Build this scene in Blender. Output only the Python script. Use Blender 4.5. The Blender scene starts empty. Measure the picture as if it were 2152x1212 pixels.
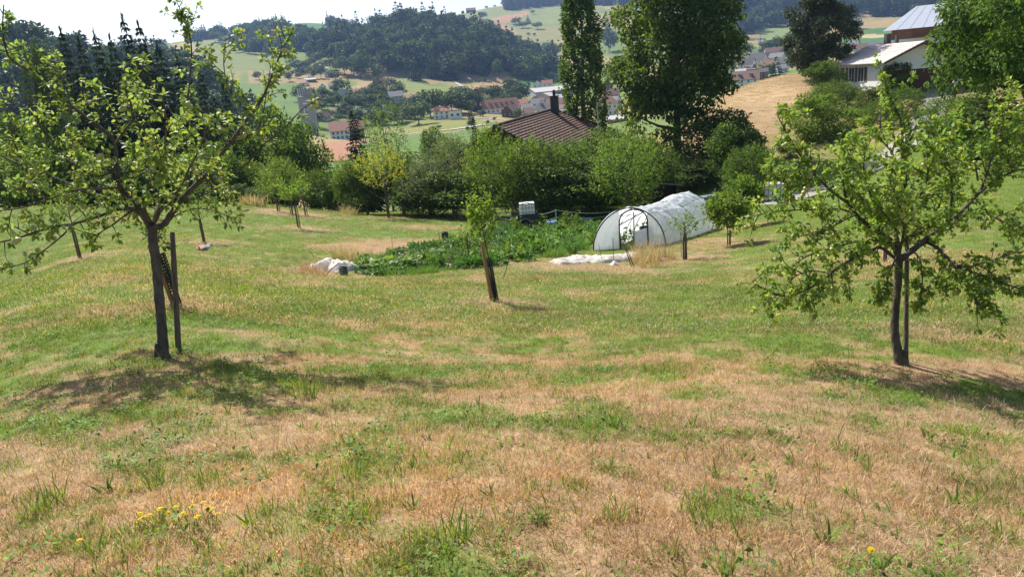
import bpy, math, random
import numpy as np

random.seed(11)
rng = np.random.default_rng(11)
SC = bpy.context.scene
COL = SC.collection

# ------------------------------------------------------------------ camera, sky, sun, exposure
W, H, F = 2152.0, 1212.0, 1537.0
PITCH, ROLL = math.radians(16.0), math.radians(5.0)
CAM = np.array([0.0, 0.0, 1.6])
_f = np.array([0.0, math.cos(PITCH), -math.sin(PITCH)])
_r0 = np.array([1.0, 0.0, 0.0])
_u0 = np.array([0.0, math.sin(PITCH), math.cos(PITCH)])
_R = math.cos(ROLL) * _r0 - math.sin(ROLL) * _u0
_U = math.sin(ROLL) * _r0 + math.cos(ROLL) * _u0

from mathutils import Matrix, Vector, Euler
cam_data = bpy.data.cameras.new("camera")
cam_data.sensor_fit = 'HORIZONTAL'
cam_data.sensor_width = 36.0
cam_data.lens = 36.0 * F / W
cam_data.clip_start = 0.05
cam_data.clip_end = 12000.0
cam = bpy.data.objects.new("camera", cam_data)
COL.objects.link(cam)
cam.matrix_world = Matrix(((_R[0], _U[0], -_f[0], CAM[0]), (_R[1], _U[1], -_f[1], CAM[1]),
                           (_R[2], _U[2], -_f[2], CAM[2]), (0, 0, 0, 1)))
SC.camera = cam

SUN_EL, SUN_AZ = math.radians(48.0), math.radians(-32.0)     # azimuth from +Y towards +X
world = bpy.data.worlds.new("World")
SC.world = world
world.use_nodes = True
wn = world.node_tree
bg = wn.nodes["Background"]
sky = wn.nodes.new("ShaderNodeTexSky")
sky.sky_type = 'NISHITA'
sky.sun_disc = False
sky.sun_elevation = SUN_EL
sky.sun_rotation = SUN_AZ
sky.altitude = 600.0
sky.air_density = 1.0
sky.dust_density = 3.0
sky.ozone_density = 1.0
wn.links.new(sky.outputs[0], bg.inputs[0])
bg.inputs[1].default_value = 0.10

sun_data = bpy.data.lights.new("sun", 'SUN')
sun_data.energy = 4.9
sun_data.angle = math.radians(0.55)
sun_data.color = (1.0, 0.95, 0.86)
sun = bpy.data.objects.new("sun", sun_data)
COL.objects.link(sun)
sdir = Vector((math.sin(SUN_AZ) * math.cos(SUN_EL), math.cos(SUN_AZ) * math.cos(SUN_EL), math.sin(SUN_EL)))
sun.rotation_euler = sdir.to_track_quat('Z', 'Y').to_euler()
sun.location = (0, 0, 60)

vs = SC.view_settings
vs.view_transform = 'Standard'
vs.look = 'None'
vs.exposure = 0.80
vs.gamma = 1.0
vs.use_curve_mapping = False
cy = SC.cycles
cy.max_bounces = 8
cy.diffuse_bounces = 3
cy.glossy_bounces = 2
cy.transmission_bounces = 5
cy.transparent_max_bounces = 12
cy.volume_bounces = 0
cy.caustics_reflective = False
cy.caustics_refractive = False
cy.sample_clamp_indirect = 6.0
cy.use_denoising = True

# ------------------------------------------------------------------ pixel <-> world helpers (used to survey the place)
def ray(px, py):
    return F * _f + (px - W / 2) * _R - (py - H / 2) * _U

def P(px, py, d):
    """point at horizontal range d on the line of sight through a photo pixel"""
    v = ray(px, py)
    return CAM + v * (d / math.hypot(v[0], v[1]))

def Pz(px, py, depth):
    """point at optical depth on the line of sight"""
    return CAM + ray(px, py) * (depth / F)

def proj(p):
    q = np.asarray(p, float) - CAM
    z = q @ _f
    z = np.where(np.abs(z) < 1e-6, 1e-6, z)
    return W / 2 + F * (q @ _R) / z, H / 2 - F * (q @ _U) / z

# ------------------------------------------------------------------ noise
def _hash(ix, iy, s):
    h = (ix.astype(np.int64) * 374761393 + iy.astype(np.int64) * 668265263 + s * 974634777) & 0xFFFFFFFF
    h = ((h ^ (h >> 13)) * 1274126177) & 0xFFFFFFFF
    return ((h ^ (h >> 16)) & 0xFFFF) / 65535.0

def vnoise(x, y, s=0):
    ix, iy = np.floor(x), np.floor(y)
    fx, fy = x - ix, y - iy
    fx = fx * fx * (3 - 2 * fx)
    fy = fy * fy * (3 - 2 * fy)
    a, b = _hash(ix, iy, s), _hash(ix + 1, iy, s)
    c, d = _hash(ix, iy + 1, s), _hash(ix + 1, iy + 1, s)
    return (a * (1 - fx) + b * fx) * (1 - fy) + (c * (1 - fx) + d * fx) * fy

def fbm(x, y, s=0, o=4):
    t, a, n = 0.0, 0.5, 0.0
    for k in range(o):
        t = t + a * vnoise(x * 2 ** k + 17.3 * k, y * 2 ** k - 9.1 * k, s + k)
        n += a
        a *= 0.5
    return t / n

def sstep(a, b, x):
    t = np.clip((x - a) / (b - a), 0, 1)
    return t * t * (3 - 2 * t)

# ------------------------------------------------------------------ terrain
# surveyed ground points: (photo x, photo y, range) and hidden ones (photo x, range, height)
GP = [(343, 752, 7.9), (1893, 768, 8.3), (1076, 760, 8.0), (1040, 632, 14.6), (0, 632, 15.0), (2152, 640, 14.2),
      (170, 540, 28), (430, 508, 35), (630, 478, 44), (258, 462, 48), (700, 580, 23), (1100, 540, 28), (1250, 527, 33),
      (1397, 515, 33.5), (1500, 481, 42), (1440, 545, 28), (900, 455, 58), (1060, 458, 56), (740, 450, 60),
      (600, 438, 65), (480, 434, 68), (1350, 436, 60), (0, 445, 58), (250, 440, 62), (1860, 550, 21), (1700, 480, 34),
      (2152, 430, 33), (2152, 530, 21.5), (1680, 415, 54), (1790, 372, 63), (1950, 230, 92), (1960, 185, 106), (1860, 185, 108),
      (1690, 170, 112), (1520, 225, 104), (1600, 290, 84), (1750, 280, 84), (1900, 310, 70), (2150, 340, 52), (2152, 160, 120),
      (700, 340, 225), (700, 298, 310), (720, 292, 390), (930, 250, 450), (1050, 236, 510), (1150, 215, 620), (640, 280, 380),
      (880, 272, 370), (1270, 245, 450), (1560, 183, 430), (1600, 118, 900), (1830, 90, 1000), (1640, 58, 1300), (1830, 45, 1300),
      (1640, -40, 1900), (1900, -40, 1900), (2200, -20, 1900), (1000, 168, 780), (1000, 182, 700), (800, 182, 690), (740, 190, 660),
      (640, 155, 820), (560, 200, 640), (560, 240, 480), (600, 130, 930), (480, 100, 1150), (600, 62, 1350), (660, 49, 1430), (450, 80, 1400),
      (720, 60, 1450), (1160, 142, 1000), (1150, 105, 1250), (1080, 62, 1550), (1050, 14, 1950), (975, 29, 1900), (1200, 8, 2000), (1350, -20, 2100),
      (200, 110, 1400), (0, 120, 1400), (1450, 90, 1150)]
HPT = [(-200, 2.2, -.03), (500, 2.2, -.08), (1076, 2.2, -.12), (1600, 2.2, -.16), (2350, 2.2, -.21)] + [(-200, 4.2, -.30), (500, 4.2, -.43), (1076, 4.2, -.54), (1600, 4.2, -.64), (2350, 4.2, -.78)] + \
      [(-350, 8.5, -.98), (2500, 8.5, -2.05), (-400, 30, -5.3), (-400, 60, -9.2), (2500, 30, -5.2), (2500, 60, -4.5), (2500, 110, -1.5),
       (500, 80, -11.5), (800, 80, -11.2), (1100, 80, -10.6), (1350, 80, -8.8), (400, 110, -14.5), (800, 110, -14.2), (1100, 110, -13.6), (0, 90, -12),
       (0, 150, -17), (400, 160, -18.5), (800, 160, -18.2), (1150, 160, -17.6), (1150, 260, -19.5), (0, 250, -20), (350, 260, -20), (1500, 260, -16), (1500, 160, -13),
       (1750, 180, -9), (1750, 300, -12), (2100, 200, -7), (2400, 300, -10), (-400, 300, -20), (-400, 800, 10), (2500, 1000, 10)] + \
      [(px, 2700, z) for px, z in ((-300, 90), (300, 90), (700, 110), (1000, 150), (1300, 180), (1700, 160), (2400, 160))]
_az, _ld, _s = [], [], []
for px, py, d in GP:
    p = P(px, py, d)
    _az.append(math.atan2(p[0], p[1])); _ld.append(math.log(d)); _s.append(p[2] / d)
for px, d, z in HPT:
    v = ray(px, 300)
    _az.append(math.atan2(v[0], v[1])); _ld.append(math.log(d)); _s.append(z / d)
_X = np.stack([np.array(_az) * 2.4, np.array(_ld)], 1)
_Y = np.array(_s)

def _tpsk(r2):
    return np.where(r2 < 1e-12, 0, 0.5 * r2 * np.log(np.maximum(r2, 1e-12)))
_n = len(_X)
_K = _tpsk(((_X[:, None] - _X[None]) ** 2).sum(-1)) + np.eye(_n) * 8e-4
_Pm = np.hstack([np.ones((_n, 1)), _X])
_A = np.block([[_K, _Pm], [_Pm.T, np.zeros((3, 3))]])
_w = np.linalg.solve(_A, np.concatenate([_Y, np.zeros(3)]))

def _base(az, d):
    q = np.stack([np.clip(az, -0.72, 0.72) * 2.4, np.log(np.clip(d, 1.6, 3000))], -1)
    sh = q.shape[:-1]
    q = q.reshape(-1, 2)
    out = np.empty(len(q))
    for i in range(0, len(q), 20000):
        c = q[i:i + 20000]
        out[i:i + 20000] = _tpsk(((c[:, None] - _X[None]) ** 2).sum(-1)) @ _w[:_n] + _w[_n] + c @ _w[_n + 1:]
    return out.reshape(sh) * np.maximum(d, 0.01)

def _ridge(pts, dr, tree):
    az, z = [], []
    for px, py in pts:
        p = P(px, py, dr)
        az.append(math.atan2(p[0], p[1])); z.append(p[2] - tree)
    return np.array(az), np.array(z)

# wooded hill on the left, wooded hill in the middle, dry mound on the right
L1 = _ridge([(-400, 50), (0, 46), (60, 52), (145, 66), (178, 92), (250, 102), (330, 102), (385, 96), (420, 118), (445, 148), (500, 190), (545, 228)], 520, 18)
L2 = _ridge([(585, 150), (630, 100), (660, 74), (700, 62), (740, 52), (760, 48), (800, 38), (850, 22), (890, 22), (940, 30), (970, 34), (1000, 42), (1050, 62),
             (1090, 82), (1120, 98), (1140, 112), (1152, 140), (1165, 175)], 1020, 19)
L3 = _ridge([(1440, 262), (1500, 222), (1540, 194), (1600, 172), (1650, 160), (1690, 157), (1740, 160), (1800, 168)], 118, 0)

def hgt(x, y):
    x, y = np.asarray(x, float), np.asarray(y, float)
    d = np.hypot(x, y)
    az = np.arctan2(x, y)
    h = _base(az, d)
    z1 = np.interp(az, *L1)
    m1 = sstep(L1[0][-1] + .03, L1[0][-1] - .02, az)
    f1 = sstep(300, 520, d) * (1 - sstep(540, 900, d))
    h1 = -21 + (z1 + 21) * f1
    h = np.where((d > 300) & (d < 900), np.maximum(h, h1 * m1 + -60 * (1 - m1)), h)
    z2 = np.interp(az, *L2)
    m2 = sstep(L2[0][0] - .02, L2[0][0] + .02, az) * sstep(L2[0][-1] + .012, L2[0][-1] - .008, az)
    lo2 = _base(az, np.full_like(d, 770.0))
    f2 = np.where(d < 1020, ((np.clip(d, 770, 1020) - 770) / 250.0) ** 0.85, 1 - sstep(1030, 1350, d))
    h2 = lo2 + (z2 - lo2) * f2
    h = np.where((d > 770) & (d < 1350), np.maximum(h, h2 * m2 - 200 * (1 - m2)), h)
    z3 = np.interp(az, *L3)
    m3 = sstep(L3[0][0] - .03, L3[0][0] + .02, az) * sstep(L3[0][-1] + .03, L3[0][-1] - .03, az)
    hb = _base(az, np.full_like(d, 85.0))
    f3 = np.where(d < 118, ((np.clip(d, 85, 118) - 85) / 33.0) ** 0.9, 1 - sstep(120, 190, d))
    h3 = hb + (z3 - hb) * f3
    h = np.where((d > 85) & (d < 190), np.maximum(h, h3 * m3 - 60 * (1 - m3)), h)
    near = np.clip(1 - d / 80, 0, 1)
    h = h + near * ((fbm(x * .35, y * .35, 3, 3) - .5) * .12 + (fbm(x * 1.6, y * 1.6, 5, 3) - .5) * .05)
    h = h + sstep(120, 500, d) * (fbm(x * .012, y * .012, 9, 3) - .5) * 5
    return h

_DS = np.geomspace(1.5, 2600, 900)
def ground(px, py, dmin=1.5):
    """first ground point on the line of sight through a photo pixel"""
    v = ray(px, py)
    v = v / math.hypot(v[0], v[1])
    x, y, z = v[0] * _DS, v[1] * _DS, CAM[2] + v[2] * _DS
    g = z - hgt(x, y)
    k = np.nonzero((g < 0) & (_DS >= dmin))[0]
    i = max(int(k[0]), 1) if len(k) else len(_DS) - 1
    t = 1.0
    if len(k) and g[i - 1] > 0:
        t = g[i - 1] / (g[i - 1] - g[i])
    d = _DS[i - 1] + (_DS[i] - _DS[i - 1]) * t
    q = np.array([v[0] * d, v[1] * d, 0.0])
    q[2] = float(hgt(q[0], q[1]))
    return q

def at(px, d):
    """ground point at range d that the photo shows in column px"""
    v = ray(px, 300)
    az = math.atan2(v[0], v[1])
    for _ in range(5):
        p = np.array([d * math.sin(az), d * math.cos(az), 0.0])
        p[2] = float(hgt(p[0], p[1]))
        az += (px - float(proj(p)[0])) / F
    return p

def ztop(p, py):
    """height of the point above p that the photo shows at row py"""
    q = np.asarray(p, float) - CAM
    k = (H / 2 - py) / F
    return CAM[2] + (k * (q[:2] @ _f[:2]) - q[:2] @ _U[:2]) / (_U[2] - k * _f[2])

def inpoly(px, py, poly):
    px, py = np.asarray(px), np.asarray(py)
    c = np.zeros(px.shape, bool)
    n = len(poly)
    for i in range(n):
        x1, y1 = poly[i]; x2, y2 = poly[(i + 1) % n]
        if y1 == y2:
            continue
        c ^= ((y1 > py) != (y2 > py)) & (px < (x2 - x1) * (py - y1) / (y2 - y1) + x1)
    return c

# ------------------------------------------------------------------ mesh building
class MB:
    def __init__(s):
        s.v, s.t, s.f, s.n = [], [], [], 0
    def add(s, verts, faces, tint=None):
        verts = np.asarray(verts, float).reshape(-1, 3)
        s.v.append(verts)
        if tint is None:
            t = np.ones((len(verts), 3))
        else:
            t = np.asarray(tint, float)
            t = np.broadcast_to(t, (len(verts), 3)) if t.ndim == 1 else t
        s.t.append(t)
        for fc in (faces if isinstance(faces, list) and len(faces) and isinstance(faces[0], np.ndarray) else [np.asarray(faces)]):
            s.f.append(fc.astype(np.int32) + s.n)
        s.n += len(verts)
    def box(s, c, size, rot=None, tint=None, taper=1.0):
        x, y, z = np.array(size) / 2.0
        v = np.array([(-x, -y, -z), (x, -y, -z), (x, y, -z), (-x, y, -z), (-x * taper, -y * taper, z), (x * taper, -y * taper, z), (x * taper, y * taper, z), (-x * taper, y * taper, z)])
        if rot is not None:
            v = v @ np.asarray(rot).T
        s.add(v + np.asarray(c), np.array([(0, 3, 2, 1), (4, 5, 6, 7), (0, 1, 5, 4), (1, 2, 6, 5), (2, 3, 7, 6), (3, 0, 4, 7)]), tint)
    def tube(s, pts, r, n=6, tint=None, cap=True):
        pts = np.asarray(pts, float)
        r = np.broadcast_to(np.asarray(r, float), (len(pts),))
        tg = np.gradient(pts, axis=0)
        tg /= np.linalg.norm(tg, axis=1)[:, None] + 1e-9
        ref = np.array([0.0, 0.0, 1.0]) if abs(tg[0, 2]) < .8 else np.array([1.0, 0, 0])
        a = np.cross(tg, ref); a /= np.linalg.norm(a, axis=1)[:, None] + 1e-9
        b = np.cross(tg, a)
        th = np.arange(n) * 2 * math.pi / n
        ring = a[:, None] * np.cos(th)[None, :, None] + b[:, None] * np.sin(th)[None, :, None]
        v = (pts[:, None] + ring * r[:, None, None]).reshape(-1, 3)
        i = np.arange(len(pts) - 1)[:, None] * n
        j = np.arange(n)[None]
        j2 = (j + 1) % n
        q = np.stack([i + j, i + j2, i + n + j2, i + n + j], -1).reshape(-1, 4)
        fs = [q]
        if cap:
            fs.append(np.array([list(range(n))[::-1]])); fs.append(np.array([[(len(pts) - 1) * n + k for k in range(n)]]))
        s.add(v, fs, tint)
    def leaves(s, p, d, nrm, L, Wd, tint, detail=0, droop=0.15):
        """batch of leaves: base points, directions, normals, lengths, widths, tints"""
        n = len(p)
        if n == 0:
            return
        d = d / (np.linalg.norm(d, axis=1)[:, None] + 1e-9)
        sd = np.cross(d, nrm); sd /= np.linalg.norm(sd, axis=1)[:, None] + 1e-9
        nr = np.cross(sd, d)
        L = np.broadcast_to(np.asarray(L, float), (n,))[:, None]
        Wd = np.broadcast_to(np.asarray(Wd, float), (n,))[:, None]
        tint = np.broadcast_to(np.asarray(tint, float), (n, 3))
        if detail == 0:
            v = np.stack([p, p + d * L * .5 + sd * Wd * .5 + nr * Wd * .14, p + d * L - nr * L * droop, p + d * L * .5 - sd * Wd * .5 + nr * Wd * .14], 1)
            k, fs = 4, [np.array([0, 1, 2, 3])]
        else:
            m1, m2 = p + d * L * .33 - nr * L * droop * .15, p + d * L * .68 - nr * L * droop * .45
            v = np.stack([p, m1 + sd * Wd * .46 + nr * Wd * .13, m1, m1 - sd * Wd * .46 + nr * Wd * .13,
                          m2 + sd * Wd * .40 + nr * Wd * .10, m2, m2 - sd * Wd * .40 + nr * Wd * .10, p + d * L - nr * L * droop], 1)
            k, fs = 8, [np.array([0, 1, 2]), np.array([0, 2, 3]), np.array([1, 4, 5, 2]), np.array([2, 5, 6, 3]), np.array([4, 7, 5]), np.array([5, 7, 6])]
        o = np.arange(n)[:, None] * k
        tris = [f for f in fs if len(f) == 3]; quads = [f for f in fs if len(f) == 4]
        F_ = []
        if tris: F_.append(np.concatenate([o + f[None] for f in tris]))
        if quads: F_.append(np.concatenate([o + f[None] for f in quads]))
        s.add(v.reshape(-1, 3), F_, np.repeat(tint, k, 0))
    def mesh(s, name, m=None, smooth=False):
        me = bpy.data.meshes.new(name)
        V = np.concatenate(s.v); T = np.concatenate(s.t)
        starts, idx, c = [], [], 0
        for f in s.f:
            if f.size == 0: continue
            k = f.shape[1]
            starts.append(c + np.arange(len(f)) * k); idx.append(f.ravel()); c += f.size
        me.vertices.add(len(V)); me.vertices.foreach_set("co", V.astype(np.float32).ravel())
        me.loops.add(c); me.loops.foreach_set("vertex_index", np.concatenate(idx))
        st = np.concatenate(starts)
        me.polygons.add(len(st)); me.polygons.foreach_set("loop_start", st)
        me.update(calc_edges=True)
        me.polygons.foreach_set("use_smooth", np.full(len(st), bool(smooth)))
        at_ = me.color_attributes.new("tint", 'FLOAT_COLOR', 'POINT')
        at_.data.foreach_set("color", np.hstack([T, np.ones((len(T), 1))]).astype(np.float32).ravel())
        if m: me.materials.append(m)
        return me

def link(name, me, parent=None, loc=None, rot=None, scale=None):
    o = bpy.data.objects.new(name, me)
    COL.objects.link(o)
    if parent: o.parent = parent
    if loc is not None: o.location = [float(a) for a in loc]
    if rot is not None: o.rotation_euler = rot
    if scale is not None: o.scale = scale
    return o

def tag(o, label, cat, group=None):
    o['label'] = label; o['category'] = cat
    if group: o['group'] = group
    return o

def thing(name, label, cat, loc, rot=(0, 0, 0), scale=(1, 1, 1), group=None):
    o = bpy.data.objects.new(name, None)
    o.empty_display_size = .2
    COL.objects.link(o)
    o.location = [float(a) for a in loc]; o.rotation_euler = rot; o.scale = scale
    return tag(o, label, cat, group)

def rotz(a):
    c, s_ = math.cos(a), math.sin(a)
    return np.array([(c, -s_, 0), (s_, c, 0), (0, 0, 1.0)])

# ------------------------------------------------------------------ materials
def mat(name, col, rough=.8, var=.25, scale=8.0, bump=.0, spec=.3, tint=True, metal=0.0, stretch=None, col2=None):
    m = bpy.data.materials.new(name); m.use_nodes = True
    nt = m.node_tree; N, Lk = nt.nodes, nt.links
    b = N["Principled BSDF"]
    b.inputs["Roughness"].default_value = rough
    b.inputs["Specular IOR Level"].default_value = spec
    b.inputs["Metallic"].default_value = metal
    tc = N.new("ShaderNodeTexCoord")
    nz = N.new("ShaderNodeTexNoise"); nz.inputs["Scale"].default_value = scale; nz.inputs["Detail"].default_value = 5
    src = tc.outputs["Object"]
    if stretch:
        mp = N.new("ShaderNodeMapping"); mp.inputs["Scale"].default_value = stretch
        Lk.new(src, mp.inputs[0]); src = mp.outputs[0]
    Lk.new(src, nz.inputs["Vector"])
    rp = N.new("ShaderNodeValToRGB")
    c2 = col2 or col
    rp.color_ramp.elements[0].position = .3; rp.color_ramp.elements[1].position = .7
    rp.color_ramp.elements[0].color = [max(0, a * (1 - var)) for a in col] + [1]
    rp.color_ramp.elements[1].color = [min(1, a * (1 + var)) for a in c2] + [1]
    Lk.new(nz.outputs["Fac"], rp.inputs[0])
    out = rp.outputs[0]
    if tint:
        an = N.new("ShaderNodeAttribute"); an.attribute_name = "tint"
        mx = N.new("ShaderNodeMix"); mx.data_type = 'RGBA'; mx.blend_type = 'MULTIPLY'; mx.inputs[0].default_value = 1
        Lk.new(out, mx.inputs[6]); Lk.new(an.outputs["Color"], mx.inputs[7]); out = mx.outputs[2]
    Lk.new(out, b.inputs["Base Color"])
    if bump:
        bp = N.new("ShaderNodeBump"); bp.inputs["Strength"].default_value = bump; bp.inputs["Distance"].default_value = .02
        Lk.new(nz.outputs["Fac"], bp.inputs["Height"]); Lk.new(bp.outputs[0], b.inputs["Normal"])
    return m

def leafmat(name, trans=.38, rough=.55, spec=.35, instancer=False, tr_gain=(1.5, 1.45, .7), rnd=.12):
    """leaf: own colour from the tint attribute, lit from the front and, thinner, from behind"""
    m = bpy.data.materials.new(name); m.use_nodes = True
    nt = m.node_tree; N, Lk = nt.nodes, nt.links
    b = N["Principled BSDF"]; out = N["Material Output"]
    b.inputs["Roughness"].default_value = rough; b.inputs["Specular IOR Level"].default_value = spec
    an = N.new("ShaderNodeAttribute"); an.attribute_name = "tint"
    c = an.outputs["Color"]
    if instancer:
        a2 = N.new("ShaderNodeAttribute"); a2.attribute_type = 'INSTANCER'; a2.attribute_name = "itint"
        mx = N.new("ShaderNodeMix"); mx.data_type = 'RGBA'; mx.blend_type = 'MULTIPLY'; mx.inputs[0].default_value = 1
        Lk.new(c, mx.inputs[6]); Lk.new(a2.outputs["Color"], mx.inputs[7]); c = mx.outputs[2]
    if rnd:
        oi = N.new("ShaderNodeObjectInfo"); hs = N.new("ShaderNodeHueSaturation")
        mr = N.new("ShaderNodeMapRange"); mr.inputs[3].default_value = 1 - rnd * 1.5; mr.inputs[4].default_value = 1 + rnd * 1.5
        Lk.new(oi.outputs["Random"], mr.inputs[0]); Lk.new(mr.outputs[0], hs.inputs["Value"])
        mh = N.new("ShaderNodeMapRange"); mh.inputs[3].default_value = .5 + rnd * .12; mh.inputs[4].default_value = .5 - rnd * .12
        Lk.new(oi.outputs["Random"], mh.inputs[0]); Lk.new(mh.outputs[0], hs.inputs["Hue"])
        Lk.new(c, hs.inputs["Color"]); c = hs.outputs[0]
    Lk.new(c, b.inputs["Base Color"])
    tr = N.new("ShaderNodeBsdfTranslucent")
    m2 = N.new("ShaderNodeMix"); m2.data_type = 'RGBA'; m2.blend_type = 'MULTIPLY'; m2.inputs[0].default_value = 1
    m2.clamp_result = False
    Lk.new(c, m2.inputs[6]); m2.inputs[7].default_value = (*tr_gain, 1)
    Lk.new(m2.outputs[2], tr.inputs[0])
    ms = N.new("ShaderNodeMixShader"); ms.inputs[0].default_value = trans
    Lk.new(b.outputs[0], ms.inputs[1]); Lk.new(tr.outputs[0], ms.inputs[2]); Lk.new(ms.outputs[0], out.inputs[0])
    return m
# ------------------------------------------------------------------ what grows where on the meadow
PATCH = []          # (x, y, radius, strength): straw rings round the young trees, bare paths
def straw_patch(p, r, s=.6):
    PATCH.append((p[0], p[1], r, s))

GARDEN = [(742, 578), (850, 582), (1010, 566), (1130, 548), (1210, 532), (1262, 500), (1262, 472), (1180, 462), (1090, 470), (1050, 478), (985, 498), (880, 516), (760, 552)]
GARDEN_W = [tuple(ground(px, py)[:2]) for px, py in GARDEN]

BAND1 = np.array([ground(*k)[:2] for k in [(-100, 775), (300, 768), (700, 760), (1076, 757), (1500, 768), (1900, 785), (2250, 800)]])
BAND2 = np.array([ground(*k)[:2] for k in [(400, 596), (650, 600), (850, 598), (1076, 590), (1300, 585)]])
def dryness(x, y):
    d = np.hypot(x, y)
    prof = np.interp(d, [0, 2.0, 2.5, 3.0, 3.8, 5.0, 6.3, 7.6, 9, 12, 15, 19, 23, 27, 35, 46, 60, 70, 100],
                     [.44, .44, .54, .70, .74, .68, .54, .49, .40, .35, .32, .35, .36, .28, .21, .17, .15, .3, .4])
    n1 = fbm(x * .55 + 3, y * 1.25 + x * .15, 21, 4) - .5
    n2 = fbm(x * 2.2, y * 3.2, 33, 3) - .5
    n3 = fbm(x * .16, y * .22, 41, 3) - .5
    v = prof + n1 * .60 + n2 * 1.05 + n3 * .25
    band = np.exp(-((y - np.interp(x, BAND1[:, 0], BAND1[:, 1]) + (fbm(x * .5, x * 0, 51, 2) - .5) * .8) / .35) ** 2) * .30 + np.exp(-((y - np.interp(x, BAND2[:, 0], BAND2[:, 1])) / .9) ** 2) * .28 * sstep(1.5, -.5, np.abs(x + 4) - 4)
    v = v + band
    for a, b, r, s in PATCH:
        v = v + s * np.exp(-((x - a) ** 2 + (y - b) ** 2) / (r * r))
    right = sstep(12, 20, x) * sstep(24, 30, d)
    v = v - right * .12
    return np.clip(v, 0, 1)

# young tree bases, each in a ring of cut straw
P_APPLE_L, P_APPLE_R = ground(343, 752), ground(1893, 766)
P_SAP = ground(1042, 633)
P_LEAN = ground(374, 640)
SMALL = {k: ground(*k) for k in [(170, 541), (431, 509), (631, 479), (816, 458), (1441, 545), (1529, 516), (1561, 478), (1861, 552), (588, 444), (611, 449), (646, 452), (258, 462), (987, 555)]}
straw_patch(P_SAP, .75, .7); straw_patch(P_LEAN, .9, .6)
for k in SMALL: straw_patch(SMALL[k], 1.0 + .02 * math.hypot(*SMALL[k][:2]), .55)
straw_patch(ground(860, 512), 3.0, .9); straw_patch(ground(790, 523), 2.2, .9); straw_patch(ground(1180, 560), 1.2, .6)
straw_patch(ground(650, 575), 2, .5); straw_patch(ground(1500, 505), 1.5, .6); straw_patch(ground(900, 478), 2.5, .5); straw_patch(ground(1290, 560), 2.0, .5)

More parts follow.
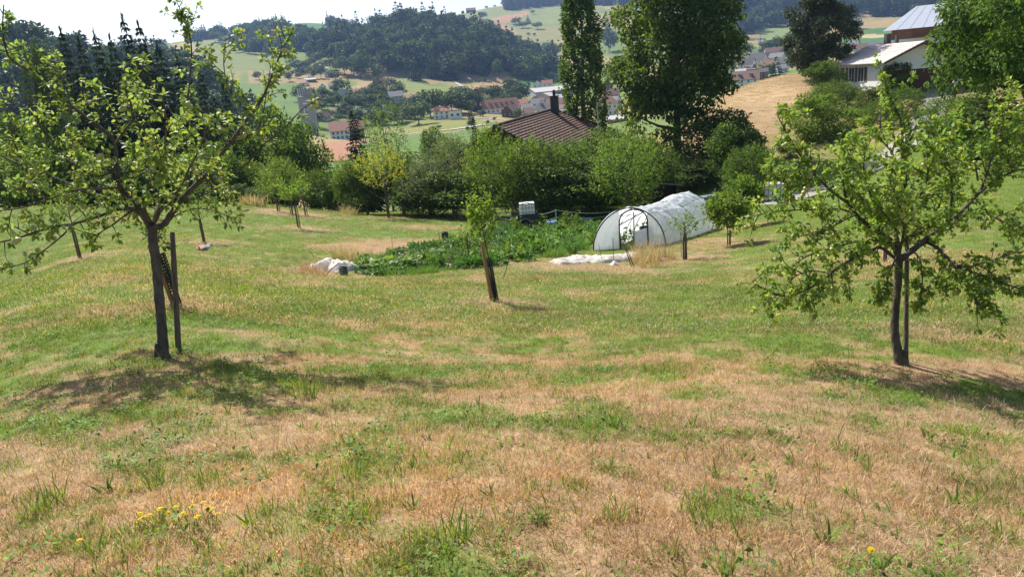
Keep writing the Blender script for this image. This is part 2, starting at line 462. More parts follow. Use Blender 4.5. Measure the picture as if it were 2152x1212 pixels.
# ------------------------------------------------------------------ ground sheet
def build_ground():
    azs = np.concatenate([np.linspace(-math.pi, -.86, 40)[:-1], np.linspace(-.86, .86, 620), np.linspace(.86, math.pi, 40)[1:]])
    ds = np.concatenate([[0.25, .6, 1.0], np.geomspace(1.4, 70, 420), np.geomspace(70, 2400, 360)[1:], [2700, 3200, 4200]])
    A, D = np.meshgrid(azs, ds, indexing='ij')
    X, Y = D * np.sin(A), D * np.cos(A)
    Z = hgt(X, Y)
    D3 = D
    dr = dryness(X, Y)
    dr2 = sstep(.2, .8, dr)[..., None]
    fine = fbm(X * 7, Y * 7, 71, 3)[..., None]
    green = np.array((.115, .178, .030)) * (.75 + .5 * fine)
    dry = np.array((.335, .225, .130)) * (.75 + .5 * fine)
    col = green * (1 - dr2) + dry * dr2
    # far meadows: mown and grazed, tan where they dried out
    m = fbm(X * .010, Y * .006, 81, 4); m2 = fbm(X * .05, Y * .03, 91, 3)
    px, py = proj(np.stack([X, Y, Z], -1))
    fg, ft = np.array((.150, .200, .055)), np.array((.300, .240, .105))
    tt = sstep(.44, .60, m + (m2 - .5) * .35)[..., None]
    far = (fg * (1 - tt) + ft * tt) * (.85 + .3 * m2[..., None])
    k = sstep(68, 82, D)[..., None]
    col = col * (1 - k) + far * k
    def paint(poly, c, d0, d1, soft=None, nz=.15):
        nonlocal col
        mk = inpoly(px + (m2 - .5) * 14, py + (m2 - .5) * 6, poly) & (D > d0) & (D < d1)
        cc = np.array(c) * (1 - nz + 2 * nz * fbm(X * .08, Y * .08, 99, 3))[..., None]
        col = np.where(mk[..., None], cc, col)
    tan, straw, lush, emer = (.34, .235, .115), (.40, .25, .125), (.120, .190, .050), (.080, .175, .050)
    paint([(1400, 310), (1500, 205), (1600, 150), (1720, 140), (1700, 200), (1660, 280), (1560, 292)], (.36, .255, .150), 80, 135, nz=.45)
    paint([(740, 185), (790, 160), (850, 165), (910, 190), (1000, 175), (1080, 150), (1110, 165), (1060, 185), (900, 196), (760, 200)], tan, 500, 800)
    paint([(880, 150), (1090, 150), (1080, 164), (960, 172), (900, 176)], (.30, .22, .11), 500, 820)
    paint([(830, 160), (900, 180), (990, 190), (1080, 180), (1060, 190), (840, 196)], (.19, .22, .07), 500, 800)
    paint([(590, 190), (690, 150), (740, 135), (740, 160), (660, 185)], tan, 500, 1100)
    paint([(520, 150), (660, 150), (660, 176), (520, 180)], (.28, .22, .10), 450, 1100)
    paint([(500, 176), (640, 176), (630, 262), (520, 262)], lush, 250, 1100)
    paint([(560, 44), (760, 44), (760, 90), (560, 90)], emer, 900, 1700)
    paint([(400, 70), (520, 70), (560, 150), (430, 150)], (.175, .205, .065), 700, 1700)
    paint([(680, 335), (760, 300), (1060, 255), (1120, 300), (900, 420), (660, 420)], lush, 90, 420)
    paint([(860, 255), (1000, 248), (1040, 270), (860, 285)], (.22, .23, .07), 250, 460)
    paint([(1085, 152), (1180, 148), (1180, 176), (1085, 176)], emer, 500, 1200)
    paint([(960, 30), (1180, 0), (1180, 60), (980, 60)], (.20, .23, .08), 1200, 2400)
    paint([(1080, 62), (1190, 55), (1190, 84), (1100, 88)], (.235, .22, .09), 1000, 2400)
    paint([(1030, 40), (1050, 52), (1115, 30), (1110, 22)], (.40, .22, .125), 1000, 2400)
    paint([(1050, 48), (1080, 62), (1070, 76), (1045, 62)], (.34, .22, .12), 1000, 2400)
    paint([(1800, 40), (1880, 40), (1880, 62), (1800, 66)], (.33, .25, .12), 500, 2400)
    paint([(1780, 63), (1880, 61), (1880, 73), (1780, 74)], emer, 500, 2400)
    paint([(1780, 74), (1880, 73), (1880, 79), (1780, 80)], (.48, .36, .19), 500, 2400)
    paint([(1770, 80), (1880, 79), (1880, 93), (1770, 95)], (.060, .175, .055), 500, 2400)
    paint([(1600, 50), (1700, 45), (1700, 95), (1600, 95)], (.20, .25, .09), 600, 2000)
    n, mth = A.shape
    i = np.arange(n - 1)[:, None] * mth + np.arange(mth - 1)[None]
    q = np.stack([i, i + 1, i + mth + 1, i + mth], -1).reshape(-1, 4)
    b = MB(); b.add(np.stack([X, Y, Z], -1).reshape(-1, 3), q[:, ::-1], col.reshape(-1, 3))
    return b
m_ground = mat("ground_soil_and_sward", (.92, .92, .92), .95, .28, 30.0, .6, .1)
g = link("ground", build_ground().mesh("ground", m_ground, True)); g['kind'] = 'structure'

def drape_quad(name, corners, m, n=28, lift=.25, kind='structure'):
    c = [ground(*k)[:2] for k in corners]
    u, v = np.meshgrid(np.linspace(0, 1, n), np.linspace(0, 1, n), indexing='ij')
    u, v = u[..., None], v[..., None]
    xy = c[0] * (1 - u) * (1 - v) + c[1] * u * (1 - v) + c[2] * u * v + c[3] * (1 - u) * v
    z = hgt(xy[..., 0], xy[..., 1]) + lift
    i = np.arange(n - 1)[:, None] * n + np.arange(n - 1)[None]
    b = MB(); b.add(np.concatenate([xy, z[..., None]], -1).reshape(-1, 3), np.stack([i, i + n, i + n + 1, i + 1], -1).reshape(-1, 4)[:, ::-1])
    o = link(name, b.mesh(name, m, True)); o['kind'] = kind
    return o

def drape_strip(name, line, width, m, lift=.03, step=1.0):
    p = np.array([ground(px, py)[:2] if dd is None else at(px, dd)[:2] for px, py, dd in line])
    seg = np.concatenate([[0], np.cumsum(np.hypot(*np.diff(p, axis=0).T))])
    t = np.arange(0, seg[-1], step)
    q = np.stack([np.interp(t, seg, p[:, k]) for k in (0, 1)], 1)
    for _ in range(6):
        q[1:-1] = .25 * q[:-2] + .5 * q[1:-1] + .25 * q[2:]
    tg = np.gradient(q, axis=0); tg /= np.linalg.norm(tg, axis=1)[:, None] + 1e-9
    nm = np.stack([-tg[:, 1], tg[:, 0]], 1)
    offs = np.linspace(-.5, .5, 5)
    w = width * (1 + .12 * (fbm(t * .3, t * 0, 7, 2) - .5))
    xy = q[:, None] + nm[:, None] * (offs[None, :] * w[:, None])[..., None]
    z = hgt(xy[..., 0], xy[..., 1]) + lift
    k = len(offs); i = np.arange(len(q) - 1)[:, None] * k + np.arange(k - 1)[None]
    b = MB(); b.add(np.concatenate([xy, z[..., None]], -1).reshape(-1, 3), np.stack([i, i + 1, i + k + 1, i + k], -1).reshape(-1, 4)[:, ::-1])
    o = link(name, b.mesh(name, m, True)); o['kind'] = 'structure'
    return o

m_tilled = mat("tilled_soil", (.30, .155, .095), .95, .12, .35, .3, .1)
m_path = mat("gravel_path", (.30, .275, .25), .95, .12, 3.0, .3, .2)
m_road = mat("valley_road", (.40, .37, .34), .95, .1, .3, .1, .2)
drape_quad("tilled_field", [(662, 306), (774, 293), (742, 338), (688, 342)], m_tilled, lift=.2)
drape_strip("gravel_path", [(1612, 432, None), (1665, 418, None), (1720, 399, None), (1790, 374, None), (1850, 345, None), (1905, 300, None), (1945, 250, None), (1965, 215, None), (1985, 180, None), (1990, 160, 116)], 2.8, m_path, .05)
drape_quad("farm_yard", [(1925, 205), (2000, 200), (2010, 150), (1930, 158)], m_path, lift=.06)
drape_strip("valley_road", [(790, 291, None), (850, 284, None), (905, 278, None), (960, 272, None), (1020, 262, None)], 3.5, m_road, .3, 3)
drape_strip("valley_lane", [(985, 247, None), (1030, 250, None), (1060, 253, None)], 4, m_road, .3, 3)
drape_strip("hill_track", [(688, 144, None), (672, 140, None), (660, 133, None), (661, 127, None), (668, 124, None)], 5, m_road, .4, 3)
drape_strip("meadow_track", [(945, 168, None), (960, 175, None), (978, 186, None)], 3, m_road, .3, 3)

# ------------------------------------------------------------------ instanced ground cover (uncountable)
def source_collection(name, meshes):
    c = bpy.data.collections.new(name)
    for i, me in enumerate(meshes):
        o = bpy.data.objects.new("%s_%02d" % (name, i), me)
        c.objects.link(o)
    return c

def scatter(name, pts, rot, scl, idx, tint, coll):
    me = bpy.data.meshes.new(name)
    n = len(pts)
    me.vertices.add(n); me.vertices.foreach_set("co", np.asarray(pts, np.float32).ravel())
    a = me.attributes.new("rot", 'FLOAT_VECTOR', 'POINT'); a.data.foreach_set("vector", np.asarray(rot, np.float32).ravel())
    a = me.attributes.new("scl", 'FLOAT_VECTOR', 'POINT'); a.data.foreach_set("vector", np.asarray(scl, np.float32).ravel())
    a = me.attributes.new("idx", 'INT', 'POINT'); a.data.foreach_set("value", np.asarray(idx, np.int32))
    a = me.attributes.new("itint", 'FLOAT_VECTOR', 'POINT'); a.data.foreach_set("vector", np.asarray(tint, np.float32).ravel())
    o = link(name, me); o['kind'] = 'stuff'
    ng = bpy.data.node_groups.new(name, 'GeometryNodeTree')
    ng.interface.new_socket("Geometry", in_out='INPUT', socket_type='NodeSocketGeometry')
    ng.interface.new_socket("Geometry", in_out='OUTPUT', socket_type='NodeSocketGeometry')
    N, Lk = ng.nodes, ng.links
    gi, go = N.new("NodeGroupInput"), N.new("NodeGroupOutput")
    ip = N.new("GeometryNodeInstanceOnPoints"); ci = N.new("GeometryNodeCollectionInfo")
    ci.inputs["Collection"].default_value = coll
    ci.inputs["Separate Children"].default_value = True; ci.inputs["Reset Children"].default_value = True
    def attr(nm, ty):
        k = N.new("GeometryNodeInputNamedAttribute"); k.data_type = ty; k.inputs["Name"].default_value = nm
        return k.outputs["Attribute"]
    Lk.new(gi.outputs[0], ip.inputs["Points"]); Lk.new(ci.outputs[0], ip.inputs["Instance"])
    ip.inputs["Pick Instance"].default_value = True
    Lk.new(attr("idx", 'INT'), ip.inputs["Instance Index"])
    er = N.new("FunctionNodeEulerToRotation")
    Lk.new(attr("rot", 'FLOAT_VECTOR'), er.inputs[0]); Lk.new(er.outputs[0], ip.inputs["Rotation"])
    Lk.new(attr("scl", 'FLOAT_VECTOR'), ip.inputs["Scale"])
    Lk.new(ip.outputs[0], go.inputs[0])
    md = o.modifiers.new("scatter", 'NODES'); md.node_group = ng
    return o

def blades(n, rad, h, w, lean, cols, seed, curl=.5, seg=3, flat=0.0):
    r = np.random.default_rng(seed)
    b = MB()
    th = r.uniform(0, 2 * math.pi, n); rr = rad * np.sqrt(r.uniform(0, 1, n))
    p0 = np.stack([rr * np.cos(th), rr * np.sin(th), np.full(n, -.01)], 1)
    ph = r.uniform(0, 2 * math.pi, n)
    hh = h * r.uniform(.45, 1.1, n); ww = w * r.uniform(.7, 1.3, n)
    ln = np.clip(lean * r.uniform(.2, 1.6, n) + flat, 0, 1.5)
    dirh = np.stack([np.cos(ph), np.sin(ph), np.zeros(n)], 1)
    sd = np.stack([-np.sin(ph), np.cos(ph), np.zeros(n)], 1)
    tw = r.uniform(-.9, .9, n)[:, None]
    sd = sd * np.cos(tw) + dirh * np.sin(tw)
    pts, ang, p = [p0], ln.copy(), p0
    for k in range(seg):
        p = p + (dirh * np.sin(ang)[:, None] + np.array([0, 0, 1.0]) * np.cos(ang)[:, None]) * (hh / seg)[:, None]
        pts.append(p); ang = ang + curl * r.uniform(.2, 1.4, n) / seg * 1.6
    ws = [1.0, .95, .7, 0][-(seg + 1):] if seg == 3 else [1, .75, 0]
    V = []
    for k in range(seg):
        V += [pts[k] - sd * (ww * ws[k] / 2)[:, None], pts[k] + sd * (ww * ws[k] / 2)[:, None]]
    V.append(pts[seg])
    k = 2 * seg + 1
    v = np.stack(V, 1).reshape(-1, 3)
    o = np.arange(n)[:, None] * k
    qs = [o + np.array([[2 * a, 2 * a + 1, 2 * a + 3, 2 * a + 2]]) for a in range(seg - 1)]
    F_ = [np.concatenate(qs)] if qs else []
    F_.append(o + np.array([[2 * seg - 2, 2 * seg - 1, 2 * seg]]))
    c = np.array(cols)[r.integers(0, len(cols), n)] * r.uniform(.75, 1.25, n)[:, None]
    b.add(v, F_, np.repeat(c, k, 0))
    return b

G1, G2, G3, G4 = (.155, .250, .032), (.118, .205, .034), (.205, .285, .046), (.092, .170, .042)
S1, S2, S3, S4, S5 = (.51, .375, .245), (.43, .295, .185), (.62, .51, .37), (.36, .235, .145), (.50, .335, .215)
m_grass = leafmat("grass_blade", .35, .6, .25, True, rnd=.05)

GR = []
for s in range(4): GR.append(blades(34, .075, .060, .0032, .55, [G1, G2, G3, G1, S2], 100 + s).mesh("tuft", m_grass, True))                    # 0-3 short green
for s in range(4): GR.append(blades(44, .085, .050, .0026, .75, [S1, S2, S4, S5, S1, S4, S3], 110 + s).mesh("tuft", m_grass, True))            # 4-7 short dry
for s in range(2): GR.append(blades(9, .10, .13, .0013, .2, [S3, S1, S5], 120 + s, .5, flat=1.0).mesh("tuft", m_grass, True))                 # 8-9 lying straw
for s in range(2): GR.append(blades(14, .04, .10, .0036, .45, [G1, G3, G2], 130 + s, .5).mesh("tuft", m_grass, True))                          # 10-11 tall green tuft
for s in range(2): GR.append(blades(10, .02, .085, .0085, .75, [G2, G1, G1], 140 + s, .55).mesh("tuft", m_grass, True))                          # 12-13 plantain
def clover(seed):
    r = np.random.default_rng(seed); b = MB(); n = 34
    p = np.stack([r.normal(0, .05, n), r.normal(0, .05, n), r.uniform(.01, .045, n)], 1)
    d = np.stack([r.normal(0, 1, n), r.normal(0, 1, n), r.uniform(-.1, .5, n)], 1)
    b.leaves(p, d, np.tile([0, 0, 1.0], (n, 1)) + r.normal(0, .3, (n, 3)), r.uniform(.014, .03, n), r.uniform(.010, .019, n), np.array([G1, G2, G4])[r.integers(0, 3, n)])
    return b
for s in range(2): GR.append(clover(150 + s).mesh("tuft", m_grass, True))                                                                     # 14-15 clover
for s in range(3): GR.append(blades(80, .30, .066, .0075, .7, [G1, G2, G3, G1, S1], 160 + s, seg=2).mesh("tuft", m_grass, True))                # 16-18 wide green
for s in range(3): GR.append(blades(84, .30, .060, .007, .9, [S1, S2, S4, S1, S3, G4], 170 + s, seg=2).mesh("tuft", m_grass, True))               # 19-21 wide dry
for s in range(2): GR.append(blades(3, .03, .26, .0030, .2, [S2, S4, G4], 180 + s, .2).mesh("tuft", m_grass, True))                            # 22-23 stalks
grass_src = source_collection("tuft", GR)

def meadow():
    out = []
    def ring(d0, d1, dens, lod, az=.98):
        area = az * (d1 * d1 - d0 * d0)
        n = int(area * dens)
        d = np.sqrt(rng.uniform(d0 * d0, d1 * d1, n)); a = rng.uniform(-az, az, n)
        x, y = d * np.sin(a), d * np.cos(a)
        dv = dryness(x, y)
        isdry = rng.uniform(0, 1, n) < sstep(.05, .95, dv)
        if lod == 0:
            idx = np.where(isdry, rng.integers(4, 8, n), rng.integers(0, 4, n))
            u = rng.uniform(0, 1, n)
            sp = fbm(x * .9, y * .9, 61, 2)
            idx = np.where(isdry & (u < .08), rng.integers(8, 10, n), idx)
            idx = np.where(~isdry & (u < .05 + .10 * (sp > .58)), rng.integers(10, 12, n), idx)
            idx = np.where((u > .982) & (sp > .40), rng.integers(12, 14, n), idx)
            idx = np.where(~isdry & (u > .45) & (u < .55), rng.integers(14, 16, n), idx)
            idx = np.where((u > .962) & (u < .970), rng.integers(22, 24, n), idx)
            s = rng.uniform(.75, 1.3, n)
        else:
            idx = np.where(isdry, rng.integers(19, 22, n), rng.integers(16, 19, n))
            s = rng.uniform(.7, 1.25, n) * (1.0 if lod == 1 else 1.5)
        hn = .75 + .7 * fbm(x * 1.3, y * 1.3, 65, 2)
        t = np.ones((n, 3)) * ((.70 + .56 * fbm(x * .8, y * 1.5, 67, 3)) * rng.uniform(.72, 1.28, n))[:, None]
        warm = fbm(x * .4, y * .7, 69, 2)[:, None] - .5
        t = t * (1 + warm * np.array([[.25, .0, -.3]]))
        z = hgt(x, y)
        gx, gy = (hgt(x + .1, y) - z) / .1, (hgt(x, y + .1) - z) / .1
        rot = np.stack([np.arctan(gy), -np.arctan(gx), np.zeros(n)], 1) * .6
        rot[:, 2] = rng.uniform(0, 6.28, n)
        keep = ~inpoly(x, y, GARDEN_W)
        for a, b, r_ in NOGRASS: keep &= (x - a) ** 2 + (y - b) ** 2 > r_ * r_
        out.append([k[keep] for k in (np.stack([x, y, z], 1), rot, np.stack([s, s, s * hn], 1), idx, t)])
    ring(1.3, 4.5, 420, 0); ring(4.5, 8.0, 240, 0); ring(8.0, 13, 120, 0, .90); ring(10, 22, 38, 1, .84); ring(22, 40, 15, 1, .78); ring(40, 76, 5.0, 2, .74)
    n = 6500
    d = np.sqrt(rng.uniform(78 ** 2, 128 ** 2, n)); a = rng.uniform(.18, .68, n); x, y = d * np.sin(a), d * np.cos(a); z = hgt(x, y)
    px, py = proj(np.stack([x, y, z], 1))
    dd = inpoly(px, py, [(1400, 310), (1500, 205), (1600, 150), (1720, 140), (1700, 200), (1660, 280), (1560, 292)])
    idx = np.where(dd | (rng.uniform(0, 1, n) < .3), rng.integers(19, 22, n), rng.integers(16, 19, n)); s = rng.uniform(1.6, 3.2, n)
    rot = np.zeros((n, 3)); rot[:, 2] = rng.uniform(0, 6.28, n)
    t = np.ones((n, 3)) * (.65 + .6 * fbm(x * .3, y * .3, 75, 3))[:, None]
    out.append([np.stack([x, y, z], 1), rot, np.stack([s, s, s * 1.1], 1), idx, t])
    return [np.concatenate([o[k] for o in out]) for k in range(5)]
NOGRASS = []
# ------------------------------------------------------------------ bark, leaf colours
m_bark = mat("apple_bark", (.100, .082, .064), .9, .4, 22.0, .8, .2, stretch=(1, 1, .35))
m_bark2 = mat("grey_bark", (.170, .150, .125), .9, .35, 6.0, .8, .2, stretch=(1, 1, .3))
m_wood = mat("weathered_stake", (.135, .105, .080), .85, .35, 14.0, .5, .2, stretch=(3, 3, .3))
m_newwood = mat("larch_stake", (.30, .175, .085), .8, .3, 10.0, .4, .2, stretch=(4, 4, .3))
m_apple_leaf = leafmat("apple_leaf", .46, .5, .22, rnd=.10, tr_gain=(1.6, 1.5, .95))
m_leaf = leafmat("broad_leaf", .40, .55, .2, rnd=.07, tr_gain=(1.7, 1.6, .75))
m_needle = leafmat("conifer_needle", .14, .6, .3, rnd=.07)
m_far = leafmat("far_leaf", .20, .65, .25, rnd=.16)
m_farI = leafmat("far_leaf_wood", .20, .65, .25, True, rnd=0)
m_apple = mat("green_apple", (.36, .40, .12), .38, .25, 9.0, 0, .45, col2=(.48, .44, .15))

def unit(v):
    return v / (np.linalg.norm(v, axis=-1, keepdims=True) + 1e-9)

def smooth_line(p, n=8):
    p = np.asarray(p, float)
    if len(p) < 3:
        t = np.linspace(0, 1, n)[:, None]
        return p[0] * (1 - t) + p[-1] * t
    q = np.vstack([2 * p[0] - p[1], p, 2 * p[-1] - p[-2]])
    out = []
    for i in range(1, len(q) - 2):
        t = np.linspace(0, 1, n, endpoint=False)[:, None]
        a, b, c, d = q[i - 1], q[i], q[i + 1], q[i + 2]
        out.append(.5 * ((2 * b) + (c - a) * t + (2 * a - 5 * b + 4 * c - d) * t ** 2 + (3 * b - a - 3 * c + d) * t ** 3))
    out.append(p[-1:])
    return np.vstack(out)

# ------------------------------------------------------------------ the two big apple trees, limb by limb
def apple_leaf_mesh(k):
    b = MB(); L = .075
    b.leaves(np.zeros((1, 3)), np.array([[1.0, 0, 0]]), np.array([[0, 0, 1.0]]), L, L * .58, np.array([(.20, .285, .065), (.235, .315, .07), (.155, .24, .06)][k]), 1, .12 + .14 * k)
    return b.mesh("leaf", m_apple_leaf, True)
LEAFM = [apple_leaf_mesh(k) for k in range(3)]
def apple_mesh():
    b = MB(); n, k = 10, 7
    ph = np.linspace(0, math.pi, k)
    rr = np.sin(ph) ** .85; zz = np.cos(ph) * .92 - .12 * np.exp(-(ph / .5) ** 2) + .1 * np.exp(-((math.pi - ph) / .5) ** 2)
    th = np.arange(n) * 2 * math.pi / n
    v = np.stack([rr[:, None] * np.cos(th), rr[:, None] * np.sin(th), zz[:, None] + 0 * th], -1).reshape(-1, 3)
    i = np.arange(k - 1)[:, None] * n; j = np.arange(n)[None]; j2 = (j + 1) % n
    b.add(v, np.stack([i + j, i + n + j, i + n + j2, i + j2], -1).reshape(-1, 4))
    b.tube([(0, 0, .8), (.05, .02, 1.1), (.12, .03, 1.5)], .06, 4, (.35, .3, .3))
    return b.mesh("apple", m_apple, True)
APPLE = apple_mesh()

def build_apple(label, base, trunk, limbs, cfg, seed):
    r = np.random.default_rng(seed)
    root = thing("apple_tree", label, "apple tree", base, group="old apple trees in the meadow")
    dep = float((base - CAM) @ _f)
    inv = base
    def pts(px, off):
        o = np.interp(np.linspace(0, 1, len(px)), np.linspace(0, 1, len(off)), off)
        return smooth_line([Pz(a, b_, dep + k) for (a, b_), k in zip(px, o)], 6)
    tb = MB()
    tp = pts(trunk[0], [0, 0]); tr = np.interp(np.linspace(0, 1, len(tp)), np.linspace(0, 1, len(trunk[1])), trunk[1])
    tp[0] -= np.array([0, 0, .12])
    ph = np.arange(len(tp))
    tb.tube(tp - inv, tr * (1 + .10 * np.sin(ph * 2.1) * r.uniform(.3, 1, len(tp))), 12)
    for _ in range(5):   # root flare
        a = r.uniform(0, 6.28); e = np.array([math.cos(a), math.sin(a), 0])
        tb.tube([tp[0] - inv + np.array([0, 0, .30]) + e * tr[0] * .35, tp[0] - inv + np.array([0, 0, .18]) + e * tr[0] * .85, tp[0] - inv + e * tr[0] * 1.6], [tr[0] * .4, tr[0] * .4, tr[0] * .15], 6)
    link("trunk", tb.mesh("trunk", m_bark, True), root)
    spurs, twigs = [], MB()
    def along(line, r0, r1, start, spacing, lenr, upb, lvl=0):
        seg = np.linalg.norm(np.diff(line, axis=0), axis=1); cum = np.concatenate([[0], np.cumsum(seg)])
        T = cum[-1]
        s_ = T * start + r.uniform(0, spacing)
        while s_ < T:
            i = min(int(np.searchsorted(cum, s_)) - 1, len(line) - 2); i = max(i, 0)
            p = line[i] + (line[i + 1] - line[i]) * ((s_ - cum[i]) / max(seg[i], 1e-6))
            tg = unit(line[i + 1] - line[i])
            rd = unit(r.normal(0, 1, 3)); rd = unit(rd - tg * (rd @ tg))
            if lvl == 0 or r.uniform() < .55:
                u = r.uniform()
                L = lenr[0] + (lenr[1] - lenr[0]) * u * u
                L *= 1.15 - .5 * s_ / T
                d = unit(rd * 1.0 + tg * .55 + np.array([0, 0, upb * r.uniform(.3, 1.3)]))
                k = max(3, int(L / .07))
                q = [p]
                for _ in range(k):
                    d = unit(d + r.normal(0, .18, 3) + np.array([0, 0, .06 * upb]))
                    q.append(q[-1] + d * L / k)
                q = np.array(q)
                rr0 = .0035 + .010 * min(L, .8)
                twigs.tube(q - inv, np.linspace(rr0, .002, len(q)), 4, (.9, .9, .9), False)
                if L > .30 and lvl == 0:
                    along(q, 0, 0, .25, .13, (.08, .26), upb, 1)
                for m_ in range(1, len(q)):
                    if m_ == len(q) - 1 or r.uniform() < cfg['spur']:
                        spurs.append((q[m_], unit(q[m_] - q[m_ - 1]), m_ == len(q) - 1))
            else:
                spurs.append((p + rd * .012, unit(rd + tg * .3 + np.array([0, 0, .4])), False))
            s_ += spacing * r.uniform(.5, 1.5)
    for px, off, r0, r1, opt in limbs:
        ln = pts(px, off)
        lb = MB(); rad = .84 * np.linspace(r0, r1, len(ln)) * (1 + .12 * np.sin(np.arange(len(ln)) * 1.7 + r0 * 900))
        lb.tube(ln - inv, rad, 8 if r0 > .02 else 6)
        link("limb", lb.mesh("limb", m_bark, True), root)
        along(ln, r0, r1, opt.get('start', .12), opt.get('sp', cfg['sp']), opt.get('len', cfg['len']), opt.get('up', cfg['up']))
    link("twigs", twigs.mesh("twigs", m_bark), root)['kind'] = 'stuff'
    LP, LD, LN, LL, LT = [], [], [], [], []
    apples = []
    fol = np.array(cfg['tints'])
    for p, d, tip in spurs:
        n = r.integers(*((6, 11) if tip else (4, 8)))
        base_t = fol[r.integers(0, len(fol))]
        for k in range(n):
            rd = unit(r.normal(0, 1, 3))
            dd = unit(d * .55 + rd + np.array([0, 0, -.10]))
            LP.append(p + rd * .012); LD.append(dd)
            LN.append(unit(np.array([0, 0, 1.0]) + r.normal(0, .55, 3))); LL.append(r.uniform(*cfg['leaf'])); LT.append(base_t * r.uniform(.75, 1.25))
        if r.uniform() < cfg['apples'] and not tip:
            for _ in range(r.integers(*cfg['cluster'])):
                apples.append((p + np.array([r.normal(0, .03), r.normal(0, .03), -.045 - abs(r.normal(0, .025))]), r.uniform(*cfg['asize'])))
    LP, LD, LN, LL, LT = map(np.array, (LP, LD, LN, LL, LT))
    dist = np.linalg.norm(LP - CAM, axis=1)
    order = np.argsort(-LL / dist); big, rest = order[:300], order[300:]
    fb = MB(); fb.leaves(LP[rest] - inv, LD[rest], LN[rest], LL[rest], LL[rest] * .58, LT[rest], 1, .28)
    link("foliage", fb.mesh("foliage", m_apple_leaf, True), root)['kind'] = 'stuff'
    for i in big:
        x = LD[i]; y = unit(np.cross(LN[i], x)); z = np.cross(x, y)
        o = link("leaf", LEAFM[int(r.integers(0, 3))], root)
        s = LL[i] / .075
        o.matrix_local = Matrix(((x[0] * s, y[0] * s, z[0] * s, LP[i][0] - inv[0]), (x[1] * s, y[1] * s, z[1] * s, LP[i][1] - inv[1]), (x[2] * s, y[2] * s, z[2] * s, LP[i][2] - inv[2]), (0, 0, 0, 1)))
    r.shuffle(apples)
    for p, s in apples[:cfg['nap']]:
        link("apple", APPLE, root, p - inv, (r.uniform(-.4, .4), r.uniform(-.4, .4), r.uniform(0, 6.28)), (s, s, s * .92))
    print("APPLE", label[:20], len(LP), len(apples))
    return root

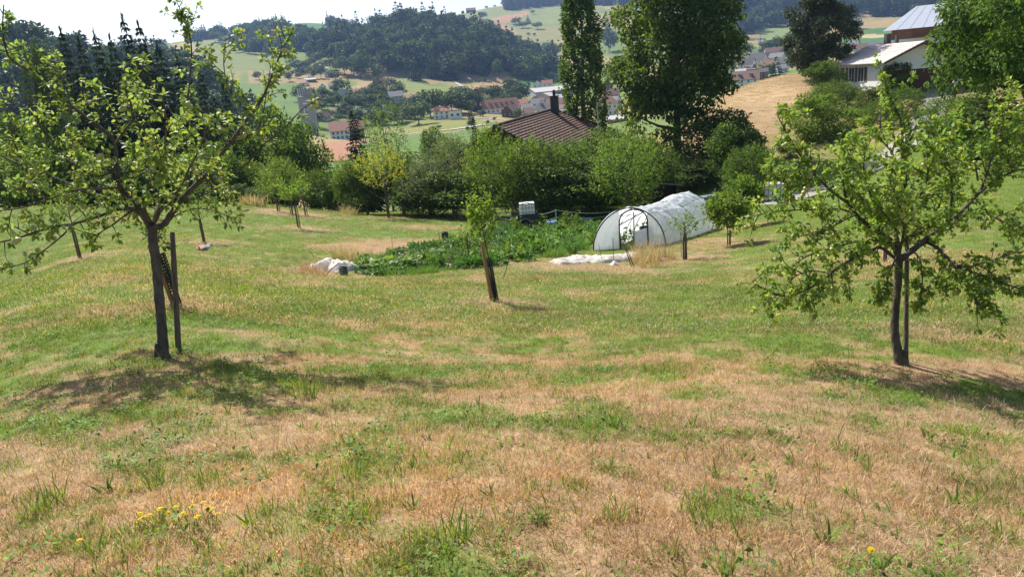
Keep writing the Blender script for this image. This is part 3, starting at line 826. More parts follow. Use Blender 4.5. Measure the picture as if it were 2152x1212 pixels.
LT_L = [(.215, .295, .070), (.240, .320, .075), (.180, .265, .070), (.260, .330, .085), (.200, .285, .095), (.290, .320, .075)]
limbs_L = [
    ([(324, 478), (345, 470), (362, 447), (385, 415), (408, 392), (437, 363), (474, 313), (507, 268), (549, 210), (569, 165), (594, 103), (617, 60)], [0, .1, .35, .5], .045, .007, {}),
    ([(440, 360), (454, 388), (480, 366), (516, 347), (549, 309), (598, 268), (639, 227), (681, 202)], [.2, .0, -.2], .018, .005, {'sp': .20, 'len': (.04, .12)}),
    ([(318, 482), (300, 450), (289, 429), (266, 410), (254, 395), (247, 359), (241, 305), (228, 282), (181, 248), (124, 198), (82, 165), (41, 138), (16, 115), (6, 62), (8, 10)], [0, -.1, -.2, -.35], .042, .006, {}),
    ([(241, 305), (262, 275), (280, 248), (274, 215), (262, 180), (256, 140)], [-.2, -.3, -.5], .018, .005, {}),
    ([(320, 480), (330, 440), (334, 412), (350, 355), (330, 330), (305, 305), (303, 272), (280, 250), (270, 205)], [0, .4, .7, .9], .026, .005, {}),
    ([(350, 355), (371, 313), (384, 264), (392, 220), (398, 177), (402, 95), (388, 45), (372, 5), (366, -20)], [.5, .6, .7], .018, .004, {'len': (.06, .30)}),
    ([(402, 95), (398, 60), (410, 30), (415, 5)], [.7, .7], .006, .003, {'len': (.05, .18), 'start': .1}),
    ([(400, 60), (375, 40), (345, 28)], [.7, .7], .005, .003, {'len': (.05, .15), 'start': .2}),
    ([(305, 462), (300, 452), (288, 439), (244, 441), (209, 454), (163, 468), (93, 482), (35, 501), (0, 509), (-60, 525)], [0, -.15, -.3], .026, .007, {'up': .2}),
    ([(160, 468), (146, 480), (132, 494), (98, 522), (58, 550), (0, 566), (-40, 575)], [-.2, -.4], .014, .004, {'up': .0}),
    ([(296, 448), (267, 433), (232, 418), (197, 408), (139, 384), (82, 363), (40, 346), (0, 326), (-60, 300)], [0, .2, .4], .030, .008, {}),
    ([(248, 394), (225, 396), (163, 399), (93, 422), (40, 438), (-30, 445)], [-.3, -.6], .016, .006, {'up': .4}),
    ([(236, 362), (205, 370), (177, 359), (136, 330), (99, 280), (89, 247), (70, 215)], [-.3, -.1, .2], .015, .005, {}),
    ([(530, 240), (500, 215), (478, 180), (470, 130), (474, 85)], [.4, .2], .011, .004, {}),
    ([(488, 298), (520, 290), (545, 262), (556, 220), (570, 130), (572, 90)], [.3, .7], .012, .004, {}),
    ([(318, 470), (300, 425), (320, 380), (340, 330), (350, 270), (345, 215)], [0, -.7, -1.2], .022, .005, {}),
    ([(322, 470), (340, 430), (375, 400), (400, 350), (425, 300), (440, 240)], [0, -.5, -1.1], .020, .005, {}),
    ([(314, 474), (290, 440), (250, 430), (200, 385), (160, 330), (150, 280)], [0, .8, 1.5], .022, .005, {}),
    ([(322, 474), (350, 430), (400, 420), (450, 400), (480, 390), (500, 420)], [0, .7, 1.3], .020, .005, {'up': .3}),
    ([(370, 425), (340, 395), (330, 360)], [.1, -.4], .010, .004, {}),
    ([(420, 385), (400, 340), (392, 300), (398, 255)], [.2, -.3], .012, .004, {}),
    ([(290, 432), (240, 470), (210, 490), (190, 520)], [-.1, -.6], .012, .004, {'up': -.2}),
    ([(355, 460), (400, 440), (440, 440), (480, 455), (497, 462)], [.1, -.2], .009, .003, {'up': .0, 'len': (.06, .25)}),
    ([(60, 360), (30, 300), (20, 240), (30, 190)], [.4, .2], .012, .004, {}),
    ([(100, 420), (60, 400), (20, 395), (-40, 390)], [-.5, -.7], .009, .004, {}),
    ([(150, 232), (140, 190), (112, 140), (110, 110)], [-.3, -.2], .008, .003, {'len': (.05, .2)}),
]
cfgL = dict(sp=.078, len=(.10, .50), up=.5, spur=.62, leaf=(.036, .070), tints=LT_L, apples=.055, cluster=(1, 3), asize=(.026, .034), nap=85)

LT_R = [(.190, .290, .042), (.225, .320, .046), (.150, .245, .045), (.265, .325, .050), (.130, .220, .050), (.210, .300, .05)]
limbs_R = [
    ([(1888, 540), (1880, 515), (1862, 500), (1830, 477), (1797, 450), (1781, 424), (1771, 381), (1772, 345)], [0, -.1, -.2], .046, .008, {}),
    ([(1783, 428), (1744, 399), (1712, 365), (1685, 332), (1665, 300), (1645, 265), (1632, 240)], [-.2, -.3, -.4], .018, .005, {}),
    ([(1797, 452), (1770, 440), (1738, 440), (1663, 442), (1625, 446), (1594, 452), (1560, 460)], [-.2, 0], .015, .004, {'up': .3}),
    ([(1884, 545), (1850, 520), (1830, 528), (1787, 547), (1749, 571), (1701, 606), (1647, 622), (1605, 606), (1580, 590)], [0, -.4, -.7], .024, .005, {'up': .1}),
    ([(1850, 505), (1808, 507), (1771, 515), (1701, 536), (1660, 560), (1605, 575)], [-.1, .3], .016, .005, {'up': .2}),
    ([(1889, 540), (1884, 500), (1883, 483), (1886, 429), (1903, 390), (1897, 338), (1894, 257), (1872, 210), (1862, 180), (1858, 165)], [0, .15, .2], .034, .005, {}),
    ([(1892, 545), (1925, 520), (1958, 493), (1996, 466), (2023, 442), (2050, 413), (2082, 386), (2119, 365), (2170, 350)], [0, .2, .4], .042, .008, {}),
    ([(2060, 405), (2078, 350), (2098, 284), (2118, 235), (2138, 200)], [.3, .3], .016, .004, {}),
    ([(1996, 462), (2001, 386), (1985, 348), (1965, 310), (1960, 270)], [.2, -.2], .016, .004, {}),
    ([(2055, 380), (2050, 348), (2039, 300), (2023, 247), (2015, 225)], [.4, .7], .013, .004, {}),
    ([(1940, 506), (1969, 520), (1991, 542), (2007, 558), (2050, 574), (2109, 595), (2152, 611), (2210, 640)], [.1, -.3, -.5], .022, .006, {'up': .1}),
    ([(2050, 418), (2087, 456), (2130, 472), (2180, 490)], [.4, .6], .012, .004, {'up': .1}),
    ([(1915, 525), (1934, 547), (1938, 606), (1926, 649)], [-.1, -.5], .010, .004, {'up': -.4, 'len': (.06, .28)}),
    ([(1886, 535), (1868, 575), (1862, 610), (1850, 635)], [-.1, -.5], .010, .004, {'up': -.3, 'len': (.06, .28)}),
    ([(1886, 480), (1850, 440), (1825, 400), (1815, 350), (1822, 300)], [.1, -.5, -.8], .018, .005, {}),
    ([(1888, 470), (1920, 430), (1945, 390), (1950, 340), (1945, 290)], [.1, -.4, -.7], .018, .005, {}),
    ([(1880, 510), (1840, 470), (1800, 400), (1790, 330), (1800, 280)], [0, .7, 1.1], .020, .005, {}),
    ([(1895, 510), (1940, 470), (1990, 410), (2010, 340), (2030, 300)], [0, .8, 1.2], .020, .005, {}),
    ([(1890, 530), (1900, 480), (1890, 430), (1870, 380)], [0, -.7, -1.3], .020, .005, {}),
    ([(1735, 572), (1700, 570), (1660, 590), (1635, 640)], [-.6, -.3], .009, .004, {'up': -.2}),
    ([(1740, 580), (1725, 610), (1700, 640)], [-.6, -.8], .008, .003, {'up': -.3, 'len': (.05, .22)}),
    ([(2010, 558), (2040, 560), (2090, 545), (2140, 530), (2180, 530)], [-.3, -.6], .012, .004, {'up': .2}),
    ([(2000, 552), (2030, 600), (2060, 640), (2100, 645)], [-.3, -.7], .010, .004, {'up': -.1}),
    ([(1712, 365), (1690, 390), (1650, 385), (1615, 360)], [-.3, -.5], .010, .004, {}),
    ([(1800, 450), (1760, 470), (1720, 490), (1650, 500)], [-.2, -.6], .012, .004, {'up': .2}),
    ([(1905, 388), (1880, 330), (1850, 290), (1830, 250)], [.2, .0], .012, .004, {}),
    ([(2100, 375), (2130, 320), (2150, 280), (2170, 240)], [.4, .5], .011, .004, {}),
]
cfgR = dict(sp=.037, len=(.10, .48), up=.45, spur=.74, leaf=(.036, .070), tints=LT_R, apples=.10, cluster=(1, 4), asize=(.020, .027), nap=220)

def stake(name, label, p, top, r, m, group=None, square=False, lean=(0, 0), rz=None, tip=None):
    """upright post standing at p, reaching up to photo row top"""
    h = float(ztop(p, top)) - p[2] if top > 40 else top
    if tip:
        q = Pz(tip[0], tip[1], float((p - CAM) @ _f)); h = q[2] - p[2]; lean = (q[0] - p[0], q[1] - p[1])
    b = MB()
    k = 5
    pts_ = np.array([(lean[0] * t, lean[1] * t, h * t - .15 * (1 - t)) for t in np.linspace(0, 1, k)])
    rr = np.full(k, r) * (1 + .06 * np.sin(np.arange(k) * 2.0)); rr[-1] *= .8
    b.tube(pts_, rr, 4 if square else 9)
    o = link(name, b.mesh(name, m, not square), None, p, (0, 0, 0))
    return tag(o, label, "stake", group)

build_apple("left apple tree with an open sparse crown and a few pale green apples", P_APPLE_L,
            ([(343, 756), (341, 700), (336, 640), (329, 560), (322, 510), (320, 476)], [.062, .050, .047, .048, .046, .045]), limbs_L, cfgL, 5)
build_apple("right apple tree laden with clusters of yellow-green apples", P_APPLE_R,
            ([(1897, 772), (1886, 735), (1880, 690), (1883, 633), (1888, 580), (1888, 535)], [.072, .047, .043, .041, .040, .040]), limbs_R, cfgR, 8)
stake("wooden_stake", "tall dark weathered stake just right of the left apple trunk", ground(371, 744), 488, .029, m_wood, "stakes beside the trees", rz=0, tip=(362, 488))
stake("wooden_stake", "dark round stake close beside the right apple trunk", ground(1905, 764), 500, .024, m_wood, "stakes beside the trees", rz=0, tip=(1906, 500))
# ------------------------------------------------------------------ tree kinds (unit: metres, base at the origin)
def pick(r, cols, n, var=.22):
    return np.array(cols)[r.integers(0, len(cols), n)] * r.uniform(1 - var, 1 + var, n)[:, None]

def trunk_mesh(r, h, r0, name="trunk", lean=.0, m=None, top=.25, limbs=0, spread=1.0, start=.35):
    b = MB(); k = 9
    t = np.linspace(0, 1, k)
    wob = np.cumsum(r.normal(0, .012 * h, (k, 2)), 0) * .5
    p = np.stack([wob[:, 0] + lean * t * h, wob[:, 1], t * h - .2 * (1 - t)], 1)
    b.tube(p, r0 * (1 - (1 - top) * t), 9)
    for i in range(limbs):
        u = start + (.92 - start) * (i + .5) / limbs
        q = np.array([np.interp(u, t, p[:, c]) for c in range(3)])
        a = i * 2.4 + r.uniform(-.5, .5)
        L = spread * r.uniform(.6, 1.0) * (1.1 - .6 * u)
        d = np.array([math.cos(a), math.sin(a), r.uniform(.3, .9)])
        pts_ = [q]
        for s_ in range(5):
            d = unit(d + r.normal(0, .12, 3) + np.array([0, 0, .05])); pts_.append(pts_[-1] + d * L / 5)
        b.tube(pts_, np.linspace(r0 * .5 * (1 - .5 * u), r0 * .08, 6), 6, None, False)
    return b.mesh(name, m or m_bark2, True)

def lobes_crown(seed, c, rad, nl, lr, nleaf, size, cols, m, flat=.75, up=.6, aspect=.62, shell=.55, hang=0.0, name="crown", jag=.12, bottom=-.75):
    """crown of leaf sprays gathered in uneven lobes spread through an ellipsoid"""
    r = np.random.default_rng(seed); b = MB()
    n0 = unit(r.normal(0, 1, (nl * 3, 3)))
    n0 = n0[n0[:, 2] > bottom][:nl]
    rr = (.35 + .65 * r.uniform(0, 1, len(n0)) ** .5)
    L = np.array(c) + n0 * np.array(rad) * rr[:, None] * (1 - lr * .55)
    lrad = lr * np.mean(rad) * r.uniform(.6, 1.35, len(n0))
    w = lrad ** 2 / np.sum(lrad ** 2)
    for i in range(len(n0)):
        n = max(6, int(nleaf * w[i]))
        d = unit(r.normal(0, 1, (n, 3)) + np.array([0, 0, .25]) + n0[i] * .35)
        q = L[i] + d * (lrad[i] * (shell + (1 - shell) * r.uniform(0, 1, n) ** .7) * (1 + r.normal(0, jag, n)))[:, None] * np.array([1, 1, flat])
        dd = unit(d * .7 + r.normal(0, .7, (n, 3)) + np.array([0, 0, -hang]))
        nn = unit(d * .5 + np.array([0, 0, up]) + r.normal(0, .5, (n, 3)))
        t = pick(r, cols, n) * r.uniform(.86, 1.14)
        s = size * r.uniform(.6, 1.3, n)
        b.leaves(q, dd, nn, s, s * aspect, t)
    return b.mesh(name, m)

def shoots_crown(seed, c, rad, ns, length, per, size, cols, m, upw=1.0, out=.5, aspect=.55, name="crown", bottom=-.9, fill=.3, wig=.12):
    """crown of leafy shoots that start inside an ellipsoid and grow outward and upward"""
    r = np.random.default_rng(seed); b = MB()
    n0 = unit(r.normal(0, 1, (ns * 4, 3))); n0 = n0[n0[:, 2] > bottom][:ns]
    q0 = np.array(c) + n0 * np.array(rad) * (fill + (1 - fill) * r.uniform(0, 1, (len(n0), 1)) ** .45)
    d = unit(n0 * out + np.array([0, 0, upw]) + r.normal(0, .22, n0.shape))
    L = length * r.uniform(.5, 1.3, len(n0))
    t = (np.arange(per) + .5)[None] / per
    bend = r.normal(0, wig, (len(n0), 3))
    pts_ = q0[:, None] + d[:, None] * (L[:, None] * t)[..., None] + bend[:, None] * (L[:, None] * t ** 2)[..., None]
    n = pts_.shape[0] * per
    sprout = np.repeat(d, per, 0)
    rd = unit(r.normal(0, 1, (n, 3)))
    dd = unit(sprout * .7 + rd * .9)
    nn = unit(np.array([0, 0, .8]) + r.normal(0, .6, (n, 3)))
    tt = np.repeat(pick(r, cols, len(n0), .15), per, 0) * r.uniform(.8, 1.2, n)[:, None]
    s = size * r.uniform(.6, 1.25, n) * (1.15 - .4 * np.tile(t[0], len(n0)))
    b.leaves(pts_.reshape(-1, 3) + rd * size * .15, dd, nn, s, s * aspect, tt)
    return b.mesh(name, m)

def conifer_crown(seed, h, rad, whorls, arms, per, size, cols, m, droop=.35, z0=.06, ragged=.25, power=.9, name="crown", hang=.5):
    r = np.random.default_rng(seed); b = MB()
    for w in range(whorls):
        u = (w + r.uniform(-.3, .3)) / whorls
        z = h * (z0 + (1 - z0) * u)
        R_ = rad * (1 - u) ** power * (1 - .25 * math.exp(-(u / .06) ** 2)) + .05 * rad * (1 - u)
        na = max(3, int(arms * (1 - .45 * u)))
        for a in range(na):
            th = a * 2 * math.pi / na + r.uniform(-.4, .4) + w * 1.1
            L = R_ * r.uniform(1 - ragged * 1.6, 1 + ragged)
            k = max(3, int(per * (1 - u) + 3))
            t = np.sqrt((np.arange(k) + r.uniform(.1, .9, k)) / k)
            dirv = np.array([math.cos(th), math.sin(th), 0])
            p = dirv * (t * L)[:, None]
            p[:, 2] = z + L * (.10 * t - droop * t ** 1.6 + .12 * t ** 4)
            sd = np.array([-math.sin(th), math.cos(th), 0])
            p = p + sd * (r.normal(0, .16, k) * L * (1.1 - t))[:, None]
            dd = unit(dirv * r.uniform(.3, 1, k)[:, None] + sd * r.normal(0, .8, k)[:, None] + np.array([0, 0, -1.0]) * (hang * r.uniform(.2, 1.3, k))[:, None])
            nn = unit(np.array([0, 0, 1.0]) + r.normal(0, .45, (k, 3)))
            s = size * r.uniform(.6, 1.3, k) * (1 - .35 * u)
            b.leaves(p, dd, nn, s, s * .42, pick(r, cols, k) * r.uniform(.85, 1.15), 0, .2)
    k = 14
    b.leaves(np.stack([r.normal(0, .04, k), r.normal(0, .04, k), h * r.uniform(.93, 1.0, k)], 1), np.stack([r.normal(0, .4, k), r.normal(0, .4, k), np.ones(k)], 1), r.normal(0, 1, (k, 3)), size * .8, size * .25, pick(r, cols, k))
    return b.mesh(name, m)

def column_crown(seed, h, rad, n, size, cols, m, z0=.02, name="crown"):
    r = np.random.default_rng(seed); b = MB()
    ns = n // 14
    th = r.uniform(0, 6.28, ns); u = r.uniform(0, 1, ns) ** .85
    prof = np.interp(u, [0, .06, .18, .45, .75, .92, 1], [.55, .8, 1, .95, .72, .42, .12])
    lob = 1 + .16 * np.sin(th * 3 + u * 19) + .10 * np.sin(th * 5 - u * 31)
    R_ = rad * prof * lob * (.55 + .45 * r.uniform(0, 1, ns) ** .4)
    q = np.stack([R_ * np.cos(th), R_ * np.sin(th), h * (z0 + (1 - z0) * u)], 1)
    d = unit(np.stack([np.cos(th) * .22, np.sin(th) * .22, np.ones(ns)], 1) + r.normal(0, .12, (ns, 3)))
    L = h * .055 * r.uniform(.5, 1.5, ns)
    t = r.uniform(0, 1, (ns, 14))
    p = (q[:, None] + d[:, None] * (L[:, None] * t)[..., None]).reshape(-1, 3) + r.normal(0, rad * .05, (ns * 14, 3))
    m_ = len(p)
    out = np.repeat(np.stack([np.cos(th), np.sin(th), np.zeros(ns)], 1), 14, 0)
    dd = unit(np.repeat(d, 14, 0) * .5 + r.normal(0, .6, (m_, 3)) + out * .3)
    nn = unit(out * .7 + r.normal(0, .6, (m_, 3)) + np.array([0, 0, .3]))
    s = size * r.uniform(.6, 1.3, m_)
    b.leaves(p, dd, nn, s, s * .72, np.repeat(pick(r, cols, ns, .18), 14, 0) * r.uniform(.85, 1.15, m_)[:, None])
    return b.mesh(name, m)

GREEN_D = [(.056, .096, .026), (.066, .112, .028), (.048, .084, .026), (.078, .125, .030)]
GREEN_M = [(.105, .175, .032), (.125, .200, .036), (.085, .150, .032), (.145, .215, .042)]
GREEN_L = [(.130, .225, .035), (.160, .250, .040), (.105, .190, .035), (.185, .265, .050)]
GREEN_B = [(.080, .120, .055), (.100, .140, .070), (.065, .105, .045)]          # bluish, willow
SILVER = [(.190, .225, .165), (.150, .190, .120), (.230, .260, .200), (.110, .150, .080)]
YELLOW = [(.29, .31, .045), (.34, .35, .055), (.21, .26, .045), (.38, .38, .08)]
SPRUCE = [(.030, .050, .022), (.036, .060, .026), (.026, .042, .022), (.048, .070, .028)]
CYPR = [(.065, .095, .032), (.080, .110, .036), (.055, .085, .030)]

KIND = {}
def kind(name, h, w, trunk, crown):
    KIND[name] = (h, w, trunk, crown)
_r = np.random.default_rng(3)
for i in range(3):
    kind("shrub%d" % i, 6.5, 6.0, trunk_mesh(_r, 4.2, .13, limbs=9, spread=3.0, start=.12),
         shoots_crown(200 + i, (0, 0, 2.9), (2.75, 2.75, 2.9), 900, .95, 9, .24, GREEN_M + GREEN_M + GREEN_D, m_leaf, 1.0, .75, .5, fill=.45))
    kind("dark%d" % i, 7.0, 6.4, trunk_mesh(_r, 4.8, .16, limbs=9, spread=3.0, start=.15),
         lobes_crown(210 + i, (0, 0, 3.6), (3.2, 3.2, 3.6), 46, .34, 7500, .27, GREEN_D + GREEN_D + GREEN_M, m_leaf, .8))
for i in range(2):
    kind("silver%d" % i, 6.0, 5.0, trunk_mesh(_r, 4.2, .13, limbs=8, spread=2.4, start=.12),
         shoots_crown(220 + i, (0, 0, 2.8), (2.3, 2.3, 2.8), 620, .95, 9, .22, SILVER + GREEN_B, m_leaf, .8, .8, .36, fill=.45))
    kind("light%d" % i, 6.0, 4.4, trunk_mesh(_r, 4.0, .10, limbs=9, spread=2.0, start=.2),
         shoots_crown(230 + i, (0, 0, 3.1), (2.0, 2.0, 2.7), 520, .95, 9, .20, GREEN_L + GREEN_M, m_leaf, 1.0, .7, .5, fill=.25))
kind("yellow", 4.6, 3.6, trunk_mesh(_r, 3.0, .085, limbs=14, spread=1.7, start=.40, m=m_bark),
     shoots_crown(240, (0, 0, 2.85), (1.45, 1.45, 1.35), 170, .75, 10, .15, YELLOW, m_leaf, .95, .7, .48, fill=.12, wig=.08))
kind("birch", 9.0, 5.0, trunk_mesh(_r, 8.2, .13, limbs=12, spread=2.2, start=.25, top=.12),
     shoots_crown(250, (0, 0, 5.4), (2.0, 2.0, 3.6), 430, 1.3, 9, .20, GREEN_M + GREEN_B + GREEN_L, m_leaf, -.55, .55, .5, fill=.12, wig=.25))
for i in range(4):
    kind("spruce%d" % i, 16.0, 6.4, trunk_mesh(_r, 15.2, .24, top=.06),
         conifer_crown(260 + i, 16.0, 3.6, 38, 12, 17, .80, SPRUCE, m_needle, .36, .03, .36, .78))
kind("cypress", 11.0, 5.0, trunk_mesh(_r, 9, .2, top=.1), lobes_crown(270, (0, 0, 5.2), (2.3, 2.3, 5.6), 70, .26, 6000, .30, CYPR, m_needle, 1.5, .2, .4, .5, -.6))
kind("poplar", 24.0, 4.6, trunk_mesh(_r, 22, .42, top=.1), column_crown(280, 24.0, 2.25, 16000, .36, GREEN_D + GREEN_M, m_leaf))
kind("maple", 21.0, 14.0, trunk_mesh(_r, 16.5, .46, limbs=16, spread=6.5, start=.18, top=.2),
     lobes_crown(290, (0, 0, 11.4), (6.6, 6.6, 10.2), 150, .19, 32000, .40, GREEN_M + GREEN_D + GREEN_D, m_leaf, .75, .7, .66, .4, .25, bottom=-.95))
kind("bigtree", 17.0, 19.0, trunk_mesh(_r, 12, .48, limbs=18, spread=8.0, start=.2, top=.25),
     lobes_crown(300, (0, 0, 9.6), (9.2, 9.2, 7.6), 130, .19, 26000, .40, GREEN_M + GREEN_D + GREEN_M, m_leaf, .6, .8, .62, .4, .3))
kind("pine", 15.0, 10.0, trunk_mesh(_r, 13, .32, limbs=10, spread=4, top=.12),
     lobes_crown(310, (0, 0, 5.6), (4.9, 4.9, 6.6), 110, .19, 22000, .38, [(.040, .060, .026), (.052, .074, .028), (.034, .052, .024), (.065, .085, .034)], m_needle, .6, .5, .45, .4, .5, bottom=-.97))
kind("bright", 4.6, 6.6, trunk_mesh(_r, 3.0, .12, limbs=10, spread=2.6, start=.1), lobes_crown(332, (0, 0, 1.8), (3.2, 3.2, 2.7), 70, .22, 9500, .22, GREEN_L + GREEN_M, m_leaf, .7, .9, .55, .5, .1, bottom=-.95))
for i in range(2):
    kind("bush%d" % i, 2.4, 2.6, trunk_mesh(_r, 1.4, .05, limbs=6, spread=1.0, start=.1),
         lobes_crown(320 + i, (0, 0, 1.25), (1.3, 1.3, 1.25), 22, .36, 1900, .17, GREEN_M + GREEN_D, m_leaf, .85))
kind("dome", 4.0, 7.0, trunk_mesh(_r, 2.2, .15, limbs=8, spread=2.4, start=.2), lobes_crown(330, (0, 0, 1.7), (3.3, 3.3, 2.3), 60, .22, 6000, .26, GREEN_D + GREEN_M, m_leaf, .5, 1.0, .5, .5, .5, bottom=-.3))
kind("umbrella", 5.0, 9.0, trunk_mesh(_r, 3.4, .15, limbs=12, spread=3.2, start=.35), lobes_crown(331, (0, 0, 3.1), (4.3, 4.3, 1.9), 70, .20, 8000, .28, GREEN_L + GREEN_M, m_leaf, .5, 1.0, .5, .5, .2, bottom=-.4))

def plant(kd, p, h, w, name, label, cat, group=None, rz=None, lean=(0, 0)):
    H0, W0, tm, cm = KIND[kd]
    root = thing(name, label, cat, p, (lean[0], lean[1], random.uniform(0, 6.28) if rz is None else rz), (w / W0, w / W0, h / H0), group)
    link("trunk", tm, root); link("crown", cm, root)
    return root

def plant_px(kd, px, base, top, wpx, name, label, cat, group=None, d=None, rz=None, lean=(0, 0)):
    """base: photo row of the foot, or None with a range d; top: photo row of the tip; wpx: width in the photo"""
    p = at(px, d) if d else ground(px, base)
    for _ in range(2 if d and base is None or d and d > 64 else 0):
        h = float(ztop(p, top)) - p[2]
        c = float(proj(p + np.array([0, 0, h * .6]))[0])
        p = at(float(proj(p)[0]) + (px - c), d)
    h = float(ztop(p, top)) - p[2]
    dep = float((p - CAM) @ _f)
    return plant(kd, p, h, wpx * dep / F, name, label, cat, group, rz, lean)

# ------------------------------------------------------------------ the hedge and the trees at the foot of the meadow
HG = "hedge shrubs below the meadow"
for k, (kd, px, base, top, w, d, lab) in enumerate([
    ("shrub0", 1120, 449, 283, 190, 58, "rounded green hedge shrub behind the trailer with the white tank"),
    ("shrub1", 1200, 447, 290, 180, 60, "green hedge shrub in front of the brown roof's right half"),
    ("shrub2", 1290, 440, 262, 210, 62, "tall green hedge shrub under the poplar, right of the brown roof"),
    ("shrub0", 1355, 436, 285, 150, 60, "green hedge shrub at the right end of the hedge, under the big maple"),
    ("dark0", 1085, 449, 310, 130, 62, "shady hedge shrub between the bright young tree and the trailer"),
    ("dark1", 1235, 444, 330, 190, 57, "dark lower hedge shrub behind the wire fence, left of the tunnel"),
    ("dark2", 1160, 448, 340, 170, 56, "dark lower hedge shrub just behind the white tank"),
    ("shrub1", 1160, 446, 300, 170, 66, "green hedge shrub below the chimney of the brown roof"),
    ("shrub2", 1245, 440, 300, 150, 67, "green hedge shrub below the right eave of the brown roof"),
    ("silver0", 955, 450, 283, 120, 60, "silvery willow left of the brown roof"),
    ("silver1", 905, 453, 330, 130, 58, "grey-green willow between the yellow tree and the silvery willow"),
    ("dark1", 850, 452, 318, 170, 62, "dark bushy tree behind the yellow-leaved tree's right side"),
    ("dark2", 960, 452, 350, 170, 57, "dark bush low in the hedge left of the bright young tree"),
    ("dark0", 772, 450, 345, 120, 62, "dark narrow bush left of the yellow-leaved tree, at the field gap"),
    ("dark2", 905, 453, 370, 150, 58, "low dark bush right of the yellow-leaved tree's stem"),
    ("light0", 742, 448, 330, 66, 62, "pale olive young tree left of the yellow-leaved tree"),
    ("light1", 1040, 458, 272, 120, 55, "bright green upright young tree in front of the brown roof's left end"),
    ("light0", 1318, 440, 285, 150, 54, "bright green small tree with drooping arms behind the tunnel"),
    ("dark0", 1545, 425, 262, 130, 62, "dark green shrub right of the maple trunk, below the dry slope"),
    ("dark1", 1490, 420, 225, 190, 70, "dark spreading shrub around the foot of the big maple"),
    ("shrub0", 1580, 415, 300, 120, 58, "green shrub at the right end of the dark thicket by the path"),
    ("dark2", 1440, 425, 330, 140, 66, "shaded shrub behind the tunnel roof"),
]):
    plant_px(kd, px, base, top, w, "shrub" if not kd.startswith(("silver", "light")) else ("willow" if kd.startswith("silver") else "young_tree"), lab,
             "shrub" if not kd.startswith(("silver", "light")) else "tree", HG if kd.startswith(("shrub", "dark")) else None, d=d)
YB = SMALL[(816, 458)]
plant("yellow", YB, float(ztop(YB, 298)) - YB[2], 120 * float((YB - CAM) @ _f) / F, "ornamental_tree", "small tree with yellow leaves standing before the dark hedge", "tree")
plant_px("birch", 808, None, 200, 100, "birch_tree", "feathery pale green birch rising behind the yellow-leaved tree", "tree", d=78)
plant_px("spruce1", 752, None, 236, 80, "spruce_tree", "dark spruce beside the reddish tilled field", "conifer", d=82)
plant_px("spruce2", 1000, None, 245, 40, "spruce_tree", "thin dark conifer left of the brown roof, above the willow", "conifer", d=95)
plant_px("dark1", 915, None, 262, 60, "deciduous_tree", "small lumpy tree on the field edge above the silvery willow", "tree", d=120)
plant_px("shrub2", 955, None, 282, 80, "deciduous_tree", "rounded green tree left of the brown roof's gable", "tree", d=85)
plant_px("spruce0", 700, 385, 375, 14, "cypress_tree", "tiny pointed conifer in the gap below the tilled field", "conifer", d=72)
plant_px("poplar", 1222, None, -75, 80, "poplar_tree", "tall columnar poplar behind the brown roof", "tree", d=92, lean=(0, 0))
plant_px("maple", 1418, None, -150, 290, "maple_tree", "huge maple with a pale forked trunk behind the tunnel", "tree", d=74, rz=.6)
plant_px("pine", 1728, None, -95, 150, "pine_tree", "broad dark conifer left of the white house", "conifer", d=112)
plant_px("bigtree", 2200, None, -190, 440, "walnut_tree", "large spreading tree cut by the right edge of the picture", "tree", d=52, rz=1.0)
plant_px("bigtree", 2215, None, -120, 420, "deciduous_tree", "dark tree at the right edge of the meadow behind the spreading one", "tree", d=60, rz=2.0)

# left edge: spruces and bushes
SP = "spruces of the dark grove behind the left apple tree"
for kd, px, top, w, d, lab in [
    ("spruce0", 168, 58, 74, 82, "leftmost tall spruce of the dark grove, its tip bent"),
    ("spruce1", 204, 84, 80, 86, "second spruce of the dark grove from the left"),
    ("spruce2", 236, 66, 74, 80, "spruce in the middle of the dark grove, lower than its neighbours"),
    ("spruce3", 268, 78, 80, 88, "spruce left of the tallest one in the dark grove"),
    ("spruce1", 298, 36, 86, 84, "tallest spruce of the dark grove, with a split top"),
    ("spruce0", 328, 46, 80, 87, "spruce just right of the tallest one"),
    ("spruce2", 362, 92, 86, 84, "spruce at the right shoulder of the dark grove"),
    ("spruce3", 402, 122, 84, 86, "spruce stepping down behind the apple tree's tall shoot"),
    ("spruce1", 446, 150, 80, 88, "lowest spruce at the right end of the dark grove"),
    ("spruce0", 492, 168, 64, 92, "slim spruce at the far right end of the grove before the green field"),
    ("spruce2", 190, 150, 130, 76, "broad low spruce in the front of the dark grove"),
    ("spruce3", 318, 130, 130, 76, "broad spruce in the front of the grove behind the apple tree's middle"),
    ("spruce1", 410, 190, 130, 77, "broad spruce in the front of the grove, right side"),
    ("spruce0", 252, 140, 130, 74, "low shaded spruce in front of the grove's centre"),
    ("spruce3", 470, 210, 110, 76, "low spruce in front of the grove's right end"),
]:
    plant_px(kd, px, None, top, w, "spruce_tree", lab, "conifer", SP, d=d)
plant_px("cypress", 108, None, 76, 80, "cypress_tree", "pale olive pointed conifer left of the dark spruces", "conifer", d=70)
BG = "bushes along the left end of the meadow"
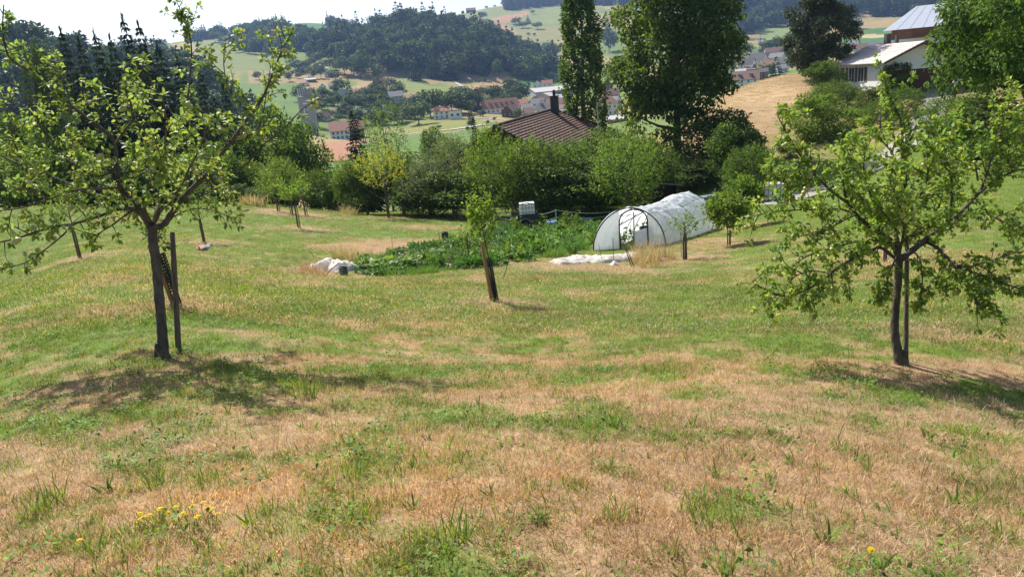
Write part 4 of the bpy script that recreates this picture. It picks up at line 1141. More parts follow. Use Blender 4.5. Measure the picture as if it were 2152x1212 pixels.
for kd, px, top, w, d, lab in [
    ("light1", 590, 335, 105, 64, "bright green young tree left of the field gap"),
    ("dark0", 640, 262, 150, 72, "dark round tree beside the tilled field"),
    ("dark1", 590, 215, 150, 80, "tall dark tree below the silo"),
    ("dark2", 545, 265, 130, 76, "dark leafy tree between the spruces and the silo"),
    ("shrub2", 665, 355, 80, 66, "low dark shrub at the left side of the field gap"),
    ("bush1", 705, 400, 70, 66, "low bright bush in the field gap"),
    ("bush0", 675, 405, 60, 65, "low bush beside the three staked saplings"),
    ("shrub1", 510, 330, 110, 70, "green shrub right of the dark spruces"),
    ("shrub0", 450, 300, 130, 70, "green shrub under the spruces, behind the apple tree's right limb"),
    ("shrub1", 60, 300, 150, 64, "leafy shrub behind the apple tree's lower left branches"),
    ("shrub2", -20, 300, 150, 66, "leafy shrub at the left edge of the picture"),
    ("dark1", 130, 310, 160, 66, "dark shrub left of the apple trunk in the far row"),
    ("dark0", 10, 250, 160, 74, "tall dark shrub at the left picture edge, below the wooded hill"),
    ("dark2", 210, 320, 170, 66, "dark shrub straight behind the apple tree crown"),
    ("shrub0", 300, 330, 170, 66, "green shrub behind the apple tree's fork"),
    ("dark1", 380, 320, 160, 66, "dark shrub right of the apple tree's fork"),
    ("bush0", 500, 385, 80, 66, "low bush right of the apple tree by the tall dry weeds"),
    ("shrub2", 100, 250, 150, 76, "tall green shrub under the olive conifer"),
    ("bush1", 420, 400, 120, 66, "low bush at the meadow edge behind the right limb"),
]:
    plant_px(kd, px, None, top, w, "young_tree" if kd.startswith("light") else "shrub", lab, "tree" if kd.startswith("light") else "shrub", None if kd.startswith("light") else BG, d=d)

# right hillside below the white house
for kd, px, base, top, w, lab, nm in [
    ("bright", 1728, 292, 188, 165, "bright green spreading shrub on the slope below the conifer", "shrub"),
    ("shrub1", 1752, 225, 168, 100, "yellowish green shrub left of the white house", "shrub"),
    ("dark0", 1738, 195, 130, 90, "dark shrub under the conifer, left of the white house", "shrub"),
    ("dome", 1880, 200, 128, 85, "dark dome-shaped shrub in front of the white house", "shrub"),
    ("dark1", 1822, 240, 180, 56, "dark shrub right of the bright spreading one", "shrub"),
    ("bush0", 1795, 255, 225, 40, "small bluish bush at the right foot of the spreading shrub", "shrub"),
    ("shrub0", 1895, 240, 182, 90, "green shrub on the bank below the white house's yard", "shrub"),
    ("shrub2", 1850, 270, 205, 80, "green shrub on the bank behind the right apple tree's top", "shrub"),
    ("shrub1", 1990, 290, 195, 120, "leafy shrub beside the path under the spreading tree", "shrub"),
    ("dark2", 2060, 330, 190, 170, "dark shrub under the spreading tree's branches", "shrub"),
    ("shrub0", 2140, 340, 250, 150, "shrub at the right picture edge under the dark trunk", "shrub"),
    ("bush1", 1700, 402, 360, 50, "small dark bush beside the gravel path", "shrub"),
    ("shrub2", 2000, 345, 260, 110, "green shrub behind the right apple tree's right limb", "shrub"),
    ("bush0", 1660, 330, 290, 60, "low bush at the foot of the dry slope", "shrub"),
]:
    plant_px(kd, px, base, top, w, nm, lab, "shrub", "shrubs on the slope below the white house")
# ------------------------------------------------------------------ woods on the far hills (uncountable masses)
FD = [(.052, .086, .030), (.066, .106, .033), (.042, .072, .029), (.088, .130, .040)]
FM = [(.070, .115, .036), (.085, .130, .040), (.060, .100, .036)]
FC = [(.026, .044, .024), (.032, .052, .026), (.022, .038, .022)]
def far_tree(seed, kind_, m):
    r = np.random.default_rng(seed)
    if kind_ == 'conifer':
        return conifer_crown(seed, 20, 3.9, 13, 7, 4, 2.6, FC, m, .35, .02, .25, .85, "crown", .6)
    if kind_ == 'tall':
        return lobes_crown(seed, (0, 0, 9.5), (4.4, 4.4, 9.0), 18, .40, 420, 2.0, FD, m, .9, .6, .7, .6, .1)
    return lobes_crown(seed, (0, 0, 8.0), (6.4, 6.4, 7.6), 20, .38, 480, 2.1, FD + FM[:1], m, .75, .7, .7, .6, .1)
WOOD = [far_tree(500 + i, 'conifer', m_farI) for i in range(3)] + [far_tree(510 + i, 'round', m_farI) for i in range(4)] + [far_tree(520 + i, 'tall', m_farI) for i in range(2)]
wood_src = source_collection("wood_tree", WOOD)

def forest(name, d0, d1, poly, spacing, con=.35, hs=(.7, 1.25), s0=1.0, az=(-.75, .75), seed=1, excl=None):
    r = np.random.default_rng(seed)
    n = int(.5 * (az[1] - az[0]) * (d1 * d1 - d0 * d0) / spacing ** 2)
    d = np.sqrt(r.uniform(d0 * d0, d1 * d1, n)); a = r.uniform(*az, n)
    x, y = d * np.sin(a), d * np.cos(a); z = hgt(x, y)
    px, py = proj(np.stack([x, y, z], 1))
    keep = inpoly(px, py, poly) & (px > -420) & (px < 2560)
    if excl:
        for e in excl: keep &= ~inpoly(px, py, e)
    x, y, z, d = x[keep], y[keep], z[keep], d[keep]; n = len(x)
    cl = fbm(x * .02, y * .02, 300 + seed, 3)
    isc = r.uniform(0, 1, n) < np.clip(con + (cl - .5) * 2.2, .05, .95)
    idx = np.where(isc, r.integers(0, 3, n), r.integers(3, 9, n))
    s = s0 * r.uniform(*hs, n)
    s = s * np.where(r.uniform(0, 1, n) < .2, .6, 1.0)
    sw = s * r.uniform(.75, 1.35, n)
    rot = np.zeros((n, 3)); rot[:, 2] = r.uniform(0, 6.28, n)
    t = np.ones((n, 3)) * r.uniform(.6, 1.6, n)[:, None] * (1 + (fbm(x * .015, y * .015, 320 + seed, 2)[:, None] - .5) * np.array([[.5, .2, -.3]]))
    o = scatter(name, np.stack([x, y, z - .3], 1), rot, np.stack([sw, sw, s], 1), idx, t, wood_src)
    print("FOREST", name, n)
    return o
forest("wood", 290, 620, [(-420, -80), (600, -80), (600, 300), (-420, 420)], 8.5, .12, (.65, 1.3), .95, seed=1, az=(-.75, -.12),
       excl=[[(470, 150), (700, 150), (700, 400), (520, 400)]])
forest("wood", 740, 1120, [(600, -40), (1175, -40), (1175, 168), (1140, 168), (1100, 170), (1060, 160), (1020, 158), (960, 170), (900, 186), (870, 168), (830, 150), (790, 158), (750, 150), (700, 128), (660, 112), (610, 108)], 11.0, .22, (.65, 1.45), 1.15, az=(-.35, .08), seed=2)
forest("wood", 840, 1420, [(486, 60), (560, 58), (660, 76), (665, 112), (610, 112), (560, 116), (500, 114), (490, 92)], 10.0, .15, (.7, 1.1), .95, az=(-.42, -.2), seed=3)
forest("wood", 1100, 1460, [(440, 62), (560, 50), (600, 55), (620, 72), (560, 74), (500, 70), (440, 84)], 11.0, .3, (.7, 1.1), 1.0, az=(-.45, -.2), seed=4)
forest("wood", 1300, 1480, [(668, 58), (760, 46), (770, 62), (680, 68)], 12.0, .3, (.8, 1.2), 1.1, az=(-.3, -.15), seed=5)
forest("wood", 1500, 2300, [(1058, -100), (1400, -100), (1400, 20), (1250, 12), (1180, 12), (1110, 18), (1062, 26)], 13.0, .5, (.9, 1.4), 1.2, az=(-.05, .3), seed=6)
forest("wood", 900, 2100, [(1440, -120), (1720, -120), (1720, 52), (1690, 62), (1640, 54), (1580, 70), (1540, 92), (1440, 90)], 12.0, .45, (.8, 1.35), 1.2, az=(.2, .5), seed=7)
forest("wood", 900, 2100, [(1690, -120), (2250, -120), (2250, 36), (1880, 36), (1760, 40), (1690, 50)], 13.0, .45, (.8, 1.35), 1.2, az=(.3, .75), seed=8)
forest("wood", 1100, 1480, [(380, 78), (450, 66), (470, 78), (400, 92)], 11.0, .6, (.7, 1.2), 1.0, az=(-.5, -.3), seed=9)
forest("wood", 330, 480, [(410, 120), (480, 150), (540, 200), (545, 300), (500, 320), (380, 240)], 8.0, .5, (.6, 1.0), .8, az=(-.5, -.3), seed=10)
forest("wood", 560, 1150, [(-300, 90), (395, 85), (395, 180), (-300, 180)], 14.0, .4, (.8, 1.2), 1.1, az=(-.75, -.4), seed=12)

# ------------------------------------------------------------------ single trees in the valley
for i in range(4):
    KIND["far_round%d" % i] = (16.0, 13.0, trunk_mesh(_r, 9, .3, top=.3), lobes_crown(540 + i, (0, 0, 8.6), (6.2, 6.2, 7.2), 24, .36, 620, 1.5, FD + FM, m_far, .75, .7, .68, .6, .1, bottom=-.8))
for i in range(2):
    KIND["far_tall%d" % i] = (18.0, 8.0, trunk_mesh(_r, 9, .3, top=.3), lobes_crown(550 + i, (0, 0, 9.4), (3.7, 3.7, 8.6), 20, .36, 520, 1.4, FD, m_far, .9, .6, .68, .6, .1, bottom=-.95))
    KIND["far_conifer%d" % i] = (20.0, 7.6, trunk_mesh(_r, 17, .3, top=.1), conifer_crown(560 + i, 20, 3.8, 16, 8, 5, 2.1, FC, m_far, .35, .03, .25, .85, "crown", .6))
    KIND["far_open%d" % i] = (10.0, 9.0, trunk_mesh(_r, 6, .2, limbs=6, spread=3, top=.3), lobes_crown(570 + i, (0, 0, 6.2), (4.2, 4.2, 3.6), 14, .34, 300, 1.1, FM, m_far, .75, .7, .68, .6, .1, bottom=-.6))

def ftree(kd, px, base, hpx, wpx, label, group):
    p = ground(px, base, 205 if px > 1420 else 150)
    dep = float((p - CAM) @ _f)
    c = {"round": "round%d" % random.randint(0, 3), "tall": "tall%d" % random.randint(0, 1), "conifer": "conifer%d" % random.randint(0, 1), "open": "open%d" % random.randint(0, 1)}[kd]
    nm = "conifer_tree" if kd == "conifer" else "deciduous_tree"
    return plant("far_" + c, p, hpx * dep / F, wpx * dep / F, nm, label, "conifer" if kd == "conifer" else "tree", group)

VG = "trees among the village houses"
for kd, px, base, hh, ww, lab in [
    ("round", 838, 206, 30, 40, "pale round tree on the dry slope left of the lone small tree"), ("round", 800, 192, 28, 36, "pair tree on the dry slope, left one"),
    ("round", 820, 194, 30, 34, "pair tree on the dry slope, right one"), ("open", 838, 190, 20, 20, "lone small tree right of the pair on the dry slope"),
    ("open", 1015, 180, 19, 19, "lone tree on the tan meadow below the wooded hill"), ("round", 950, 240, 62, 70, "large dark tree left of the white flat-roofed house"),
    ("round", 905, 246, 72, 62, "tallest dark tree above the white house with red roof"), ("round", 880, 262, 60, 60, "dark tree left of the white house, nearest the meadow"),
    ("round", 985, 228, 36, 40, "mid green tree above the flat-roofed house"), ("conifer", 1005, 235, 44, 34, "dark conifer left of the red roofed row house"),
    ("round", 1035, 215, 44, 36, "green tree right of the power pole"), ("round", 1075, 206, 42, 44, "green tree above the red row house"),
    ("round", 1095, 218, 44, 46, "dark tree above the row house's right end"), ("round", 1060, 212, 26, 40, "rounded clipped tree above the row house"),
    ("tall", 1110, 192, 22, 9, "slim dark tree left of the factory roofs"), ("round", 1090, 252, 24, 26, "bush before the timber gabled house"), 
    ("round", 1105, 256, 16, 20, "small bush left of the grey roofed house"), ("round", 1178, 212, 22, 24, "dark tree right of the factory"), ("round", 1160, 172, 20, 22, "green tree behind the factory halls"),
    ("round", 700, 172, 28, 32, "round green tree above the gable house on the slope"), ("round", 720, 204, 40, 36, "large green tree right of the small gable house"),
    ("conifer", 736, 205, 40, 14, "slim cypress right of the small gable house"), ("round", 745, 232, 40, 46, "bright round tree in the middle of the village"),
    ("round", 770, 222, 36, 34, "dark tree left of the grey villa"), ("conifer", 785, 218, 34, 16, "conifer left of the grey villa"), ("round", 710, 226, 28, 30, "dark tree before the grey gabled roof"),
    ("round", 690, 232, 30, 34, "shaded tree between the silo and the grey roof"), ("round", 755, 262, 34, 40, "dark tree behind the white house with the pink roof"),
    ("round", 670, 268, 34, 40, "dark tree right of the silo's foot"), ("round", 690, 250, 24, 30, "tree right of the silo under the brown roofs"), ("conifer", 664, 214, 28, 12, "dark conifer right of the silo top"),
    ("round", 630, 214, 34, 34, "round tree behind the silo top"), ("round", 790, 262, 40, 44, "green tree behind the birch"), ("round", 835, 262, 34, 40, "shaded tree below the grey villa"),
    ("round", 862, 248, 36, 40, "grey green tree right of the grey villa"), ("open", 882, 268, 10, 11, "small round tree alone on the green below the white house"), ("conifer", 990, 262, 34, 16, "conifer at the lane before the white flat-roofed house"),
    ("round", 1010, 246, 14, 26, "clipped hedge tree left of the row house"), ("round", 1285, 168, 34, 30, "tree between the poplar and the maple, above the brown house"),
    ("round", 760, 165, 50, 34, "tall dark tree under the wooded hill"), ("tall", 745, 160, 46, 26, "dark tree at the left end of the wooded hill's foot"), ("round", 790, 165, 40, 36, "round tree at the foot of the wooded hill"),
    ("round", 725, 158, 38, 40, "tree right of the curving hill track"), ("round", 640, 152, 30, 40, "tree group tree left of the curving track"), ("round", 620, 148, 30, 30, "dark tree left of the curving hill track"),
    ("round", 610, 172, 20, 20, "small tree at the edge of the green field"), ("round", 575, 170, 20, 26, "low tree above the left green field"), ("round", 545, 168, 18, 24, "leftmost low tree above the green field"),
    ("open", 655, 125, 14, 14, "small orchard tree beside the hill track"), ("open", 690, 128, 12, 12, "small orchard tree inside the track's bend"), ("round", 675, 165, 26, 26, "tree above the long low shed"),
    ("open", 560, 128, 16, 14, "orchard tree in a row under the wood's left part"), ("open", 580, 130, 16, 14, "second orchard tree in the row under the wood"), ("open", 600, 130, 16, 14, "third orchard tree in the row under the wood"),
    ("round", 453, 90, 28, 26, "dark tree clump on the upper left meadow"), ("round", 470, 92, 20, 24, "lower tree beside the dark clump on the upper meadow"),
    ("round", 655, 47, 9, 9, "left of two trees on the bare hilltop"), ("round", 673, 48, 11, 14, "right of two trees on the bare hilltop"),
    ("round", 1022, 19, 6, 9, "bush on the skyline left of the farmhouse"), ("round", 1040, 16, 5, 7, "small bush on the skyline right of the farmhouse"), ("conifer", 1003, 20, 7, 5, "tiny conifer beside the skyline farmhouse"),
    ("round", 1085, 52, 18, 22, "tree of the copse on the far meadow, left"), ("round", 1100, 60, 18, 24, "tree of the copse on the far meadow, middle"), ("round", 1130, 62, 18, 22, "tree of the copse on the far meadow, right"),
    ("conifer", 1110, 50, 16, 11, "conifer standing above the copse on the far meadow"), ("round", 1120, 30, 10, 10, "lone tree beside the brown field on the far slope"), ("round", 1110, 75, 6, 10, "low bush below the far copse"), ("round", 1122, 76, 6, 10, "second low bush below the far copse"),
    ("round", 1015, 42, 16, 24, "tree at the foot of the brown far field"), ("round", 1150, 110, 26, 26, "tree at the right foot of the wooded hill"), ("round", 1168, 118, 34, 30, "tree beside the poplar's left edge"),
    ("round", 1160, 150, 28, 22, "tree row tree at the green strip by the wooded hill"), ("round", 1178, 150, 30, 20, "tree row tree left of the poplar"), ("round", 1280, 110, 60, 40, "dark wood tree seen between poplar and maple"),
    ("conifer", 1275, 80, 50, 26, "dark conifer between poplar and maple"), ("round", 1610, 165, 36, 40, "dark tree right of the white apartment house"), ("conifer", 1630, 168, 44, 34, "dark spreading conifer right of the white apartment house"),
    ("round", 1535, 150, 20, 20, "tree left of the white gable house"), ("conifer", 1545, 152, 14, 18, "cluster conifer before the grey roofs"), ("round", 1570, 118, 26, 34, "dark tree below the crane"), ("round", 1615, 112, 34, 40, "dark tree right of the crane"), ("round", 1635, 108, 30, 34, "rounded tree under the crane's counter jib"),
    ("round", 1540, 112, 30, 40, "tree left of the crane"), ("round", 1555, 118, 10, 20, "pale hedge tree below the crane's jib"), ("round", 1520, 180, 24, 36, "dark hedge tree at the apartment house's left end"), ("round", 1660, 100, 30, 34, "tree before the sloping green field on the right"),
    ("round", 1800, 62, 26, 26, "dark tree right of the big conifer, at the tan field"), ("round", 1830, 104, 10, 14, "yellowish tree behind the white house chimney"), ("round", 1500, 205, 16, 40, "hedge bush at the left foot of the dry slope"),
    ("round", 1555, 187, 8, 26, "low hedge before the white apartment house"),
]:
    ftree(kd, px, base, hh, ww, lab, VG)
def rand_trees(poly, n, hr, dmin, label, group, kinds=("round",), seed=0):
    r = np.random.default_rng(seed); xs = [q[0] for q in poly]; ys = [q[1] for q in poly]; c = 0
    while c < n:
        px, py = r.uniform(min(xs), max(xs)), r.uniform(min(ys), max(ys))
        if not inpoly(np.array([px]), np.array([py]), poly)[0]: continue
        h = r.uniform(*hr); ftree(kinds[int(r.integers(0, len(kinds)))], px, py, h, h * r.uniform(.8, 1.25), label, group); c += 1
rand_trees([(640, 200), (790, 190), (870, 225), (880, 262), (780, 268), (650, 262)], 62, (18, 36), 300, "leafy tree filling the gaps between the village houses left of the birch", "leafy village trees left of the birch", ("round", "round", "tall"), 1)
rand_trees([(900, 215), (1100, 200), (1120, 215), (1000, 240), (900, 240)], 22, (24, 40), 300, "dense green tree in the belt behind the red row house", "tree belt behind the row house", ("round",), 2)
rand_trees([(560, 140), (720, 118), (740, 150), (640, 170), (560, 165)], 26, (12, 24), 500, "small tree scattered on the slope round the hill track", "trees round the hill track", ("round", "open"), 3)
rand_trees([(880, 262), (1050, 250), (1120, 275), (1000, 285), (900, 275)], 6, (6, 12), 300, "low garden bush along the valley lane", "bushes along the valley lane", ("round",), 4)
rand_trees([(1500, 112), (1680, 100), (1690, 125), (1500, 140)], 16, (10, 20), 500, "dark tree between the grey village roofs on the right", "trees between the right village roofs", ("round", "conifer"), 5)
# ------------------------------------------------------------------ houses
def wallmat(name, c): return mat(name, c, .9, .05, .6, 0, .2)
def roofmat(name, c, c2=None):
    return mat(name, c, .85, .18, 1.6, 0, .2, col2=c2)
M_WALL = {"white": wallmat("white_render", (.80, .80, .78)), "cream": wallmat("cream_render", (.74, .70, .56)), "grey": wallmat("grey_render", (.42, .42, .42)),
          "wood": mat("dark_timber", (.13, .075, .045), .85, .2, 3.0, 0, .2), "tan": wallmat("tan_render", (.55, .44, .33)), "brick": wallmat("red_brick_wall", (.30, .15, .11))}
M_ROOF = {"red": roofmat("red_tile_roof", (.28, .140, .095)), "pink": roofmat("faded_tile_roof", (.44, .235, .165)), "brown": roofmat("brown_tile_roof", (.20, .125, .095)),
          "grey": roofmat("grey_roof", (.20, .19, .19)), "lightgrey": roofmat("fibre_cement_roof", (.42, .40, .38)), "dark": roofmat("dark_roof", (.09, .085, .085)), "flat": roofmat("flat_roof_gravel", (.30, .30, .30)),
          "blue": roofmat("blue_grey_roof", (.30, .34, .40))}
m_pane = mat("dark_window_glass", (.035, .042, .050), .12, .2, .5, 0, .6)
m_frame = mat("white_window_frame", (.75, .75, .73), .6, .05, 1, 0, .3)
m_shut = mat("dark_shutter", (.10, .085, .08), .8, .1, 1, 0, .2)
m_brickch = mat("chimney_render", (.26, .20, .17), .9, .15, 2, 0, .2)

_wm = {}
def win_mesh(w, h):
    k = (round(w, 1), round(h, 1))
    if k not in _wm:
        b = MB(); b.box((0, -.015, 0), (w, .05, h)); pane = b.mesh("pane", m_pane)
        f = MB(); t = .09
        for sx in (-1, 1): f.box((sx * (w / 2 + t / 2), -.02, 0), (t, .10, h + 2 * t))
        for sz in (-1, 1): f.box((0, -.02, sz * (h / 2 + t / 2)), (w - .002, .10, t))
        f.box((0, -.045, 0), (.05, .03, h - .004))
        _wm[k] = (f.mesh("window", m_frame), pane)
    return _wm[k]

def window(parent, p, w, h, rz=0.0):
    f, pn = win_mesh(w, h)
    o = link("window", f, parent, p, (0, 0, rz)); link("pane", pn, o)
    return o

def gable_roof(b, w, d, wall, rise, ov, th=.25):
    for s in (-1, 1):
        e0, r0 = np.array([0, s * (d / 2 + ov), wall - rise * ov / (d / 2)]), np.array([0, s * .0, wall + rise])
        x = w / 2 + ov
        n = unit(np.array([0, s * rise, d / 2]))
        v = [(-x, *e0[1:]), (x, *e0[1:]), (x, *r0[1:]), (-x, *r0[1:])]
        v = np.array(v + [tuple(np.array(q) + n * th) for q in v])
        b.add(v, np.array([(0, 1, 2, 3), (7, 6, 5, 4), (0, 4, 5, 1), (1, 5, 6, 2), (2, 6, 7, 3), (3, 7, 4, 0)]))

def hip_roof(b, w, d, wall, rise, ov, ridge=None):
    x, y = w / 2 + ov, d / 2 + ov
    rl = max(.2, (ridge if ridge is not None else w - d) / 2)
    v = np.array([(-x, -y, wall), (x, -y, wall), (x, y, wall), (-x, y, wall), (-rl, 0, wall + rise), (rl, 0, wall + rise)])
    b.add(v, [np.array([(0, 1, 5, 4), (2, 3, 4, 5)]), np.array([(1, 2, 5), (3, 0, 4)]), np.array([(3, 2, 1, 0)])])

def house(name, label, p, az, w, d, wall, rise, wallc, roofc, rows=2, cols=4, roof='gable', ov=.5, chim=1, dormers=0, side=2, cat="house", group="houses of the village in the valley", turn=0.0, wh=1.3, ww=.95, attic=0, sink=1.5):
    """az: the facade with the windows faces back towards the meadow, turned by 'turn'"""
    root = thing(name, label, cat, p, (0, 0, -az + turn), (1, 1, 1), group)
    b = MB(); b.box((0, 0, (wall - sink) / 2), (w, d, wall + sink))
    if roof == 'gable':
        for s in (-1, 1):
            b.add([(s * w / 2, -d / 2, wall), (s * w / 2, d / 2, wall), (s * w / 2, 0, wall + rise)], np.array([(0, 1, 2)] if s > 0 else [(2, 1, 0)]))
    if roof == 'front':      # gable turned towards the viewer
        for s in (-1, 1):
            b.add([(-w / 2, s * d / 2, wall), (w / 2, s * d / 2, wall), (0, s * d / 2, wall + rise)], np.array([(2, 1, 0)] if s > 0 else [(0, 1, 2)]))
    link("wall", b.mesh("wall", M_WALL[wallc]), root)
    rb = MB()
    if roof == 'gable': gable_roof(rb, w, d, wall, rise, ov)
    elif roof == 'hip': hip_roof(rb, w, d, wall, rise, ov)
    elif roof == 'front':
        t = MB(); gable_roof(t, d, w, wall, rise, ov)
        for v, f in zip(t.v, t.f): rb.add(np.stack([-v[:, 1], v[:, 0], v[:, 2]], 1), f - f.min())
    else:
        rb.box((0, 0, wall + .2), (w + .3, d + .3, .4))
    ro = link("roof", rb.mesh("roof", M_ROOF[roofc]), root)
    for k in range(chim):
        c = MB(); x = w * (.22 if k == 0 else -.28); y = d * .12
        zb = wall + rise * (1 - .24) if roof in ('gable', 'hip') else wall + (rise * .4 if roof == 'front' else .3)
        c.box((x, y, zb + .5), (.7, .7, 2.0)); c.box((x, y, zb + 1.56), (.85, .85, .12)); link("chimney", c.mesh("chimney", m_brickch), ro)
    for k in range(dormers):
        x = (k + .5) / dormers * w * .8 - w * .4
        q = link("dormer", dormer_mesh(), root, (x, -d / 4 - .25, wall + rise * .42))
        q.data = dormer_mesh(); window(q, (0, -.82, .45), .9, .8)
    for r_ in range(rows):
        for c_ in range(cols):
            x = (c_ + .5) / cols * w * .92 - w * .46
            z = (r_ + .52) / rows * wall
            window(root, (x, -d / 2 - .004, z), ww, wh)
    if attic:
        for c_ in range(attic): window(root, ((c_ - (attic - 1) / 2) * 1.6, -d / 2 - .004, wall + rise * .32), .8, 1.0)
    for sd in (-1, 1):
        for c_ in range(side):
            y = (c_ + .5) / side * d * .8 - d * .4
            for r_ in range(min(rows, 2)):
                window(root, (sd * (w / 2 + .004), y, (r_ + .52) / max(rows, 1) * wall), ww, wh, sd * math.pi / 2)
    return root
_dm = []
def dormer_mesh():
    if not _dm:
        b = MB(); b.box((0, 0, .5), (1.5, 1.6, 1.1)); b.box((0, -.1, 1.14), (1.8, 2.0, .16)); _dm.append(b.mesh("dormer", M_ROOF["dark"]))
    return _dm[0]

def vhouse(name, label, px, base, wpx, wallpx, risepx, wallc, roofc, depth=None, d=None, **k):
    p = at(px, d) if d else ground(px, base, 205 if px > 1420 else 150)
    s = float((p - CAM) @ _f) / F
    az = math.atan2(p[0], p[1])
    w = wpx * s
    return house(name, label, p, az, w, depth or max(6.0, w * .75), wallpx * s, risepx * s, wallc, roofc, **k)

vhouse("white_house", "white two-storey house with a pink tiled roof above the tilled field", 716, 293, 38, 19, 17, "white", "pink", depth=10, rows=2, cols=4, chim=0, ww=.9)
vhouse("brown_annex", "brown timber annex right of the white house with the pink roof", 752, 290, 30, 20, 14, "wood", "red", depth=9, rows=1, cols=2, chim=0)
vhouse("white_house", "white house with a red roof beside the flat-roofed white block", 929, 249, 34, 15, 8, "white", "red", depth=9, rows=2, cols=3, chim=1, dormers=0)
vhouse("flat_roofed_house", "small white flat-roofed block at the valley lane", 957, 250, 27, 17, 3, "white", "dark", depth=8, rows=1, cols=2, roof='flat', chim=0, ww=1.6, wh=1.4)
vhouse("row_house", "long row house with red roof and a row of small gables", 1052, 238, 72, 12, 17, "white", "red", depth=12, rows=1, cols=7, chim=2, dormers=5, turn=.2)
vhouse("timber_house", "brown timber house with a pale gable roof before the row house", 1075, 246, 26, 11, 13, "wood", "brown", depth=11, roof='front', rows=1, cols=2, chim=0, turn=-.45)
vhouse("white_house", "white house with a steep grey hipped roof left of the near chimney", 1140, 246, 34, 16, 20, "white", "grey", depth=12, roof='hip', rows=2, cols=2, dormers=1, ov=.7)
vhouse("white_house", "pale low house left of the grey hipped roof", 1112, 249, 20, 12, 10, "cream", "brown", depth=8, rows=1, cols=2, chim=0)
vhouse("factory_hall", "large factory hall with grey sloping roofs at the village edge", 1142, 204, 56, 11, 8, "grey", "lightgrey", depth=26, rows=0, cols=0, chim=0, side=0, cat="factory", turn=.35)
vhouse("factory_hall", "second factory hall with a pale gable in front of the long one", 1150, 214, 38, 9, 9, "tan", "lightgrey", depth=20, rows=1, cols=2, chim=0, side=0, cat="factory", roof='front', turn=-.3)
vhouse("factory_hall", "factory hall with a light grey roof running behind the poplar", 1185, 198, 44, 10, 7, "grey", "lightgrey", depth=22, rows=0, cols=0, chim=0, side=0, cat="factory", turn=.3)
vhouse("red_roofed_house", "house with a red roof above the factory halls", 1130, 184, 20, 6, 8, "white", "red", depth=9, rows=1, cols=2, chim=0, roof='front')
vhouse("red_roofed_house", "second house with a red roof right of the first, above the factory", 1150, 181, 22, 5, 7, "white", "red", depth=9, rows=1, cols=2, chim=0)
vhouse("grey_roofed_house", "long house with dull brown roof between the factory and the grey hipped roof", 1165, 228, 50, 9, 11, "cream", "brown", depth=11, rows=1, cols=4)
vhouse("grey_roofed_house", "grey roofed house behind the near chimney", 1130, 226, 30, 8, 10, "grey", "grey", depth=10, rows=1, cols=3, chim=0)
vhouse("low_hall", "low white hall with a pale blue flat roof right of the near chimney", 1195, 242, 40, 10, 3, "white", "blue", depth=14, rows=1, cols=3, roof='flat', chim=0, side=0)
vhouse("white_house", "small white house at the poplar's left edge", 1192, 226, 16, 10, 8, "white", "brown", depth=8, rows=1, cols=1, chim=0)
vhouse("cream_house", "cream coloured house with a grey hipped roof right of the poplar", 1278, 243, 42, 25, 20, "cream", "brown", depth=13, roof='hip', rows=2, cols=4, chim=1, ov=.7)
vhouse("brown_house", "brown timber house right of the poplar, above the cream house", 1275, 188, 24, 9, 11, "wood", "brown", depth=10, roof='front', rows=1, cols=2, chim=0)
vhouse("brown_house", "long brown roofed house right of the poplar", 1285, 205, 34, 6, 12, "tan", "brown", depth=10, rows=1, cols=3, chim=1)
vhouse("low_hall", "low grey roofed shed before the cream house, by the maple", 1295, 257, 36, 7, 6, "brick", "lightgrey", depth=9, rows=0, cols=0, chim=0, side=0)
vhouse("white_house", "white house with a pale gable seen beside the maple's leaves", 1285, 152, 22, 10, 9, "white", "pink", depth=9, rows=1, cols=2, roof='front', chim=0)
vhouse("apartment_house", "long white apartment house with brown roof and two dark dormers", 1566, 182, 56, 14, 17, "white", "brown", depth=12, rows=2, cols=4, chim=1, dormers=2, ov=.3)
vhouse("white_house", "white gabled house with a dark grey roof above the apartment house", 1570, 148, 30, 12, 11, "white", "dark", depth=10, rows=1, cols=2, turn=-.35, chim=1)
vhouse("large_grey_house", "large house with a wide dark grey roof and pale gable", 1592, 136, 34, 10, 13, "cream", "dark", depth=12, rows=1, cols=3, turn=-.5, chim=1)
vhouse("red_roofed_house", "low house with orange roof between the grey roofs", 1576, 148, 22, 4, 7, "white", "red", depth=9, rows=1, cols=2, chim=0)
vhouse("grey_roofed_house", "dark roofed house left of the white gabled house", 1540, 131, 20, 6, 6, "cream", "dark", depth=9, rows=1, cols=2, chim=0)
vhouse("brown_house", "brown roofed house at the left edge of the right village", 1533, 136, 16, 5, 6, "tan", "brown", depth=8, rows=1, cols=1, chim=0)
vhouse("grey_roofed_house", "long house with a brown-grey roof right of the crane", 1628, 116, 40, 6, 9, "tan", "brown", depth=12, rows=1, cols=4, chim=0, turn=.2)
vhouse("grey_roofed_house", "house with dark roof in front of the long one right of the crane", 1633, 128, 28, 7, 9, "cream", "grey", depth=10, rows=1, cols=3, turn=-.4, chim=0)
vhouse("low_hall", "wide low flat-roofed hall behind the apartment house", 1590, 152, 44, 7, 2, "brick", "lightgrey", depth=14, rows=1, cols=4, roof='flat', chim=0, side=0)
vhouse("timber_house", "dark timber house right of the apartment house", 1605, 168, 16, 16, 7, "wood", "dark", depth=9, rows=2, cols=2, chim=0)
vhouse("white_house", "white gabled house with red roof seen through the maple's right side", 1478, 152, 26, 16, 12, "white", "red", depth=10, rows=2, cols=2, roof='front', chim=0, turn=.3, attic=0)
vhouse("brown_house", "dark brown roof below the white gable seen through the maple", 1490, 160, 22, 6, 10, "wood", "brown", depth=8, rows=0, cols=0, chim=0, side=0)
